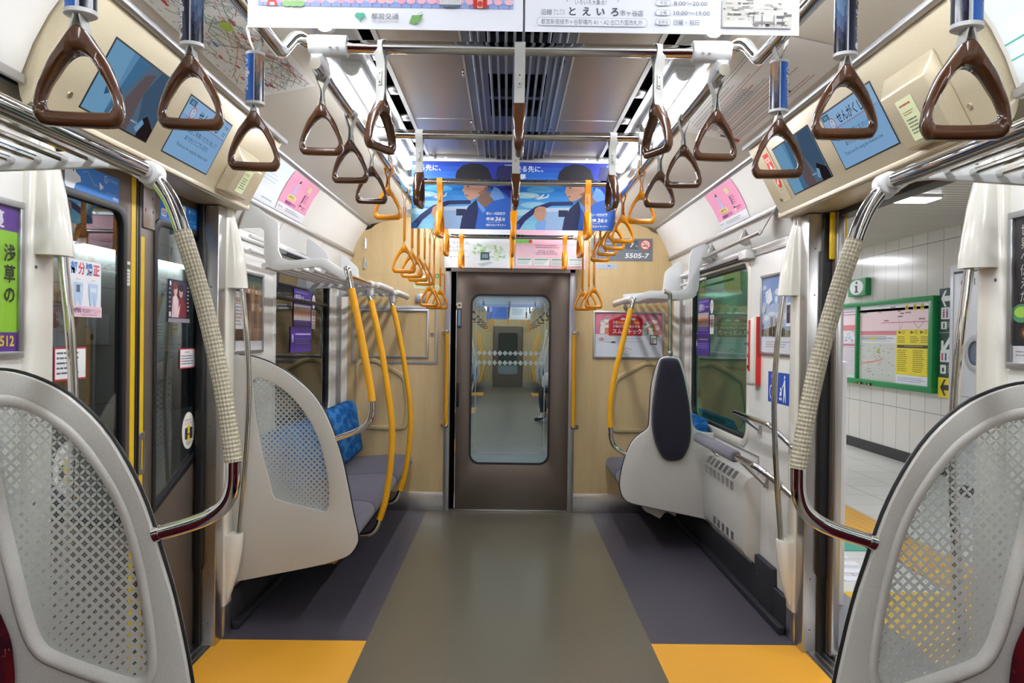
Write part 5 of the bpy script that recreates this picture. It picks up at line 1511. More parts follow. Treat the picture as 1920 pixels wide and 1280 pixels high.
for nm, s in sides():
    t = thing('bench_seat', 'near %s bench with dark red patterned upholstery' % nm, 'seat', (s * 1.0, 0.5, 0.3), 'bench seats')
    bench(t, s, [-2.0, -1.5, -1.0, -0.5, 0.0, 0.5, 1.0, 1.735], seat_red, seat_red, xa=0.76)
    # end bolster against the partition
    mb = MB(); mb.prism(fillet([(s * 1.15, 0.44), (s * 1.115, 0.56), (s * 1.125, 0.66), (s * 1.16, 0.74), (s * 1.26, 0.78), (s * 1.26, 0.44)], 0.03, 4), 'Y', 1.55, 1.74, seat_red); mb.build('end_bolster', t, bevel=0.01)
# ================================================================ FRAMED POSTERS AND NOTICES
def framed(name, label, s, ynear, z0, wd, ht, sheet_fn, fr=0.016, group=None, cat='poster', x=None, frame_m=None):
    """framed sheet on a side wall; ynear = edge on the viewer's left"""
    xw = s * (WX if x is None else x)
    U, V = Vector((0, -s, 0)), Vector((0, 0, 1)); N = U.cross(V)
    O = Vector((xw, ynear, z0))
    t = thing(name, label, cat, O, group)
    mb = MB()
    def P(u, v, n): return O + U * u + V * v + N * n
    for (u0, u1, v0, v1) in ((-fr, wd + fr, -fr, 0), (-fr, wd + fr, ht, ht + fr), (-fr, 0, 0, ht), (wd, wd + fr, 0, ht)):
        c = P((u0 + u1) / 2, (v0 + v1) / 2, 0.006); mb.obox(c, U * ((u1 - u0) / 2), V * ((v1 - v0) / 2), N * 0.006, frame_m or alu)
    mb.build('frame', t, bevel=0.002)
    sh = sheet_fn(wd, ht); sh.place('printed_sheet', O + N * 0.001, U, V, t)
    mb = MB(); q = [P(0, 0, 0.0075), P(wd, 0, 0.0075), P(wd, ht, 0.0075), P(0, ht, 0.0075)]; mb.poly(q, screen_cover); mb.build('clear_cover', t, normals=False)
    return t
def green_poster(w_, h_):
    sh = Sheet(w_, h_, '#8fc62f')
    sh.rect(0, w_, h_ - 0.062, h_, '#5c2f8e'); sh.rect(0, w_, 0, 0.048, '#5c2f8e')
    sh.text(w_ - 0.052, h_ - 0.052, 0.044, '蔓', '#efeaf4', 'R', bold=0.0012)
    for k, ch in enumerate('浅草の'): sh.text(w_ - 0.031, h_ - 0.135 - 0.052 * k, 0.047, ch, '#23311a', 'C', bold=0.0011)
    sh.text(w_ - 0.012, 0.014, 0.036, '9512', '#e4c84e', 'R', fit=0.075, bold=0.0012); sh.greek(0.05, w_ - 0.01, 0.004, 0.009, 1, '#bfa8da')
    sh.poly([(0.02, 0.10), (0.12, 0.13), (0.16, 0.22), (0.05, 0.20)], '#a6d455')
    return sh
framed('framed_poster', 'green and purple framed poster with large vertical brush lettering, near left wall', -1, 1.62, 1.300, 0.370, 0.365, green_poster, 0.017, 'framed wall posters')
def dark_poster(w_, h_):
    sh = Sheet(w_, h_, '#17131b')
    for k, ch in enumerate('世界へ伝えたい'): sh.text(0.038, h_ - 0.045 - 0.034 * k, 0.032, ch, '#d8d4cc', 'C')
    sh.rect(0, w_, 0, 0.042, '#d9d9dc'); sh.greek(0.01, w_ * 0.7, 0.012, 0.03, 2, '#8d8d95')
    sh.ell(0.03, 0.125, 0.036, 0.024, '#4f8f6a'); sh.ell(0.03, 0.128, 0.026, 0.014, '#a9d34f'); sh.ell(0.07, 0.140, 0.020, 0.022, '#d98a1c'); sh.ell(0.074, 0.145, 0.008, 0.010, '#f3c454'); sh.ell(0.05, 0.075, 0.022, 0.016, '#5a3518'); sh.ell(0.05, 0.075, 0.012, 0.009, '#c07a2a')
    for q in range(18): sh.ell(random.uniform(0.10, w_), random.uniform(0.06, 0.2), random.uniform(0.008, 0.03), random.uniform(0.006, 0.02), random.choice(['#5a2c16', '#83401c', '#2f4f3f', '#b56b22', '#3b2a52']), 12)
    return sh
framed('framed_poster', 'dark framed poster with white vertical lettering and glowing glass cups, near right wall', 1, 1.99, 1.305, 0.370, 0.370, dark_poster, 0.017, 'framed wall posters')
def people_poster(w_, h_):
    sh = Sheet(w_, h_, '#b08d74')
    sh.rect(0, w_, h_ - 0.055, h_, '#2e4a40'); sh.poly([(0, h_ - 0.055), (0.1, h_ - 0.075), (0.2, h_ - 0.05), (0.3, h_ - 0.08), (w_, h_ - 0.06), (w_, h_ - 0.03), (0, h_ - 0.03)], '#5f6b50')
    for k in range(14):
        cx = 0.14 + (k % 5) * 0.058 + random.uniform(-0.01, 0.01); cy = 0.07 + (k // 5) * 0.085
        sh.poly([(cx - 0.03, cy - 0.05), (cx + 0.03, cy - 0.05), (cx + 0.022, cy + 0.035), (cx - 0.022, cy + 0.035)], random.choice(['#8d6a54', '#6f5240', '#c9a98a', '#4c3b32', '#d8c3a9', '#97785f'])); sh.ell(cx, cy + 0.052, 0.014, 0.019, random.choice(['#d9a988', '#e3b99a', '#c9936f'])); sh.ell(cx, cy + 0.066, 0.015, 0.010, random.choice(['#2c1f18', '#6d4a2f', '#b98d5a']))
    sh.rect(0, 0.115, 0.0, h_, '#e6e6e8'); sh.rect(0, 0.115, h_ - 0.09, h_ - 0.0, '#38363c'); sh.text(0.012, h_ - 0.078, 0.058, 'OU', '#eef0f2', fit=0.085, bold=0.001); sh.text(0.008, h_ - 0.14, 0.032, '420.0', '#5a575c', fit=0.10, bold=0.0006); sh.greek(0.01, 0.10, 0.11, 0.24, 8, '#8b898f'); sh.rect(0, 0.115, 0.045, 0.10, '#3d2f3b')
    sh.rect(0, w_, 0, 0.043, '#dcdde2'); sh.greek(w_ - 0.05, w_ - 0.015, 0.018, 0.026, 1, '#9a9aa2')
    return sh
framed('framed_poster', 'framed brown poster crowded with people, left wall beyond the doors', -1, 3.56, 1.272, 0.400, 0.365, people_poster, 0.015, 'framed wall posters')
def blue_city(w_, h_):
    sh = Sheet(w_, h_, '#a9bedc')
    sh.rect(0, w_, 0.24, h_, '#7d9fd0'); sh.rect(0, w_, 0.30, h_, '#6f95cc')
    for q in range(16): sh.ell(random.uniform(0.0, w_), random.uniform(0.16, 0.33), random.uniform(0.02, 0.06), random.uniform(0.01, 0.02), random.choice(['#c4d2e6', '#d9e1ec', '#b3c7e2']), 14)
    for q in range(24):
        a = random.uniform(0, w_ - 0.03); sh.rect(a, a + random.uniform(0.008, 0.025), 0.08, random.uniform(0.10, 0.19), random.choice(['#8d97a6', '#a9a79f', '#76818f', '#bdb8ac', '#9aa3a8']), False)
    sh.poly([(0.0, 0.085), (w_, 0.07), (w_, 0.10), (0.2, 0.13), (0.0, 0.11)], '#8f8a7c'); sh.poly([(0.05, 0.30), (0.12, 0.32), (0.16, 0.26), (0.10, 0.235), (0.06, 0.25)], '#e8edf3'); sh.line([(0.055, 0.26), (0.11, 0.315)], 0.005, '#9fb2cc')
    sh.rect(w_ - 0.075, w_ - 0.01, 0.30, 0.355, '#b7c3dc'); sh.rect(w_ - 0.06, w_ - 0.03, 0.305, 0.33, '#c46a4a'); sh.rect(0, w_, 0, 0.075, '#e0e2e8'); sh.greek(0.06, w_ - 0.02, 0.02, 0.055, 3, '#8b90a0')
    sh.rr(w_ - 0.085, w_ - 0.025, 0.125, 0.235, 0.006, '#eceef2'); sh.rect(w_ - 0.078, w_ - 0.032, 0.14, 0.225, '#3c3550')
    return sh
framed('framed_poster', 'framed blue poster of clouds over a city, right wall beside the doorway', 1, 3.960, 1.292, 0.430, 0.375, blue_city, 0.015, 'framed wall posters')

def sticker(name, label, sh, s, ynear, z0, x, group=None, cat='sticker', off=0.0):
    U, V = Vector((0, -s, 0)), Vector((0, 0, 1))
    o = sh.place(name, (x, ynear, z0), U, V, thick=0.0006)
    # origin at its own place
    c = Vector((x, ynear, z0)); o.data.transform(Matrix.Translation(-c)); o.location = c
    return tag(o, label, cat, group)
LX = DX - 0.004       # inner face of the left door glass
def bar_sticker():
    sh = Sheet(0.325, 0.085, '#1578cf', r=0.006)
    return sh
sh = bar_sticker()
sh.poly([(0.0, 0.01), (0.0, 0.085), (0.05, 0.085), (0.06, 0.055), (0.085, 0.045), (0.09, 0.03), (0.06, 0.02), (0.05, 0.002), (0.01, 0.0)], '#e9edf2'); sh.ell(0.028, 0.062, 0.005, 0.007, '#20272f', 10); sh.ell(0.046, 0.060, 0.004, 0.006, '#20272f', 10)
sh.line([(0.10, 0.062), (0.125, 0.070), (0.15, 0.05), (0.165, 0.035), (0.19, 0.035)], 0.0012, '#cfe0f2'); sh.poly([(0.195, 0.05), (0.200, 0.025), (0.225, 0.036)], '#f0f2f4'); sh.line([(0.197, 0.03), (0.222, 0.036)], 0.0012, '#c65a50'); sh.ell(0.236, 0.066, 0.012, 0.012, '#e9edf2', 16); sh.ell(0.236, 0.066, 0.010, 0.010, '#1578cf', 16); sh.text(0.236, 0.060, 0.014, 'A', '#e9edf2', 'C'); sh.text(0.252, 0.063, 0.015, 'Clinic', '#9fc6ee', fit=0.06); sh.greek(0.235, 0.31, 0.018, 0.024, 1, '#9fc6ee'); sh.text(0.28, 0.006, 0.012, '眼科', '#e9edf2', fit=0.035)
sticker('door_sticker', 'wide blue sticker with paper plane, above the near left door window', sh, -1, 2.335, 1.789, DX + 0.0002, 'blue door stickers')
sh = Sheet(0.36, 0.085, '#1578cf', r=0.006)
sh.rr(0.010, 0.055, 0.012, 0.042, 0.008, '#e9edf2'); sh.text(0.018, 0.018, 0.022, 'Cl', '#1578cf', fit=0.03, bold=0.0006); sh.rr(0.195, 0.235, 0.040, 0.080, 0.010, '#e9edf2'); sh.poly([(0.200, 0.0), (0.19, 0.035), (0.235, 0.042), (0.245, 0.0)], '#e9edf2'); sh.line([(0.205, 0.008), (0.228, 0.03)], 0.003, '#1578cf'); sh.ell(0.268, 0.066, 0.009, 0.009, '#bcd6f2', 14); sh.text(0.281, 0.062, 0.013, 'Clinic', '#9fc6ee', fit=0.058); sh.greek(0.265, 0.34, 0.024, 0.030, 1, '#9fc6ee'); sh.greek(0.31, 0.34, 0.008, 0.016, 1, '#e9edf2'); sh.greek(0.06, 0.18, 0.03, 0.06, 2, '#5fa4e4')
sticker('door_sticker', 'wide blue sticker behind the beige grab pole, above the far left door window', sh, -1, 2.975, 1.790, DX + 0.0002, 'blue door stickers')
sh = Sheet(0.205, 0.178, '#eceff4', r=0.01)
for k, (ch, c) in enumerate(zip('部分矯正', ('#3a7fc4', '#d9465a', '#3a7fc4', '#d9465a'))): sh.text(0.046 + 0.043 * k, 0.137, 0.040, ch, c, 'C', bold=0.0011)
for cx in (0.07, 0.155):
    sh.poly(fillet([(cx - 0.028, 0.108), (cx + 0.028, 0.108), (cx + 0.024, 0.070), (cx + 0.016, 0.035), (cx + 0.008, 0.035), (cx, 0.062), (cx - 0.008, 0.035), (cx - 0.016, 0.035), (cx - 0.024, 0.070)], 0.008), '#bcd3f0'); sh.rect(cx - 0.018, cx + 0.018, 0.080, 0.094, '#d9e6f8'); sh.greek(cx - 0.015, cx + 0.015, 0.114, 0.119, 1, '#d0b45a')
sh.rect(0.056, 0.076, 0.078, 0.10, '#5e6a7d'); sh.rect(0, 0.205, 0.0, 0.034, '#efc9d6'); sh.text(0.008, 0.013, 0.019, 'つや歯科', '#6a3a5c', fit=0.075, bold=0.0005); sh.text(0.088, 0.014, 0.015, '矯正歯科クリニック', '#6a3a5c', fit=0.108); sh.greek(0.08, 0.19, 0.003, 0.009, 1, '#8a6a80')
sticker('window_sticker', 'white tooth-straightening sticker with two blue teeth on near left door glass', sh, -1, 2.352, 1.398, LX, 'stickers on the left door windows')
sh = Sheet(0.205, 0.172, '#1b1522', r=0.008)
sh.rect(0.03, 0.175, 0.02, 0.165, '#3b3150'); sh.poly([(0.035, 0.02), (0.045, 0.10), (0.075, 0.115), (0.10, 0.09), (0.105, 0.02)], '#d9c3c6'); sh.poly([(0.10, 0.02), (0.10, 0.10), (0.135, 0.11), (0.172, 0.08), (0.175, 0.02)], '#7a1f2c'); sh.ell(0.070, 0.130, 0.017, 0.024, '#d8a493'); sh.ell(0.066, 0.146, 0.020, 0.014, '#7d3128'); sh.ell(0.120, 0.125, 0.018, 0.024, '#c98f80'); sh.ell(0.122, 0.142, 0.023, 0.017, '#281b24'); sh.poly([(0.045, 0.085), (0.065, 0.105), (0.08, 0.085), (0.09, 0.05), (0.115, 0.075), (0.10, 0.03), (0.06, 0.03)], '#e9c9cc'); sh.greek(0.178, 0.2, 0.04, 0.15, 7, '#b8aab6'); sh.greek(0.005, 0.025, 0.05, 0.14, 5, '#a394a4'); sh.rr(0.006, 0.024, 0.022, 0.042, 0.002, '#d8d4da'); sh.rect(0, 0.205, 0, 0.016, '#8b8490'); sh.ell(0.016, 0.155, 0.008, 0.010, '#e8e6ea', 12)
sticker('window_sticker', 'dark sticker with two figures in white and red on far left door glass', sh, -1, 3.058, 1.393, LX, 'stickers on the left door windows')
for (lab, y0, z0, wd, ht, big) in (('white red-edged English notice behind near left handrail', 2.297, 1.203, 0.175, 0.10, True), ('small white red-edged notice on far left door glass', 3.176, 1.203, 0.158, 0.083, False)):
    sh = Sheet(wd, ht, '#c53a4c', r=0.005); sh.rr(0.005, wd - 0.005, 0.005, ht - 0.005, 0.003, '#eceef0'); 
    if big: sh.greek(0.012, wd - 0.04, 0.012, ht - 0.012, 5, '#5d6068', 0.6)
    else: sh.greek(0.05, 0.10, ht - 0.022, ht - 0.012, 1, '#c53a4c'); sh.greek(0.014, wd - 0.014, 0.012, ht - 0.028, 4, '#4d5058')
    sticker('window_sticker', lab, sh, -1, y0, z0, LX, 'stickers on the left door windows')
for (lab, yc, zc) in (('oval warning sticker low on far left door glass', 3.268, 0.940), ('oval warning sticker seen through the near left etched glass', 2.36, 0.935)):
    sh = Sheet(0.10, 0.155, '#eceae4'); sh.items = []; sh.z = 0
    sh.ell(0.05, 0.0775, 0.05, 0.0775, '#eceae4', 30); sh.ell(0.05, 0.0775, 0.047, 0.074, '#f1efe9', 30); sh.text(0.05, 0.118, 0.011, '手をはさまれない', '#3a3a3a', 'C', fit=0.055); sh.text(0.05, 0.104, 0.012, 'ように注意', '#c23c2c', 'C', fit=0.06); sh.ell(0.05, 0.066, 0.030, 0.033, '#e3d23a', 20); sh.rr(0.022, 0.042, 0.042, 0.090, 0.004, '#31353f'); sh.rr(0.058, 0.078, 0.042, 0.090, 0.004, '#31353f'); sh.rect(0.042, 0.058, 0.058, 0.066, '#c23c2c'); sh.greek(0.03, 0.07, 0.018, 0.030, 2, '#4d5058')
    o = sh.place('window_sticker', (LX, yc - 0.05, zc - 0.0775), (0, 1, 0), (0, 0, 1), back=False); c = Vector((LX, yc, zc)); o.data.transform(Matrix.Translation(-c)); o.location = c; o.scale = (1, 1.3, 1); tag(o, lab, 'sticker', 'stickers on the left door windows')
sh = Sheet(0.032, 0.085, '#d8d6d0'); sh.rect(0.0, 0.032, 0.058, 0.074, '#55555a'); sh.greek(0.003, 0.029, 0.005, 0.05, 4, '#7d7d82')
sticker('door_label', 'small grey label beside the yellow stripe on near left door', sh, -1, 2.712, 1.515, DX + 0.0002)
def purple(label, s, ynear, x, wd):
    sh = Sheet(wd, 0.385, '#4a2a94'); sh.items = []; sh.z = 0
    L = wd * 0.13; k_ = wd / 0.485
    def Q(v): return v * k_
    sh.rect(L, wd, 0.155, 0.385, '#42268a'); sh.rect(0.0, wd, 0.0, 0.155, '#4f2f9f')
    sh.text(L + Q(0.015), 0.308, 0.052, 'S期限CR', '#d9d2ea', fit=Q(0.22), bold=0.001); sh.greek(L + Q(0.26), wd - Q(0.02), 0.312, 0.335, 1, '#b9b0d8'); sh.greek(L + Q(0.03), wd - Q(0.03), 0.352, 0.372, 1, '#9c8fc8')
    sh.rect(L, wd - Q(0.03), 0.195, 0.290, '#b9b2ab')
    for k in range(5):
        c = L + Q(0.035 + 0.078 * k)
        sh.poly([(c - Q(0.03), 0.222), (c + Q(0.012), 0.222), (c + Q(0.034), 0.252), (c + Q(0.01), 0.266), (c - Q(0.034), 0.252)], '#dd8a66'); sh.ell(c, 0.262, Q(0.016), 0.010, '#e8b79b', 10)
    sh.greek(L + Q(0.02), wd - Q(0.04), 0.162, 0.19, 2, '#8c7fc4'); sh.ell(Q(0.035), 0.085, Q(0.022), 0.026, '#d3cbe4', 16); sh.greek(Q(0.09), wd - Q(0.01), 0.095, 0.118, 1, '#c4bbe2', 0.6, 0.08); sh.greek(Q(0.09), wd - Q(0.03), 0.045, 0.085, 3, '#8f82c8')
    o = sh.place('window_sticker', (x, ynear, 1.240), (0, -s, 0), (0, 0, 1), back=False); c = Vector((x, ynear, 1.240)); o.data.transform(Matrix.Translation(-c)); o.location = c
    tag(o, label, 'sticker', 'purple window stickers')
purple('purple two-part sticker with orange row of figures on the dark left window', -1, 4.575, -1.3065, 0.485)
purple('purple two-part print with orange row of figures on the green-tinted window', 1, 5.430, 1.3065, 0.345)  # narrower flat copy of the purple print, set on the right pane
for s, y, nm in ((-1, 5.072, 'dark left'), (1, 5.075, 'green-tinted right')):
    sh = Sheet(0.09, 0.125, '#e6e4e0'); sh.rect(0.020, 0.070, 0.045, 0.115, '#c23c3c'); sh.rr(0.028, 0.062, 0.052, 0.108, 0.005, '#efe6e4'); sh.ell(0.045, 0.092, 0.013, 0.009, '#7a2b2b', 12); sh.ell(0.045, 0.068, 0.013, 0.009, '#7a2b2b', 12)
    sticker('window_label', 'narrow white label with red oblong on the %s window' % nm, sh, s, y, 1.385, s * 1.3065, 'narrow window labels')
    sh = Sheet(0.085, 0.09, '#dfe0de'); sh.items = []; sh.z = 0; sh.ell(0.0425, 0.045, 0.042, 0.045, '#dfe0de', 24); sh.ell(0.0425, 0.055, 0.018, 0.018, '#c6a1a1', 14)
    o = sh.place('window_label', (s * 1.3065, y, 1.518), (0, -s, 0), (0, 0, 1), back=False); c = Vector((s * 1.3065, y, 1.518)); o.data.transform(Matrix.Translation(-c)); o.location = c; tag(o, 'small pale oval label on the %s window' % nm, 'sticker', 'oval window labels')

# maps on the sloping ceiling panels, adverts on the coves
def ceiling_sheet(name, label, s, y0, y1, v0, v1, fn, group):
    """v along the slope from the cove up to the lamp"""
    a, b = Vector((1.10, 0, 2.20)), Vector((0.655, 0, 2.292))
    d = (b - a).normalized(); V = Vector((s * d.x, 0, d.z)); U = Vector((0, -s, 0))
    yn = y0 if s < 0 else y1
    O = Vector((s * a.x, yn, a.z)) + V * v0
    sh = fn(y1 - y0, v1 - v0)
    o = sh.place(name, O + U.cross(V) * 0.002, U, V, back=False, origin=O)
    return tag(o, label, 'poster', group)
def metro_map(w_, h_):
    sh = Sheet(w_, h_, '#f0f0ec')
    cl = ['#b8402f', '#c95d55', '#8f9a3a', '#3f8f8a', '#6a6a6a', '#c9803a', '#2c6aa0', '#7a4a8a', '#999a96', '#a33b4c', '#5b8f4a']
    for k in range(150):
        x, y = random.uniform(0, w_), random.uniform(0.02, h_ - 0.02); pts = [(x, y)]
        a = random.choice([0.25, 0.5, -0.3, 0.8, -0.7, 0.1, 2.6])
        for q in range(4):
            l = random.uniform(0.02, 0.13); x += l * math.cos(a); y += l * math.sin(a) * 0.7
            if not (0.01 < x < w_ - 0.01 and 0.01 < y < h_ - 0.01): break
            pts.append((x, y)); a += random.choice([-0.78, 0, 0.78, 0.3])
        if len(pts) > 1: sh.line(pts, random.choice([0.0015, 0.0018, 0.0024]), random.choice(cl))
    for k in range(420):
        x, y = random.uniform(0.01, w_ - 0.04), random.uniform(0.01, h_ - 0.02); sh.rect(x, x + random.uniform(0.006, 0.022), y, y + 0.0026, random.choice(['#7b7b7b', '#8f6f6a', '#6f7f8f', '#a0a09c']), False)
    for k in range(12):
        x = 0.03 + k * w_ / 12.5; y = 0.02 + 0.02 * (k % 2); sh.rect(x, x + random.uniform(0.02, 0.05), y + 0.02, y + 0.027, random.choice(['#c0392e', '#c0392e', '#b23a34', '#2f6fa6']), False)
    for k in range(16):
        x, y = random.uniform(0.05, w_ - 0.1), random.uniform(0.05, h_ - 0.04); sh.line([(x, y), (x + 0.05, y + random.choice([0.0, 0.02]))], 0.006, random.choice(['#b8342c', '#b8342c', '#3a73a8']))
    sh.ell(w_ * 0.52, h_ * 0.55, 0.035, 0.016, '#9db53a', 20)
    for k in range(3): sh.rect(w_ - 0.10 + k * 0.022, w_ - 0.083 + k * 0.022, 0.012, 0.026, ['#b8342c', '#2f5f96', '#4f8f6a'][k])
    return sh
ceiling_sheet('route_map', 'coloured metro network map stuck along the sloping ceiling on the left', -1, 1.60, 2.87, 0.115, 0.36, metro_map, 'maps on the sloping ceiling')
def line_map(w_, h_):
    sh = Sheet(w_, h_, '#e7e5e2')
    for k in range(9):
        y = 0.02 + k * h_ / 9.5
        if k in (2, 5): sh.rect(0.08, w_ * 0.62, y + 0.006, y + 0.011, '#b9685e')
        sh.greek(0.07 + 0.03 * (k % 3), w_ * (0.7 if k % 2 else 0.85), y, y + h_ / 12, 2, '#9b9894' if k % 3 else '#b98f89')
    for k in range(22): x = 0.12 + k * 0.024; sh.rect(x, x + 0.012, h_ * 0.55, h_ * 0.72, '#b2aeaa', False)
    sh.rect(0.05, 0.075, 0.05, 0.11, '#3f3f41'); sh.rect(w_ * 0.6, w_ * 0.6 + 0.05, 0.04, 0.055, '#4a4a4c'); sh.rr(0.015, 0.10, h_ - 0.075, h_ - 0.028, 0.003, '#c4382e') if False else None
    sh.rect(0.02, 0.065, 0.02, 0.045, '#c4382e'); sh.text(0.022, 0.05, 0.022, '停車駅', '#b8443a', fit=0.05)
    return sh
ceiling_sheet('route_map', 'pale timetable map with red lines stuck along the sloping ceiling on the right', 1, 2.30, 3.42, 0.105, 0.375, line_map, 'maps on the sloping ceiling')
CV = [(1.222, 1.975), (1.192, 2.055), (1.155, 2.125), (1.105, 2.195)]
def cove_sheet(name, label, s, y0, y1, v0, v1, sh, group):
    L = [0]
    for a, b in zip(CV[:-1], CV[1:]): L.append(L[-1] + math.hypot(b[0] - a[0], b[1] - a[1]))
    tot = L[-1]
    def pos(v):
        v = v0 + v
        for i in range(3):
            if v <= L[i + 1] or i == 2:
                f = (v - L[i]) / (L[i + 1] - L[i]); a, b = CV[i], CV[i + 1]
                return a[0] + (b[0] - a[0]) * f, a[1] + (b[1] - a[1]) * f
    mb = MB(); yn = y0 if s < 0 else y1
    for pts, fs, c, z in sh.items:
        m = sh.m(c)
        def P(a, b):
            x, zz = pos(b); k = 0.003 + z * min(0.0003, 0.004 / max(1, sh.z))
            return (s * (x - k * 0.85), yn - s * a, zz - k * 0.5)
        if fs is None:
            # cut tall faces so the sheet follows the bend
            us = [p[0] for p in pts]; vs_ = [p[1] for p in pts]
            if max(vs_) - min(vs_) > 0.07 and len(pts) == 4:
                n = 6
                for i in range(n):
                    f0, f1 = i / n, (i + 1) / n
                    A = [(pts[0][0] + (pts[3][0] - pts[0][0]) * f, pts[0][1] + (pts[3][1] - pts[0][1]) * f) for f in (f0, f1)]; B = [(pts[1][0] + (pts[2][0] - pts[1][0]) * f, pts[1][1] + (pts[2][1] - pts[1][1]) * f) for f in (f0, f1)]
                    mb.face([mb.bm.verts.new(P(*q)) for q in (A[0], B[0], B[1], A[1])], m)
            else: mb.face([mb.bm.verts.new(P(*q)) for q in pts], m)
        else:
            vs = [mb.bm.verts.new(P(*q)) for q in pts]
            for f in fs: mb.face([vs[i] for i in f], m)
    x, zz = pos(0)
    o = mb.build(name, None, normals=False, origin=(s * x, yn, zz))
    return tag(o, label, 'poster', group)
for nm, s in sides():
    sh = Sheet(0.515, 0.225, '#e9ebef'); sh.rect(0, 0.515, 0.048, 0.225, '#f19fbf')
    sh.poly([(0.15, 0.165), (0.175, 0.18), (0.185, 0.14), (0.20, 0.085), (0.155, 0.085)], '#a9c4ea'); sh.ell(0.172, 0.180, 0.016, 0.018, '#efd9cd', 14); sh.ell(0.170, 0.190, 0.018, 0.010, '#5a4a5c', 12); sh.poly([(0.13, 0.205), (0.16, 0.19), (0.165, 0.20)], '#e6c2cf')
    sh.rr(0.10, 0.245, 0.082, 0.108, 0.006, '#efe08a'); sh.text(0.172, 0.088, 0.018, '座席確保', '#5a4632', 'C', fit=0.11, bold=0.0004); sh.text(0.10, 0.056, 0.020, '電車案内でラク', '#7a3f8a', fit=0.19, bold=0.0006)
    sh.rr(0.33, 0.40, 0.165, 0.20, 0.004, '#e6cfa8'); sh.rr(0.345, 0.36, 0.10, 0.15, 0.004, '#5d5866'); sh.greek(0.37, 0.43, 0.10, 0.15, 4, '#b86a8a'); sh.ell(0.36, 0.072, 0.014, 0.012, '#efd9cd', 12); sh.ell(0.358, 0.082, 0.015, 0.008, '#3c3448', 12); sh.greek(0.385, 0.46, 0.062, 0.085, 2, '#a35a7c')
    sh.ell(0.03, 0.030, 0.006, 0.006, '#7fa08f', 10); sh.greek(0.04, 0.10, 0.024, 0.034, 1, '#8f939c'); sh.greek(0.14, 0.42, 0.016, 0.036, 2, '#a2a6b0')
    y0 = 3.945 if s < 0 else 3.98
    cove_sheet('cove_poster', 'pink cartoon-figure poster on the curved panel above the %s rack' % ('left' if s < 0 else 'right'), s, y0, y0 + 0.515, 0.012, 0.24, sh, 'posters on the curved panels')
    if s < 0:
        sh = Sheet(0.43, 0.225, '#e4ebf3'); sh.rect(0.0, 0.43, 0.18, 0.225, '#dce7f3'); sh.greek(0.03, 0.36, 0.10, 0.15, 3, '#c3cddb'); sh.greek(0.2, 0.4, 0.014, 0.03, 1, '#8f99a8')
        cove_sheet('cove_poster', 'blank-looking white poster on the curved panel, left of the pink one', s, 3.50, 3.93, 0.012, 0.24, sh, 'posters on the curved panels')
    else:
        sh = Sheet(0.60, 0.225, '#e6eef0')
        for a in (0.04, 0.08): sh.line([(0.0, 0.02 + a), (0.40 - a, 0.02 + a), (0.42 - a, 0.04 + a), (0.42 - a, 0.225)], 0.004, '#4fb3ad')
        for q in range(5): sh.line([(0.20, 0.09 + 0.022 * q), (0.28, 0.09 + 0.022 * q)], 0.003, '#4fb3ad')
        cove_sheet('cove_poster', 'white poster with teal line drawing at the upper right, beside the door header', s, 1.28, 1.88, 0.012, 0.24, sh, 'posters on the curved panels')

# ================================================================ WHEELCHAIR SPACE
t = thing('wall_heater', 'white slatted wall heater below the cushioned leaning bar', 'heater', (1.24, 4.5, 0.18))
mb = MB()
mb.prism(fillet([(1.286, 0.18), (1.200, 0.26), (1.192, 0.60), (1.225, 0.648), (1.286, 0.655)], [0.004, 0.02, 0.02, 0.02, 0.004], 3), 'Y', 3.95, 4.76, part_gray); mb.build('cover', t, bevel=0.004)
for zc, xx, row in ((0.570, 1.1905, 0), (0.625, 1.207, 1), (0.300, 1.1975, 2)):
    for k in range(7 if row < 2 else 5):
        mb = MB(); y = 4.12 + 0.088 * k
        if row == 1: mb.obox((1.2085, y + 0.024, 0.6265), (0.0135, 0, 0.019), (0, 0.024, 0), (0.0006, 0, -0.0005), alu)
        else: mb.box(xx, xx + 0.002, y, y + 0.048, zc - 0.022, zc + 0.022, alu)
        mb.build('vent_slot', t)
t = thing('wall_panel', 'pale access panel round the wall heater', 'panel', (1.28, 4.5, 0.17))
mb = MB()
mb.box(1.280, 1.2855, 3.99, 5.35, 0.745, 0.752, trim_alu); mb.box(1.280, 1.2855, 3.99, 5.35, 0.700, 0.704, trim_alu); mb.box(1.280, 1.2855, 3.985, 3.990, 0.17, 0.75, trim_alu); mb.box(1.279, 1.2855, 4.02, 5.3, 0.17, 0.172, trim_alu); mb.build('seam_trim', t)
t = thing('cover_plate', 'dark cover plate low on the right wall beside the doorway', 'panel', (1.27, 3.8, 0.03))
mb = MB(); mb.prism(fillet([(3.68, 0.035), (4.0, 0.035), (4.0, 0.255), (3.70, 0.255)], 0.008), 'X', 1.258, 1.286, kick_m); mb.build('plate', t, bevel=0.003)
mb = MB(); mb.cyl((1.258, 3.9, 0.17), (1.255, 3.9, 0.17), 0.006, chrome, 10); mb.build('screw', t)
t = thing('leaning_bar', 'steel leaning bar with grey padded section under the right window', 'bar', (1.15, 4.2, 0.75))
mb = MB()
mb.tube(catmull([(1.15, 4.70, 0.752), (1.15, 4.2, 0.754), (1.15, 3.62, 0.756), (1.152, 3.56, 0.750), (1.165, 3.47, 0.712), (1.185, 3.36, 0.668), (1.20, 3.27, 0.640)][:1] + [(1.15, 4.3, 0.754), (1.15, 3.9, 0.755), (1.15, 3.70, 0.757), (1.155, 3.62, 0.757), (1.182, 3.56, 0.735), (1.232, 3.49, 0.688), (1.262, 3.44, 0.655)], 5), 0.0165, chrome, 16); mb.build('tube', t)
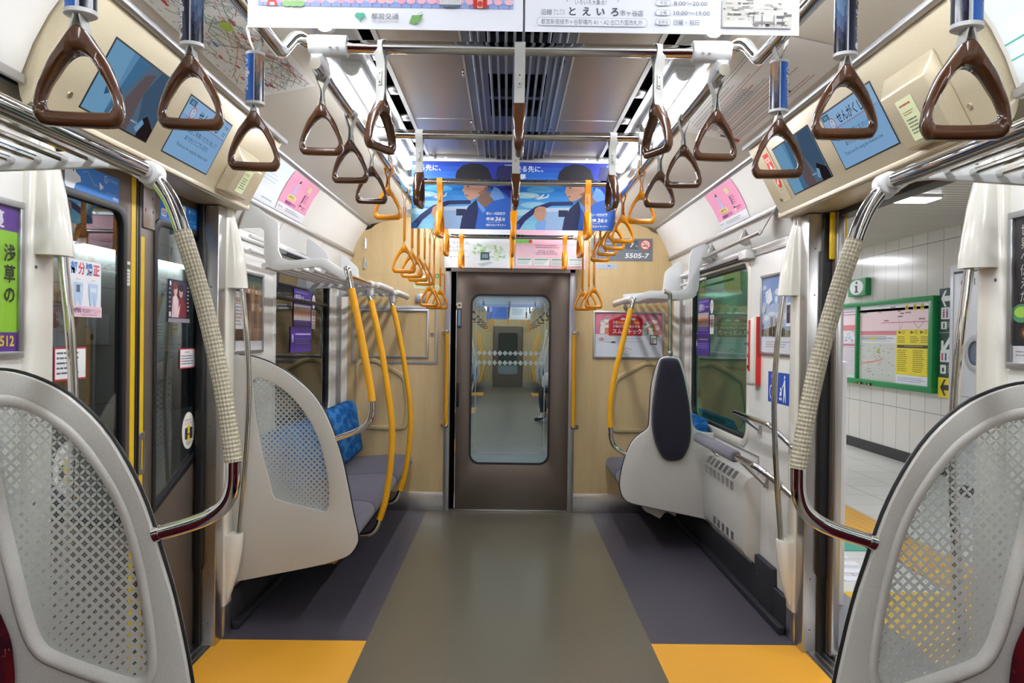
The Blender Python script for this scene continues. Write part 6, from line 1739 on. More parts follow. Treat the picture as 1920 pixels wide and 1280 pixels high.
mb = MB(); mb.tube([(1.15, 4.72, 0.752), (1.15, 4.705, 0.752), (1.15, 3.955, 0.755), (1.15, 3.94, 0.755)], [0.024, 0.0325, 0.0325, 0.026], bar_pad, 18); mb.build('padding', t)
for y in (4.66, 3.90):
    mb = MB(); mb.tube([(1.15, y, 0.752), (1.278, y - 0.05, 0.625)], 0.010, chrome, 12); mb.tube([(1.286, y - 0.052, 0.66), (1.274, y - 0.052, 0.615)], 0.013, satin, 12); mb.build('wall_bracket', t)
t = thing('wall_handrail', 'short chrome wall handrail below the wheelchair sign', 'handrail', (1.2, 3.8, 0.95))
mb = MB(); mb.tube(catmull([(1.21, 4.17, 0.962), (1.21, 4.10, 0.962), (1.21, 3.68, 0.955), (1.215, 3.62, 0.950), (1.235, 3.53, 0.915), (1.262, 3.44, 0.870)], 5), 0.0125, chrome, 14); mb.ball((1.21, 4.17, 0.962), 0.0125, chrome, 6); mb.build('tube', t)
for y in (4.15,):
    mb = MB(); mb.tube([(1.21, y, 0.960), (1.279, y - 0.19, 0.885)], 0.008, chrome, 10); mb.tube([(1.286, y - 0.19, 0.915), (1.276, y - 0.19, 0.870)], 0.011, satin, 10); mb.build('wall_bracket', t)
t = thing('emergency_device', 'tall narrow white and red emergency cover beside the green-tinted window', 'emergency device', (1.27, 4.07, 1.12))
mb = MB(); mb.prism(fillet([(1.286, 3.985), (1.248, 3.988), (1.238, 4.0), (1.238, 4.060), (1.286, 4.070)], 0.004), 'Z', 1.130, 1.468, cream); mb.prism([(1.286, 3.985), (1.248, 3.988), (1.238, 4.0), (1.238, 4.060), (1.286, 4.070)], 'Z', 1.115, 1.130, trim_alu); mb.build('cover', t, bevel=0.003)
red_p = mat('red_plastic', '#cc2a22', 0.35)
mb = MB(); mb.box(1.234, 1.240, 4.012, 4.036, 1.19, 1.455, red_p); mb.build('pull_strip', t, bevel=0.003)
mb = MB(); mb.prism([(1.287, 3.980), (1.260, 3.982), (1.260, 3.990), (1.287, 3.990)], 'Z', 1.118, 1.472, red_p); mb.build('red_edge', t)
mb = MB()
for q in range(4): mb.box(1.2365, 1.2385, 4.044, 4.056, 1.20 + 0.06 * q, 1.22 + 0.06 * q, plastic_dark)
mb.build('markings', t)
# wheelchair and pushchair sign
sh = Sheet(0.30, 0.150, '#1f4fb0', r=0.010); W_ = '#eef2f8'
sh.ell(0.058, 0.127, 0.010, 0.010, W_, 16); sh.poly([(0.051, 0.115), (0.064, 0.115), (0.064, 0.072), (0.086, 0.072), (0.095, 0.042), (0.104, 0.045), (0.092, 0.082), (0.051, 0.082)], W_)
sh.poly([(0.058 + 0.036 * math.cos(R(a)), 0.052 + 0.036 * math.sin(R(a))) for a in range(100, 351, 10)] + [(0.058 + 0.028 * math.cos(R(a)), 0.052 + 0.028 * math.sin(R(a))) for a in range(350, 99, -10)], W_); sh.rect(0.064, 0.085, 0.090, 0.097, W_)
sh.ell(0.232, 0.130, 0.0085, 0.0085, W_, 16); sh.poly([(0.224, 0.118), (0.240, 0.118), (0.252, 0.012), (0.243, 0.012), (0.234, 0.058), (0.225, 0.012), (0.216, 0.012)], W_); sh.poly([(0.226, 0.112), (0.196, 0.078), (0.201, 0.073), (0.230, 0.100)], W_); sh.poly([(0.168, 0.040), (0.196, 0.040), (0.202, 0.075), (0.194, 0.075), (0.186, 0.058), (0.172, 0.062)], W_); sh.ell(0.183, 0.072, 0.008, 0.009, W_, 14); sh.ell(0.173, 0.026, 0.008, 0.008, W_, 14); sh.ell(0.194, 0.026, 0.008, 0.008, W_, 14)
sticker('space_sign', 'blue sign with white wheelchair and pushchair symbols on right wall', sh, 1, 3.862, 1.047, 1.2848, None, 'sign')
sh = Sheet(0.05, 0.05, '#c23a30'); sh.rr(0.006, 0.044, 0.006, 0.044, 0.003, '#e8d8d4'); sh.rect(0.02, 0.03, 0.01, 0.04, '#c23a30')
sticker('small_sign', 'tiny red square sign beside the far right shroud', sh, 1, 3.60, 1.735, 1.2848, None, 'sign')

# ================================================================ ON THE END WALL
FY = YE - 0.001
def endsheet(sh, name, label, x0, z0, cat, group=None, thick=0.001):
    o = sh.place(name, (x0, FY, z0), (1, 0, 0), (0, 0, 1), thick=thick, origin=(x0, FY, z0)); return tag(o, label, cat, group)
for s in (-1, 1):
    t = thing('end_handrail', 'slim vertical yellow handrail %s of the gangway door' % ('left' if s < 0 else 'right'), 'handrail', (s * 0.487, YE - 0.03, 0.65), 'yellow handrails at the gangway door')
    x = s * 0.482 - (0.004 if s < 0 else -0.006)
    mb = MB(); mb.tube([(x, YE - 0.045, 0.672), (x, YE - 0.045, 1.372)], 0.0155, sleeve_yel, 14); mb.build('grip', t)
    for z in (0.660, 1.384):
        mb = MB(); mb.ball((x, YE - 0.045, z), 0.0165, chrome, 7); mb.tube([(x, YE - 0.045, z), (x + s * 0.03, YE - 0.002, z)], 0.009, chrome, 10); mb.tube([(x + s * 0.03, YE - 0.006, z), (x + s * 0.03, YE, z)], 0.016, chrome, 12); mb.build('end_mount', t)
t = thing('notice_frame', 'empty aluminium notice frame on a hinged panel, left end wall', 'frame', (-0.9, YE, 1.15))
mb = MB(); mb.plate([(-1.228, 1.13), (-0.560, 1.13), (-0.560, 1.578), (-1.228, 1.578)], [[(-1.205, 1.153), (-0.583, 1.153), (-0.583, 1.555), (-1.205, 1.555)]], 'Y', YE - 0.006, YE, trim_alu); mb.build('outer_frame', t, bevel=0.002)
mb = MB(); mb.plate([(-1.165, 1.175), (-0.630, 1.175), (-0.630, 1.552), (-1.165, 1.552)], [[(-1.148, 1.192), (-0.647, 1.192), (-0.647, 1.535), (-1.148, 1.535)]], 'Y', YE - 0.014, YE, alu); mb.build('inner_frame', t, bevel=0.003)
mb = MB(); mb.poly([(-1.148, YE - 0.006, 1.192), (-0.647, YE - 0.006, 1.192), (-0.647, YE - 0.006, 1.535), (-1.148, YE - 0.006, 1.535)], screen_cover); mb.build('clear_cover', t, normals=False)
mb = MB(); mb.cyl((-0.604, YE - 0.010, 1.362), (-0.604, YE, 1.362), 0.014, satin, 16); mb.cyl((-0.604, YE - 0.0115, 1.362), (-0.604, YE - 0.010, 1.362), 0.005, plastic_dark, 10); mb.build('lock', t)
for z in (2.05, 1.90):
    t = thing('cupboard_hinge', '%s slim chrome cupboard hinge on the left end wall' % ('upper' if z > 2 else 'lower'), 'hinge', (-1.127, YE, z), 'cupboard hinges')
    mb = MB(); mb.tube([(-1.127, YE - 0.008, z - 0.045), (-1.127, YE - 0.008, z + 0.045)], 0.009, chrome, 10); mb.box(-1.140, -1.114, YE - 0.003, YE, z - 0.04, z + 0.04, satin); mb.build('barrel', t)
# red outlined equipment door with pale stickers
t = thing('equipment_hatch', 'red-outlined equipment hatch with pale green stickers, left of gangway door', 'hatch', (-0.58, YE, 1.6))
mb = MB(); mb.plate(rrect(-0.655, -0.512, 1.592, 1.828, 0.012, 3), [rrect(-0.650, -0.517, 1.597, 1.823, 0.009, 3)], 'Y', YE - 0.002, YE, mat('red_outline', '#c4552f', 0.5)); mb.build('red_outline', t)
sh = Sheet(0.035, 0.03, '#5f8f3a'); sh.text(0.0175, 0.008, 0.018, '消', '#dfe8cc', 'C'); sh.place('green_label', (-0.592, FY, 1.795), (1, 0, 0), (0, 0, 1), t)
sh = Sheet(0.055, 0.085, '#c8d7a8'); sh.greek(0.006, 0.05, 0.01, 0.075, 5, '#8a9a6c'); sh.place('pale_label', (-0.602, FY, 1.655), (1, 0, 0), (0, 0, 1), t)
sh = Sheet(0.107, 0.10, '#d8deb4'); sh.rect(0, 0.107, 0.06, 0.1, '#e6e2a6'); sh.poly([(0.045, 0.066), (0.062, 0.066), (0.0535, 0.084)], '#4a4636'); sh.greek(0.008, 0.1, 0.008, 0.055, 4, '#8a9070'); endsheet(sh, 'warning_label', 'pale yellow warning label behind the hanging orange straps, left end wall', -0.748, 1.712, 'sticker')
t = thing('switch_box', 'small grey switch box on the left end wall below yellow label', 'box', (-0.70, YE, 1.60)); mb = MB(); mb.box(-0.737, -0.660, YE - 0.022, YE, 1.603, 1.672, alu); mb.build('housing', t, bevel=0.003)
# number plate
t = thing('number_plate', 'grey number plate reading 7 and 5505-7 with no-smoking sign', 'sign', (0.67, YE, 1.94))
sh = Sheet(0.475, 0.172, '#6f747c', r=0.008)
sh.rect(0.0, 0.475, 0.0815, 0.0825, '#8a8f96'); sh.rr(0.262, 0.366, 0.088, 0.160, 0.004, '#555a63'); sh.text(0.302, 0.105, 0.046, '7', '#e6e8ea', bold=0.0016, shear=0.2); sh.text(0.340, 0.108, 0.013, '号車', '#d5d8db', fit=0.021)
sh.rr(0.06, 0.24, 0.092, 0.156, 0.004, '#5b6069'); sh.greek(0.07, 0.23, 0.11, 0.14, 1, '#8c9198')
sh.text(0.452, 0.022, 0.052, '5505-7', '#e6e8ea', 'R', fit=0.19, bold=0.0014, shear=0.15)
cx, cz = 0.420, 0.124
sh.ell(cx, cz, 0.040, 0.040, '#d23c34', 30); sh.ell(cx, cz, 0.0335, 0.0335, '#e9c7bd', 30); sh.rect(cx - 0.024, cx + 0.012, cz - 0.012, cz - 0.005, '#3b3b40'); sh.rect(cx + 0.013, cx + 0.020, cz - 0.012, cz - 0.005, '#c4554a'); sh.line([(cx + 0.014, cz + 0.0), (cx + 0.016, cz + 0.012), (cx + 0.006, cz + 0.016)], 0.003, '#7a7a80'); sh.line([(cx - 0.024, cz + 0.024), (cx + 0.024, cz - 0.024)], 0.006, '#d23c34')
sh.place('plate', (0.612, FY, 1.948), (1, 0, 0), (0, 0, 1), t, thick=0.003)
sh = Sheet(0.165, 0.036, '#a9b4c2', r=0.004); sh.poly([(0.09, 0.014), (0.105, 0.018), (0.12, 0.014), (0.112, 0.027), (0.098, 0.027)], '#3a6fae'); sh.greek(0.015, 0.085, 0.014, 0.02, 1, '#6f8095'); sh.greek(0.12, 0.155, 0.014, 0.02, 1, '#6f8095'); endsheet(sh, 'maker_plate', 'narrow pale blue maker plate under the number plate', 0.648, 1.885, 'sign')
def house_ad():
    w_, h_ = 0.515, 0.335
    sh = Sheet(w_, h_, '#dfe3ea'); sh.rect(0, w_, 0.172, h_, '#e58a9c')
    for q in range(8): sh.poly([(0.0 + q * 0.07, 0.172), (0.03 + q * 0.07, 0.172), (0.09 + q * 0.07, h_), (0.06 + q * 0.07, h_)], '#df7d92') if q < 6 else None
    def fig(x, z, sc, body, hair):
        sh.poly([(x - 0.018 * sc, z - 0.05 * sc), (x + 0.018 * sc, z - 0.05 * sc), (x + 0.016 * sc, z), (x - 0.016 * sc, z)], body); sh.ell(x, z + 0.018 * sc, 0.017 * sc, 0.019 * sc, '#f0e4dc', 14); sh.ell(x, z + 0.030 * sc, 0.017 * sc, 0.009 * sc, hair, 12)
    for x, z, sc, b, hr in ((0.060, 0.236, 1.2, '#e9ecec', '#b9c0c2'), (0.088, 0.262, 1.1, '#dfe2e2', '#9aa3a6'), (0.092, 0.222, 1.0, '#dd8a5c', '#c8a98a'), (0.415, 0.232, 1.2, '#c9793c', '#d8d4c8'), (0.462, 0.258, 1.3, '#d98a4c', '#8f9a9c'), (0.385, 0.218, 1.1, '#b9cfd0', '#7c8688'), (0.430, 0.200, 1.1, '#cfe0dc', '#a9b2b0'), (0.478, 0.205, 1.0, '#e8b48a', '#cfc8b8')): fig(x, z, sc, b, hr)
    sh.poly([(0.105, 0.162), (0.105, 0.275), (0.215, 0.322), (0.33, 0.312), (0.365, 0.290), (0.365, 0.162)], '#c01f2c'); sh.poly([(0.19, 0.290), (0.215, 0.302), (0.24, 0.290)], '#d8cfe0'); sh.poly([(0.255, 0.288), (0.285, 0.302), (0.315, 0.288)], '#cfd0ea'); sh.rect(0.20, 0.23, 0.283, 0.290, '#e4dfe6'); sh.rect(0.265, 0.305, 0.281, 0.288, '#e4dfe6')
    sh.text(0.140, 0.254, 0.030, '10', '#f4ecec', fit=0.034, bold=0.001); sh.text(0.178, 0.256, 0.020, '日以内の現金化', '#f2c23c', fit=0.165, bold=0.0006); sh.rect(0.14, 0.345, 0.2465, 0.248, '#e8b8b4'); sh.text(0.140, 0.226, 0.019, '相談のプロが親身なら', '#f4ecec', fit=0.205, bold=0.0006); sh.text(0.135, 0.180, 0.042, 'スムストック', '#fbf4f2', fit=0.225, bold=0.0012)
    sh.poly([(0.045, 0.130), (0.052, 0.150), (0.062, 0.130)], '#cf3a54'); sh.ell(0.040, 0.133, 0.010, 0.010, '#cf3a54', 14); sh.ell(0.062, 0.133, 0.010, 0.010, '#cf3a54', 14); sh.ell(0.040, 0.133, 0.006, 0.006, '#dfe3ea', 14); sh.ell(0.062, 0.133, 0.006, 0.006, '#dfe3ea', 14); sh.greek(0.03, 0.07, 0.108, 0.114, 1, '#cf7a88'); ring_ = '#9a9aa0'
    sh.rr(0.076, 0.158, 0.114, 0.152, 0.003, ring_); sh.rr(0.0768, 0.1572, 0.1148, 0.1512, 0.003, '#e3e6ec'); sh.text(0.080, 0.128, 0.016, 'SumStock', '#6d6d76', fit=0.068); sh.rr(0.125, 0.158, 0.106, 0.118, 0.002, '#55555c'); sh.greek(0.20, 0.41, 0.108, 0.120, 1, '#b0b4c0'); sh.greek(0.2, 0.38, 0.13, 0.14, 1, '#c2a4ac')
    sh.rr(0.425, 0.478, 0.095, 0.170, 0.004, '#2b2b31'); sh.rect(0.430, 0.473, 0.104, 0.163, '#e2dfd9'); sh.rect(0.436, 0.470, 0.13, 0.15, '#7fa6a0'); sh.rect(0.436, 0.46, 0.112, 0.124, '#d88c8c')
    sh.ell(0.252, 0.047, 0.036, 0.038, '#c9c2cd', 30); sh.ell(0.252, 0.047, 0.0345, 0.0365, '#dfe3ea', 30); sh.line([(0.224, 0.052), (0.236, 0.064), (0.256, 0.068), (0.272, 0.056), (0.282, 0.058)], 0.006, '#cf8a94'); sh.greek(0.236, 0.27, 0.036, 0.046, 1, '#c9a0ac'); sh.greek(0.13, 0.2, 0.045, 0.048, 1, '#c2c6d0'); sh.greek(0.30, 0.38, 0.045, 0.048, 1, '#c2c6d0')
    return sh
t = thing('framed_poster', 'red and pink framed house poster on the right end wall', 'poster', (0.9, YE, 1.2), 'framed wall posters')
sh = house_ad(); sh.place('printed_sheet', (0.652, FY - 0.002, 1.208), (1, 0, 0), (0, 0, 1), t)
mb = MB(); mb.plate([(0.636, 1.192), (1.183, 1.192), (1.183, 1.559), (0.636, 1.559)], [[(0.653, 1.209), (1.166, 1.209), (1.166, 1.542), (0.653, 1.542)]], 'Y', YE - 0.014, YE, alu); mb.build('frame', t, bevel=0.003)
mb = MB(); mb.poly([(0.653, YE - 0.010, 1.209), (1.166, YE - 0.010, 1.209), (1.166, YE - 0.010, 1.542), (0.653, YE - 0.010, 1.542)], screen_cover); mb.build('clear_cover', t, normals=False)
t = thing('coat_hook', 'small chrome hook under the right rack on the end wall', 'hook', (0.88, YE, 1.59)); mb = MB(); mb.cyl((0.880, YE - 0.012, 1.592), (0.880, YE, 1.592), 0.015, chrome, 16); mb.cyl((0.880, YE - 0.02, 1.592), (0.880, YE - 0.012, 1.592), 0.008, satin, 12); mb.build('hook', t)
for s in (-1, 1):                                   # grey corner posts
    mb = MB(); a, b = sorted((s * 1.250, s * 1.288)); mb.prism(fillet([(s * 1.288, 5.70), (s * 1.268, 5.72), (s * 1.268, 5.80), (s * 1.288, 5.82)], 0.006), 'Z', 0.17, 1.84, trim_alu); mb.prism(fillet([(s * 1.288, 5.90), (s * 1.255, YE - 0.002), (s * 1.288, YE - 0.002)], 0.004), 'Z', 0.17, 1.86, white_panel)
    struct(mb, 'trim_%d' % (20 + (s > 0)), bevel=0.002)
# ================================================================ PLATFORM OUTSIDE THE RIGHT DOORWAY
def tile_mat(name, c, c2, sx, sy, axis, rough=0.25, mortar='#9a9a98', ms=0.012):
    m = mat(name, c, rough); t = NT(m)
    sx_ = t.n.new('ShaderNodeSeparateXYZ'); t.link(t.coord(), sx_.inputs[0])
    cb = t.n.new('ShaderNodeCombineXYZ')
    a, b = axis
    t.link(sx_.outputs[a], cb.inputs[0]); t.link(sx_.outputs[b], cb.inputs[1])
    br = t.node('ShaderNodeTexBrick', i_Scale=1.0, i_Mortar_Size=ms, i_Brick_Width=sx, i_Row_Height=sy)
    br.offset = 0.0; br.inputs['Color1'].default_value = lin(c); br.inputs['Color2'].default_value = lin(c2); br.inputs['Mortar'].default_value = lin(mortar)
    t.link(cb.outputs[0], br.inputs['Vector']); t.link(br.outputs['Color'], t.b.inputs['Base Color'])
    return m
wall_tile = tile_mat('platform_tile', '#dedbd2', '#dad7cf', 0.305, 0.60, (1, 2), 0.16, '#8f8d88', 0.004)
floor_tile = tile_mat('platform_floor', '#cfcdc6', '#d6d4ce', 0.40, 0.40, (0, 1), 0.35, '#a5a39d', 0.006)
slat_ceiling = tile_mat('platform_ceiling', '#cdc8bf', '#c9c4bb', 60.0, 0.10, (0, 1), 0.4, '#77746c', 0.010)
PXW = 4.45
mb = MB(); mb.box(1.46, PXW, YB, 26, -0.15, -0.004, floor_tile); struct(mb, 'floor_platform')
mb = MB(); mb.box(PXW, PXW + 0.1, YB, 26, -0.15, 2.6, wall_tile); struct(mb, 'wall_platform')
mb = MB(); mb.box(1.5, PXW, YB, 26, 2.52, 2.6, slat_ceiling); struct(mb, 'ceiling_platform')
mb = MB(); mb.box(PXW - 0.012, PXW, YB, 26, -0.004, 0.12, plastic_dark); struct(mb, 'baseboard_platform')
mb = MB(); mb.box(1.5, PXW, 26, 26.1, -0.15, 2.6, wall_back); struct(mb, 'wall_platform_end')
mb = MB(); mb.box(1.5, PXW, YB - 0.1, YB, -0.15, 2.6, wall_back); struct(mb, 'wall_platform_rear')
mb = MB()
for k in range(30):
    y = 1.0 + k * 0.10; mb.prism([(1.44, y), (1.62, y), (1.62, y + 0.07), (1.44, y + 0.07)], 'Z', -0.06, -0.006, mat('gap_rubber', '#3b3b40', 0.6))
mb.box(1.42, 1.64, YB, 26, -0.2, -0.05, plastic_dark); struct(mb, 'trim_22')
# tactile paving
def tact_mat():
    m = mat('tactile_yellow', '#d9a136', 0.5); t = NT(m)
    sx = t.n.new('ShaderNodeSeparateXYZ'); t.link(t.coord((16, 16, 16)), sx.inputs[0])
    fr = lambda q: t.math('ABSOLUTE', t.math('SUBTRACT', t.math('FRACT', t.math('ADD', q, 200.0)), 0.5))
    d = t.math('ADD', t.math('POWER', fr(sx.outputs[0]), 2.0), t.math('POWER', fr(sx.outputs[1]), 2.0))
    dot = t.math('LESS_THAN', d, 0.075)
    t.link(t.mix(dot, lin('#d49c34'), lin('#e0ae4c')), t.b.inputs['Base Color']); t.bump(dot, 0.8, 0.005)
    return m
tact = tact_mat()
yel2 = mat('platform_yellow', '#e0b021', 0.5)
mb = MB(); mb.box(2.40, 2.77, YB, 26, -0.004, 0.004, tact); struct(mb, 'trim_23', bevel=0.001)
mb = MB(); mb.box(1.80, 2.40, 2.30, 4.15, -0.004, 0.002, yel2); struct(mb, 'trim_24')
mb = MB(); mb.box(2.15, 2.40, 4.97, 5.22, -0.004, 0.002, mat('platform_green', '#3f9f86', 0.5)); struct(mb, 'trim_25')
mb = MB()
for k in range(4): mb.prism([(1.90, 4.34 + k * 0.15), (2.12, 4.34 + k * 0.15), (2.12, 4.42 + k * 0.15), (1.90, 4.42 + k * 0.15)], 'Z', -0.004, 0.003, paper)
struct(mb, 'trim_26')
mb = MB(); mb.box(1.46, 1.80, YB, 26, -0.10, 0.001, noisy('edge_stone', '#77777a', '#858588', ns=60, rough=0.5)); struct(mb, 'trim_27')
# platform lamps
for k, (x, y) in enumerate(((3.24, 6.25), (3.55, 2.6), (3.55, -1.5), (3.55, 11.0), (3.55, 15.5), (3.55, 20.0), (2.3, 4.6), (2.3, 9.0), (2.3, 0.4), (2.3, 13.2))):
    t = thing('platform_lamp', 'flat white %s' % ('ceiling lamp panel seen over the platform through the doorway' if k == 0 else 'platform ceiling lamp, %s along the row beyond the train side' % (['', 'second', 'third', 'fourth', 'fifth', 'sixth', 'seventh', 'eighth', 'ninth', 'tenth'][k])), 'lamp', (x, y, 2.5), 'platform ceiling lamps')
    mb = MB(); hx, hy = (0.18, 0.13) if k == 0 else (0.30, 0.32)
    mb.box(x - hx, x + hx, y - hy, y + hy, 2.500, 2.520, rack_white); mb.build('frame', t, bevel=0.003)
    mb = MB(); mb.box(x - hx + 0.01, x + hx - 0.01, y - hy + 0.01, y + hy - 0.01, 2.494, 2.500, plat_lamp); mb.build('diffuser', t)
# half-height platform gates
gate_m = mat('gate_white', '#d3d5da', 0.35)
def gate(label, x0, x1, y0, y1, z1, panel=None):
    t = thing('platform_gate', label, 'platform gate', ((x0 + x1) / 2, y0, 0), 'platform gates')
    mb = MB(); mb.box(x0, x1, y0, y1, -0.004, z1, gate_m); mb.build('housing', t, bevel=0.012)
    mb = MB(); mb.box(x0 - 0.002, x0 + 0.002, y0 + 0.02, y1 - 0.02, z1 - 0.12, z1 - 0.10, trim_alu)
    for q in range(4): mb.cyl((x0 + 0.02, y0 - 0.001, 0.2 + q * 0.26), (x0 + 0.02, y0 + 0.001, 0.2 + q * 0.26), 0.005, screw_m, 8)
    mb.build('trim_line', t)
    return t
g_ = gate('white half-height platform gate at the far edge of the open doorway', 1.645, 1.715, 3.93, 6.6, 1.25)
gate('white half-height platform gate behind the near right partition', 1.66, 1.86, -1.0, 1.5, 1.25)
gate('white half-height platform gate farther along, beyond the train window', 1.66, 1.86, 8.4, 13.0, 1.25)

# guide board in a green frame
def wallsheet(sh, name, y_left, z0, parent=None, x=PXW - 0.03, thick=0.001):
    return sh.place(name, (x, y_left, z0), (0, -1, 0), (0, 0, 1), parent, thick=thick)
green_f = mat('board_green', '#158a4a', 0.35)
t = thing('guide_board', 'green-framed station guide board with maps and yellow exit list', 'board', (PXW, 9.3, 0.8))
mb = MB()
B0, B1, Z0, Z1 = 7.98, 11.2, 0.815, 1.835
for (a, b, c, d) in ((B0, B1, Z0, Z0 + 0.065), (B0, B1, Z1 - 0.05, Z1), (B0, B0 + 0.085, Z0 + 0.065, Z1 - 0.05), (9.72, 9.765, Z0 + 0.065, Z1 - 0.05), (B1 - 0.06, B1, Z0 + 0.065, Z1 - 0.05)): mb.box(PXW - 0.075, PXW - 0.001, a, b, c, d, green_f)
mb.build('frame', t, bevel=0.004)
H = Z1 - Z0 - 0.115
sh = Sheet(1.655, H, '#dfe1e0')
sh.rect(0, 1.655, H - 0.30, H - 0.05, '#eed3d6', False); sh.rect(0, 1.655, H - 0.08, H, '#e3e5e8'); sh.rect(0.55, 1.655, H - 0.22, H - 0.212, '#c9596a'); sh.line([(0.95, H - 0.15), (1.0, H - 0.31), (1.05, H - 0.212)], 0.006, '#7b7f88'); sh.line([(1.28, H - 0.212), (1.38, H - 0.29), (1.5, H - 0.212)], 0.006, '#7b7f88')
for q in range(10): x = random.uniform(0.05, 1.4); y = random.uniform(H - 0.2, H - 0.04); sh.rect(x, x + random.uniform(0.04, 0.14), y, y + 0.014, random.choice(['#8a6a70', '#b5565f', '#5f646e']), False)
for x in (1.13, 1.3, 1.45): sh.rect(x - 0.03, x + 0.04, H - 0.09, H - 0.02, '#e3c12c'); sh.rect(x - 0.02, x + 0.03, H - 0.07, H - 0.045, '#7a6a1c')
sh.rect(0.02, 0.92, H - 0.36, H - 0.31, '#d98089'); sh.greek(0.04, 0.9, H - 0.42, H - 0.37, 2, '#8d9298'); sh.greek(0.03, 0.85, 0.46, 0.52, 3, '#9a9fa6'); sh.rect(0.25, 0.42, 0.49, 0.515, '#d8c23a')
sh.rect(0.0, 0.92, 0.0, 0.45, '#c9cbc3')
for q in range(26): x, y = random.uniform(0.02, 0.8), random.uniform(0.02, 0.40); sh.line([(x, y), (x + random.uniform(-0.15, 0.2), y + random.uniform(-0.08, 0.12))], 0.006, random.choice(['#d8dad2', '#b9bbb2', '#dcded8', '#c9a08f'])) if x < 0.7 else None
for q in range(30): x, y = random.uniform(0.02, 0.82), random.uniform(0.02, 0.42); sh.rect(x, x + 0.05, y, y + 0.009, random.choice(['#9b9d98', '#a38d86', '#8d9a8c']), False)
sh.poly([(0.45, 0.36), (0.53, 0.40), (0.54, 0.31)], '#9fbf5a'); sh.line([(0.08, 0.20), (0.35, 0.22), (0.6, 0.26)], 0.016, '#dd8d7d')
sh.rect(0.92, 1.655, 0.10, H - 0.30, '#e8d52c'); sh.rect(0.94, 1.64, 0.40, 0.435, '#35352f'); sh.greek(1.1, 1.5, 0.408, 0.427, 1, '#b9b28c')
sh.greek(0.95, 1.17, 0.13, 0.38, 11, '#6d6522', 0.5); sh.greek(1.28, 1.52, 0.13, 0.38, 11, '#6d6522', 0.5)
for q in range(11): sh.rect(1.57, 1.63, 0.138 + q * 0.0227, 0.147 + q * 0.0227, '#6d6522', False)
for x in (0.96, 1.22, 1.42): sh.poly([(x, 0.575), (x + 0.025, 0.60), (x + 0.025, 0.582), (x + 0.07, 0.582), (x + 0.07, 0.568), (x + 0.025, 0.568), (x + 0.025, 0.55)], '#3a3620'); sh.greek(x + 0.09, x + 0.16, 0.55, 0.60, 3, '#6d6522')
for x in (0.95, 1.22, 1.44): sh.greek(x, x + 0.18, 0.45, 0.53, 4, '#6d6522')
sh.rect(0.92, 1.655, 0.0, 0.095, '#e4e6ee'); sh.greek(0.96, 1.6, 0.02, 0.075, 3, '#7a7fa0')
wallsheet(sh, 'exit_list', 9.72, Z0 + 0.065, t)
sh = Sheet(1.375, H, '#dcdfe4'); sh.rect(0.6, 1.375, H - 0.28, H - 0.04, '#e9d3d8'); sh.rect(0.62, 1.30, H - 0.30, H - 0.23, '#d98089'); sh.greek(0.9, 1.34, H - 0.12, H - 0.05, 2, '#7d6f78'); 
for q in range(60): x, y = random.uniform(0.55, 1.3), random.uniform(0.44, H - 0.31); sh.rect(x, x + random.uniform(0.02, 0.07), y, y + 0.010, random.choice(['#9a9ea6', '#b09a9c', '#8f99a4']), False)
sh.rect(0.55, 0.95, 0.40, 0.43, '#8f9cc0'); sh.rect(0.95, 1.36, 0.405, 0.435, '#c4717c'); sh.rect(0.55, 1.36, 0.385, 0.390, '#4d5560'); sh.rect(0.92, 0.93, 0.09, 0.38, '#6d7078'); sh.greek(0.55, 0.9, 0.03, 0.37, 14, '#b7bcc8'); sh.greek(0.95, 1.34, 0.03, 0.37, 14, '#d3aeb4')
wallsheet(sh, 'line_map', 11.14, Z0 + 0.065, t)
mb = MB()
for y in (9.55, 9.30): mb.box(PXW - 0.09, PXW - 0.07, y, y + 0.10, Z0 + 0.0, Z0 + 0.03, plastic_dark); mb.box(PXW - 0.091, PXW - 0.072, y + 0.02, y + 0.06, Z0 + 0.004, Z0 + 0.022, yel2)
mb.build('clip', t)
t = thing('information_sign', 'square green box sign with black letter i in white circle', 'sign', (PXW, 9.72, 1.92))
mb = MB(); mb.box(PXW - 0.07, PXW - 0.001, 9.50, 9.99, 1.918, 2.135, green_f); mb.build('box', t, bevel=0.004)
sh = Sheet(0.47, 0.205, '#158a4a'); sh.ell(0.235, 0.1025, 0.185, 0.092, '#e6e8e6', 32)
sh.ell(0.235, 0.160, 0.030, 0.017, '#15181a', 18); sh.poly([(0.185, 0.125), (0.262, 0.125), (0.262, 0.050), (0.290, 0.050), (0.290, 0.034), (0.178, 0.034), (0.178, 0.050), (0.208, 0.050), (0.208, 0.110), (0.185, 0.110)], '#15181a')
sh.place('face', (PXW - 0.0705, 9.985, 1.924), (0, -1, 0), (0, 0, 1), t)
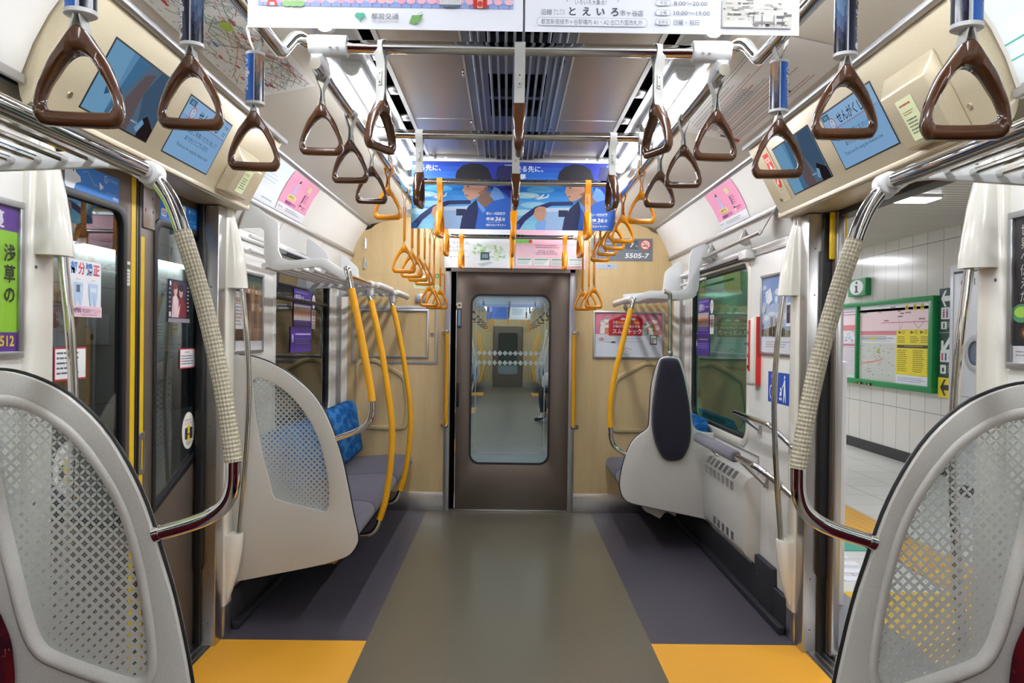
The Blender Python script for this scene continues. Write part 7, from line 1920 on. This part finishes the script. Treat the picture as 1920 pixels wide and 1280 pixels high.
# direction signs
def arrow(sh, x, y, k, c, d='l'):
    if d == 'l': pts = [(0, 0), (0.045, 0.055), (0.068, 0.055), (0.04, 0.018), (0.14, 0.018), (0.14, -0.018), (0.04, -0.018), (0.068, -0.055), (0.045, -0.055)]
    else: pts = [(0, -0.06), (0, 0.02), (0.026, 0.02), (0.026, -0.018), (0.115, 0.07), (0.135, 0.045), (0.05, -0.036), (0.09, -0.036), (0.09, -0.06)]
    sh.poly([(x + a * k, y + b * k) for a, b in pts], c)
t = thing('direction_sign', 'dark green wall sign with white arrows and toilet symbols, right of guide board', 'sign', (PXW, 7.6, 0.9), 'direction signs')
sh = Sheet(0.62, 0.905, '#1f4438'); sh.rect(0, 0.62, 0.452, 0.456, '#c9d2cc')
arrow(sh, 0.03, 0.80, 1.5, '#e6ebe8'); sh.greek(0.26, 0.6, 0.785, 0.81, 1, '#aebcb4'); sh.rr(0.035, 0.19, 0.59, 0.71, 0.01, '#e3e6e4'); sh.ell(0.085, 0.685, 0.014, 0.011, '#c4444c', 12); sh.rect(0.07, 0.10, 0.605, 0.672, '#c4444c'); sh.ell(0.145, 0.685, 0.014, 0.011, '#3f4f9a', 12); sh.rect(0.13, 0.16, 0.605, 0.672, '#3f4f9a'); sh.rr(0.04, 0.145, 0.49, 0.565, 0.008, '#e3e6e4'); sh.rect(0.08, 0.105, 0.50, 0.55, '#2b2f2d'); sh.greek(0.16, 0.58, 0.50, 0.56, 3, '#b9c6be')
arrow(sh, 0.05, 0.34, 1.6, '#e6ebe8', 'd'); sh.greek(0.30, 0.58, 0.33, 0.35, 1, '#aebcb4'); sh.rr(0.035, 0.28, 0.155, 0.275, 0.01, '#e3e6e4'); sh.rect(0.06, 0.09, 0.17, 0.245, '#c4444c'); sh.rect(0.12, 0.15, 0.17, 0.245, '#3f4f9a'); sh.ell(0.22, 0.20, 0.028, 0.028, '#3f4f9a', 16); sh.ell(0.22, 0.20, 0.018, 0.018, '#e3e6e4', 16); sh.rr(0.04, 0.145, 0.035, 0.125, 0.008, '#e3e6e4'); sh.ell(0.092, 0.075, 0.02, 0.025, '#2b2f2d', 12); sh.greek(0.17, 0.55, 0.04, 0.12, 4, '#b9c6be')
wallsheet(sh, 'panel', 7.955, 0.995, t, PXW - 0.02)
t = thing('direction_sign', 'yellow wall sign with black arrow under the dark green sign', 'sign', (PXW, 7.6, 0.8), 'direction signs')
sh = Sheet(0.62, 0.205, '#e8d52c'); arrow(sh, 0.04, 0.105, 1.5, '#2b2a1c'); sh.greek(0.32, 0.58, 0.06, 0.13, 2, '#7a7220'); wallsheet(sh, 'panel', 7.955, 0.785, t, PXW - 0.02)
# control cabinet
t = thing('control_cabinet', 'tall white cabinet marked CU-1 with round porthole on the platform', 'cabinet', (4.2, 6.5, 0))
mb = MB(); mb.box(4.0, 4.44, 6.0, 7.02, 0.10, 2.05, gate_m); mb.build('body', t, bevel=0.006)
mb = MB(); mb.box(4.02, 4.44, 6.02, 7.0, -0.004, 0.10, plastic_dark); mb.build('plinth', t)
mb = MB(); mb.box(3.996, 4.0, 6.02, 6.96, 1.965, 1.985, plastic_dark); mb.box(3.997, 4.0, 6.02, 6.96, 0.872, 0.880, trim_alu); mb.box(3.997, 4.0, 6.955, 6.962, 0.12, 1.97, trim_alu); mb.build('seams', t)
mb = MB()
def ringx(xc, yc, zc, r0, r1, x0, x1, m):
    mb.plate([(yc + r1 * math.cos(R(a)), zc + r1 * math.sin(R(a))) for a in range(0, 360, 12)], [[(yc + r0 * math.cos(R(a)), zc + r0 * math.sin(R(a))) for a in range(0, 360, 12)]], 'X', x0, x1, m)
ringx(0, 6.60, 1.26, 0.105, 0.16, 3.982, 4.0, alu); mb.prism([(6.60 + 0.105 * math.cos(R(a)), 1.26 + 0.105 * math.sin(R(a))) for a in range(0, 360, 12)], 'X', 3.996, 4.0, pcol('#5a6a80', 0.15)); mb.build('porthole', t, bevel=0.003)
sh = Sheet(0.60, 0.10, '#d3d5da'); sh.text(0.02, 0.012, 0.08, 'CU-1', '#3a3c40', fit=0.21, bold=0.001); sh.place('marking', (3.9995, 6.87, 1.84), (0, -1, 0), (0, 0, 1), t, back=False)
# green station sign beyond the window
t = thing('hanging_sign', 'bright green line sign over the platform, seen through the right window', 'sign', (2.6, 9.3, 2.0))
mb = MB(); mb.box(1.90, 2.9, 8.55, 8.60, 1.905, 2.10, mat('sign_case', '#3c3f42', 0.4)); mb.build('case', t, bevel=0.004)
sh = Sheet(0.98, 0.185, '#46c46a', glow=0.75); sh.text(0.06, 0.05, 0.10, 'Shinjuku Line', '#0f3a1e', fit=0.62); sh.place('face', (1.91, 8.549, 1.91), (1, 0, 0), (0, 0, 1), t)
for x in (2.0, 2.8):
    mb = MB(); mb.cyl((x, 8.575, 2.10), (x, 8.575, 2.52), 0.012, satin, 8); mb.build('hanger', t)

# ================================================================ NEXT CARRIAGE, SEEN THROUGH THE GANGWAY DOOR
SL = -0.0122                     # it stands on a slight downgrade
YN = 6.62
TN = Matrix.Translation((0, YN, 0)) @ Matrix.Rotation(SL, 4, 'X') @ Matrix.Translation((0, -YN, 0))
def nstruct(mb, name, **kw):
    mb.xform(TN); return struct(mb, name, **kw)
Y2 = YN + 17.0
mb = MB(); mb.box(-0.55, 0.55, YE + 0.05, YN, -0.05, 0.0, satin); struct(mb, 'floor_gangway')
mb = MB()
for s in (-1, 1):
    a, b = sorted((s * 0.50, s * 0.62)); mb.box(a, b, YE + 0.05, YN + 0.05, 0, 2.0, mat('gangway_gray', '#3a3b40', 0.6))
mb.box(-0.62, 0.62, YE + 0.05, YN + 0.05, 1.95, 2.05, MATS['gangway_gray']); struct(mb, 'wall_gangway')
mb = MB()
def nq(x0, x1, y0, y1, m, z=0): mb.poly([(x0, y0, z), (x1, y0, z), (x1, y1, z), (x0, y1, z)], m)
nq(-0.63, 0.63, YN, Y2, floor_far)
for s in (-1, 1):
    a, b = sorted((s * 0.63, s * 1.3)); last = YN
    for y0, y1 in ((9.2, 10.5), (14.5, 15.8), (19.6, 20.9)):
        nq(a, b, last, y0, floor_side); nq(a, b, y0, y1, floor_yel); last = y1
    nq(a, b, last, Y2, floor_side)
nstruct(mb, 'floor_next', normals=False)
mb = MB()
for s in (-1, 1): mb.box(min(s * 1.285, s * 1.33), max(s * 1.285, s * 1.33), YN, Y2, 0, 2.3, white_panel)
nstruct(mb, 'wall_next')
mb = MB(); mb.box(-1.3, 1.3, YN, Y2, 2.30, 2.34, steel_y); nstruct(mb, 'ceiling_next')
mb = MB(); mb.plate([(-1.3, 0), (1.3, 0), (1.3, 2.32), (-1.3, 2.32)], [[(-0.46, 0.001), (0.46, 0.001), (0.46, 1.86), (-0.46, 1.86)]], 'Y', Y2, Y2 + 0.05, wood)
for s in (-1, 1): a, b = sorted((s * 0.46, s * 1.28)); mb.box(a, b, Y2 - 0.01, Y2, 0, 0.15, satin)
nstruct(mb, 'wall_next_end')
mb = MB(); mb.plate([(-1.3, 0), (1.3, 0), (1.3, 2.32), (-1.3, 2.32)], [[(-0.50, 0.001), (0.50, 0.001), (0.50, 1.90), (-0.50, 1.90)]], 'Y', YN - 0.05, YN, wood); nstruct(mb, 'wall_next_front')
mb = MB(); mb.plate([(-0.44, 0.01), (0.44, 0.01), (0.44, 1.85), (-0.44, 1.85)], [rrect(-0.3, 0.3, 0.40, 1.66, 0.07)], 'Y', Y2 + 0.01, Y2 + 0.04, door_steel)
mb.prism(rrect(-0.3, 0.3, 0.40, 1.66, 0.07), 'Y', Y2 + 0.02, Y2 + 0.021, etched_grid)
nstruct(mb, 'door_6')
mb = MB(); mb.box(-1.2, 1.2, Y2 + 1.5, Y2 + 1.6, -0.4, 2.4, mat('far_beyond', '#8fa09c', 0.8)); nstruct(mb, 'wall_beyond')
def npos(x, y, z): return TN @ Vector((x, y, z))
def nplace(o): o.matrix_world = TN @ o.matrix_world
lamps2 = []
for s in (-1, 1):
    for k in range(8):
        y0 = YN + 0.5 + k * 2.05
        t = thing('tube_lamp', 'ceiling tube lamp in the next carriage, beyond the gangway door', 'lamp', npos(s * 0.583, y0, 2.29), 'tube lamps in the next carriage')
        mb = MB(); mb.box(s * 0.583 - 0.03, s * 0.583 + 0.03, y0, y0 + 1.8, 2.262, 2.295, lamp_next); mb.xform(TN); mb.build('diffuser', t)
def nstrap(kind, x, y, zb, zr, rz):
    p = npos(x, y, zb)
    lab = {'brown': 'small brown strap hanging in the next carriage', 'orange': 'small orange strap hanging in the next carriage'}[kind]
    return strap(kind, p.x, p.y, p.z, p.z + zr - zb, lab, 'straps in the next carriage', rz)
for k in range(9):
    y = YN + 2.2 + k * 1.6
    for s in (-1, 1):
        nstrap('brown' if k < 7 else 'orange', s * XR, y, 1.668, 2.085, 0.1 * s)
for k, y in enumerate((8.8, 11.4, 14.0, 16.6, 19.2, 21.6)):
    for x in (-0.38, 0.0, 0.38): nstrap('brown' if k < 4 else 'orange', x, y, 1.857, 2.143, R(88))
    t = thing('crossbar', 'chrome crossbar in the next carriage, beyond the gangway door', 'rail', npos(0, y, 2.143), 'crossbars in the next carriage')
    mb = MB(); mb.tube([(-0.56, y, 2.143), (0.56, y, 2.143)], 0.0175, chrome, 10); mb.xform(TN); mb.build('bar', t)
for s in (-1, 1):
    t = thing('handrail', 'long ceiling rail in the next carriage, %s of its aisle' % ('left' if s < 0 else 'right'), 'rail', npos(s * XR, 15, 2.085), 'ceiling rails')
    mb = MB(); mb.tube([(s * XR, YN + 0.6, 2.085), (s * XR, Y2 - 0.3, 2.085)], 0.0155, chrome, 10); mb.xform(TN); mb.build('rail', t)
for k, (y, cols) in enumerate(((12.6, ('#7fa0cf', '#9aa6d8')), (18.5, ('#5f7fc0', '#e2e6ec')))):
    for j in (0, 1):
        sh = Sheet(0.52, 0.35, cols[j]); sh.rect(0.04, 0.48, 0.05, 0.30, ['#a9c0e2', '#c2c8ea', '#3f6fd0', '#eef0f4'][k * 2 + j]); sh.greek(0.08, 0.4, 0.1, 0.25, 4, '#6a7fb0')
        o = sh.place('hanging_poster', (-0.53 + 0.535 * j, y, 1.90), (1, 0, 0), (0, 0, 1)); o.data.transform(TN)
        tag(o, ['pale blue', 'pale violet', 'deep blue', 'white'][k * 2 + j] + ' hanging poster in the next carriage', 'poster', 'hanging posters in the next carriage')
for k, (y, s) in enumerate(((14.4, -1), (14.4, 1), (15.9, -1), (15.9, 1), (19.5, -1), (19.5, 1), (21.0, -1), (21.0, 1))):
    t = thing('seat_partition', 'pale partition in the next carriage, %s row on its %s' % (nth[k // 2], 'left' if s < 0 else 'right'), 'partition', npos(s * 1.0, y, 0.2), 'partitions in the next carriage')
    mb = MB(); o = [(s * a, b) for a, b in FO]; mb.plate(o, [], 'Y', y, y + 0.03, part_gray); mb.xform(TN); mb.build('panel', t)
    if k % 2 == 0 or True:
        mb = MB(); mb.tube(catmull([(s * a, y - 0.1, b) for a, b in [(0.785, 1.62), (0.735, 1.330), (0.690, 1.080), (0.652, 0.850), (0.662, 0.640), (0.722, 0.325)]], 4), 0.017, chrome if k < 4 else sleeve_yel, 8); mb.xform(TN)
        t2 = thing('grab_pole', '%s grab pole in the next carriage, %s on its %s' % ('chrome' if k < 4 else 'yellow', nth[k // 2], 'left' if s < 0 else 'right'), 'pole', npos(s * 0.7, y, 0.3), 'grab poles in the next carriage'); mb.build('tube', t2)
for s in (-1, 1):
    for j, (ya, yb) in enumerate(((10.6, 14.4), (15.9, 19.4), (21.05, Y2 - 0.02))):
        t = thing('bench_seat', '%s bench in the next carriage, along its %s' % (nth[j], 'left' if s < 0 else 'right'), 'seat', npos(s, ya, 0.3), 'benches in the next carriage')
        mb = MB(); cushion(mb, s, 0.745, 1.24, ya + 0.05, yb - 0.05, 0.325, 0.44, seat_gray); mb.xform(TN); mb.build('seat_cushion', t)
        mb = MB(); mb.prism([(s * 1.13, 0.44), (s * 1.19, 0.84), (s * 1.26, 0.84), (s * 1.26, 0.44)], 'Y', ya + 0.05, yb - 0.05, seat_blue); mb.xform(TN); mb.build('backrest', t)

# seated passenger, knees to the aisle
def person():
    base = npos(0.78, 13.05, 0.0)
    t = thing('person', 'seated person in the next carriage, dark trousers, white top and dark shoes', 'person', base)
    J = {}
    V = [(0.945, 13.05, 0.57), (0.955, 13.05, 0.70), (0.985, 13.05, 0.86), (1.0, 13.05, 0.99), (1.0, 13.05, 1.06), (0.985, 13.05, 1.14), (0.975, 13.05, 1.24)]
    Rr = [(0.15, 0.125), (0.135, 0.11), (0.15, 0.115), (0.12, 0.09), (0.05, 0.05), (0.075, 0.085), (0.06, 0.07)]
    E = [(i, i + 1) for i in range(6)]
    def add(chain, root):
        last = root
        for p, r in chain:
            V.append(p); Rr.append(r); E.append((last, len(V) - 1)); last = len(V) - 1
    for d in (-1, 1):
        add([((0.98, 13.05 + d * 0.09, 0.50), (0.085, 0.085)), ((0.78, 13.05 + d * 0.09, 0.53), (0.078, 0.078)), ((0.56, 13.05 + d * 0.085 , 0.545), (0.062, 0.062)), ((0.575 + (0.02 if d > 0 else 0), 13.05 + d * 0.085, 0.30), (0.052, 0.055)), ((0.585 + (0.05 if d > 0 else 0), 13.05 + d * 0.085, 0.105), (0.038, 0.038)), ((0.55 + (0.05 if d > 0 else 0), 13.05 + d * 0.09, 0.055), (0.04, 0.035)), ((0.44 + (0.05 if d > 0 else 0), 13.05 + d * 0.095, 0.035), (0.038, 0.022))], 0)
        add([((1.03, 13.05 + d * 0.16, 0.95), (0.06, 0.06)), ((1.0, 13.05 + d * 0.22, 0.75), (0.048, 0.048)), ((0.86, 13.05 + d * 0.17, 0.62), (0.038, 0.038)), ((0.78, 13.05 + d * 0.07, 0.63), (0.03, 0.022)), ((0.72, 13.05 + d * 0.05, 0.625), (0.026, 0.014))], 3)
    me = bpy.data.meshes.new('body'); me.from_pydata([TN @ Vector(v) - base for v in V], E, [])
    o = bpy.data.objects.new('body', me); COL.objects.link(o); o.parent = t
    sk = o.modifiers.new('skin', 'SKIN'); sk.use_smooth_shade = True
    for k, r in enumerate(Rr): me.skin_vertices[0].data[k].radius = r
    me.skin_vertices[0].data[0].use_root = True
    sb = o.modifiers.new('sub', 'SUBSURF'); sb.levels = 2; sb.render_levels = 2
    m = mat('passenger', '#1c1e2c', 0.85); n = NT(m)
    sx = n.n.new('ShaderNodeSeparateXYZ'); n.link(n.coord(), sx.inputs[0])
    z = sx.outputs[2]
    # skin / top / trousers / sock / shoe by height above the floor
    c = n.mix(n.math('GREATER_THAN', z, 1.045), n.mix(n.math('GREATER_THAN', z, 0.585), n.mix(n.math('GREATER_THAN', z, 0.165), n.mix(n.math('GREATER_THAN', z, 0.075), lin('#17171b'), lin('#d8cfc8')), lin('#1d2030')), lin('#dcd8d6')), lin('#cf9f86'))
    n.link(c, n.b.inputs['Base Color']); me.materials.append(m)
    mb = MB()
    for p, r in (((1.015, 13.05, 1.20), (0.088, 0.085, 0.10)), ((1.045, 13.05, 1.13), (0.06, 0.08, 0.10))): mb.ball(p, r[0], mat('hair_dark', '#1a1412', 0.6), 8, r[2], r[1])
    mb.xform(TN); mb.build('hair', t)
    mb = MB()
    mb.ball((0.915, 13.05, 1.145), 0.012, mat('skin_tone', '#cf9f86', 0.5), 5)
    for d in (-1, 1): mb.ball((0.922, 13.05 + d * 0.028, 1.168), 0.008, plastic_dark, 4)
    mb.box(0.922, 0.928, 13.03, 13.07, 1.108, 1.113, mat('lip', '#a0584f', 0.5))
    mb.xform(TN); mb.build('face_features', t)
    # white bag on the lap
    b = thing('bag', 'white bag on the lap of the seated person in next carriage', 'bag', npos(0.68, 13.05, 0.6))
    mb = MB(); mb.loft([[(0.68 + w_ * a, 13.05 + d_ * c2, z) for a, c2 in ((-1, -1), (0, -1.15), (1, -1), (1.1, 0), (1, 1), (0, 1.15), (-1, 1), (-1.1, 0))] for z, w_, d_ in ((0.615, 0.09, 0.13), (0.66, 0.10, 0.15), (0.76, 0.085, 0.14), (0.82, 0.05, 0.12))], mat('bag_white', '#dedcd8', 0.6)); mb.xform(TN); mb.build('body', b)
    mb = MB(); mb.tube(catmull([npos(0.68, 12.96, 0.81), npos(0.68, 12.98, 0.88), npos(0.68, 13.05, 0.92), npos(0.68, 13.12, 0.88), npos(0.68, 13.14, 0.81)], 4), 0.006, MATS['bag_white'], 8); mb.build('handle', b)
person()

# ================================================================ ACROSS THE TRACKS, SEEN THROUGH THE LEFT DOOR GLASS
XO = -4.2
mb = MB(); mb.box(XO - 0.1, XO, 4.6, 11.2, -0.6, 2.9, tile_mat('opposite_tile', '#b9bdb8', '#b4b8b3', 0.6, 0.6, (1, 2), 0.3, '#8d908c', 0.006)); struct(mb, 'wall_opposite')
mb = MB(); mb.box(XO, -1.9, 4.6, 11.2, 2.75, 2.9, plastic_dark); struct(mb, 'ceiling_opposite')
for k, (y0, y1) in enumerate(((5.2, 7.3), (7.42, 9.9))):
    t = thing('tube_lamp', 'long tube lamp across the tracks, seen through the %s left door glass' % ('near' if k == 0 else 'far'), 'lamp', (XO + 0.12, y0, 2.15), 'tube lamps across the tracks')
    mb = MB(); mb.box(XO + 0.001, XO + 0.14, y0, y1, 2.185, 2.24, rack_white); mb.build('housing', t, bevel=0.003)
    mb = MB(); mb.tube([(XO + 0.09, y0 + 0.03, 2.165), (XO + 0.09, y1 - 0.03, 2.165)], 0.022, plat_lamp, 10); mb.build('tube', t)
def opp(label, y0, z0, wd, ht, base, deco, cat='notice'):
    sh = Sheet(wd, ht, base); deco(sh)
    o = sh.place('wall_notice', (XO, y0, z0), (0, 1, 0), (0, 0, 1), thick=0.006, origin=(XO, y0, z0)); tag(o, label, cat, 'notices across the tracks')
opp('plain white notice across the tracks, behind the near left door glass', 7.70, 1.22, 0.42, 0.30, '#d9dcdc', lambda s_: s_.ell(0.09, 0.07, 0.035, 0.035, '#6a5a4a', 14))
opp('yellow notice across the tracks, behind the far left door glass', 9.62, 1.30, 0.26, 0.30, '#d8c838', lambda s_: s_.greek(0.03, 0.23, 0.05, 0.26, 4, '#8a7f20'))
opp('tall pale blue notice across the tracks, behind the far left door glass', 10.10, 1.10, 0.34, 0.62, '#a9bcc0', lambda s_: (s_.text(0.17, 0.26, 0.16, 'C', '#5f7580', 'C'), s_.greek(0.05, 0.28, 0.06, 0.2, 3, '#7f9298')))
opp('small white timetable across the tracks, behind the far left door glass', 9.14, 1.25, 0.26, 0.20, '#d3d8d8', lambda s_: s_.greek(0.02, 0.24, 0.03, 0.18, 4, '#6d7880'))
t = thing('equipment_box', 'dark equipment box across the tracks, behind the far left door glass', 'box', (XO + 0.2, 9.4, 0.6)); mb = MB(); mb.box(XO + 0.001, XO + 0.35, 9.05, 10.0, 0.45, 1.13, plastic_dark); mb.build('housing', t, bevel=0.01)
mb = MB(); mb.box(XO + 0.3505, XO + 0.353, 9.15, 9.9, 0.62, 1.02, kick_m); mb.build('front_panel', t)
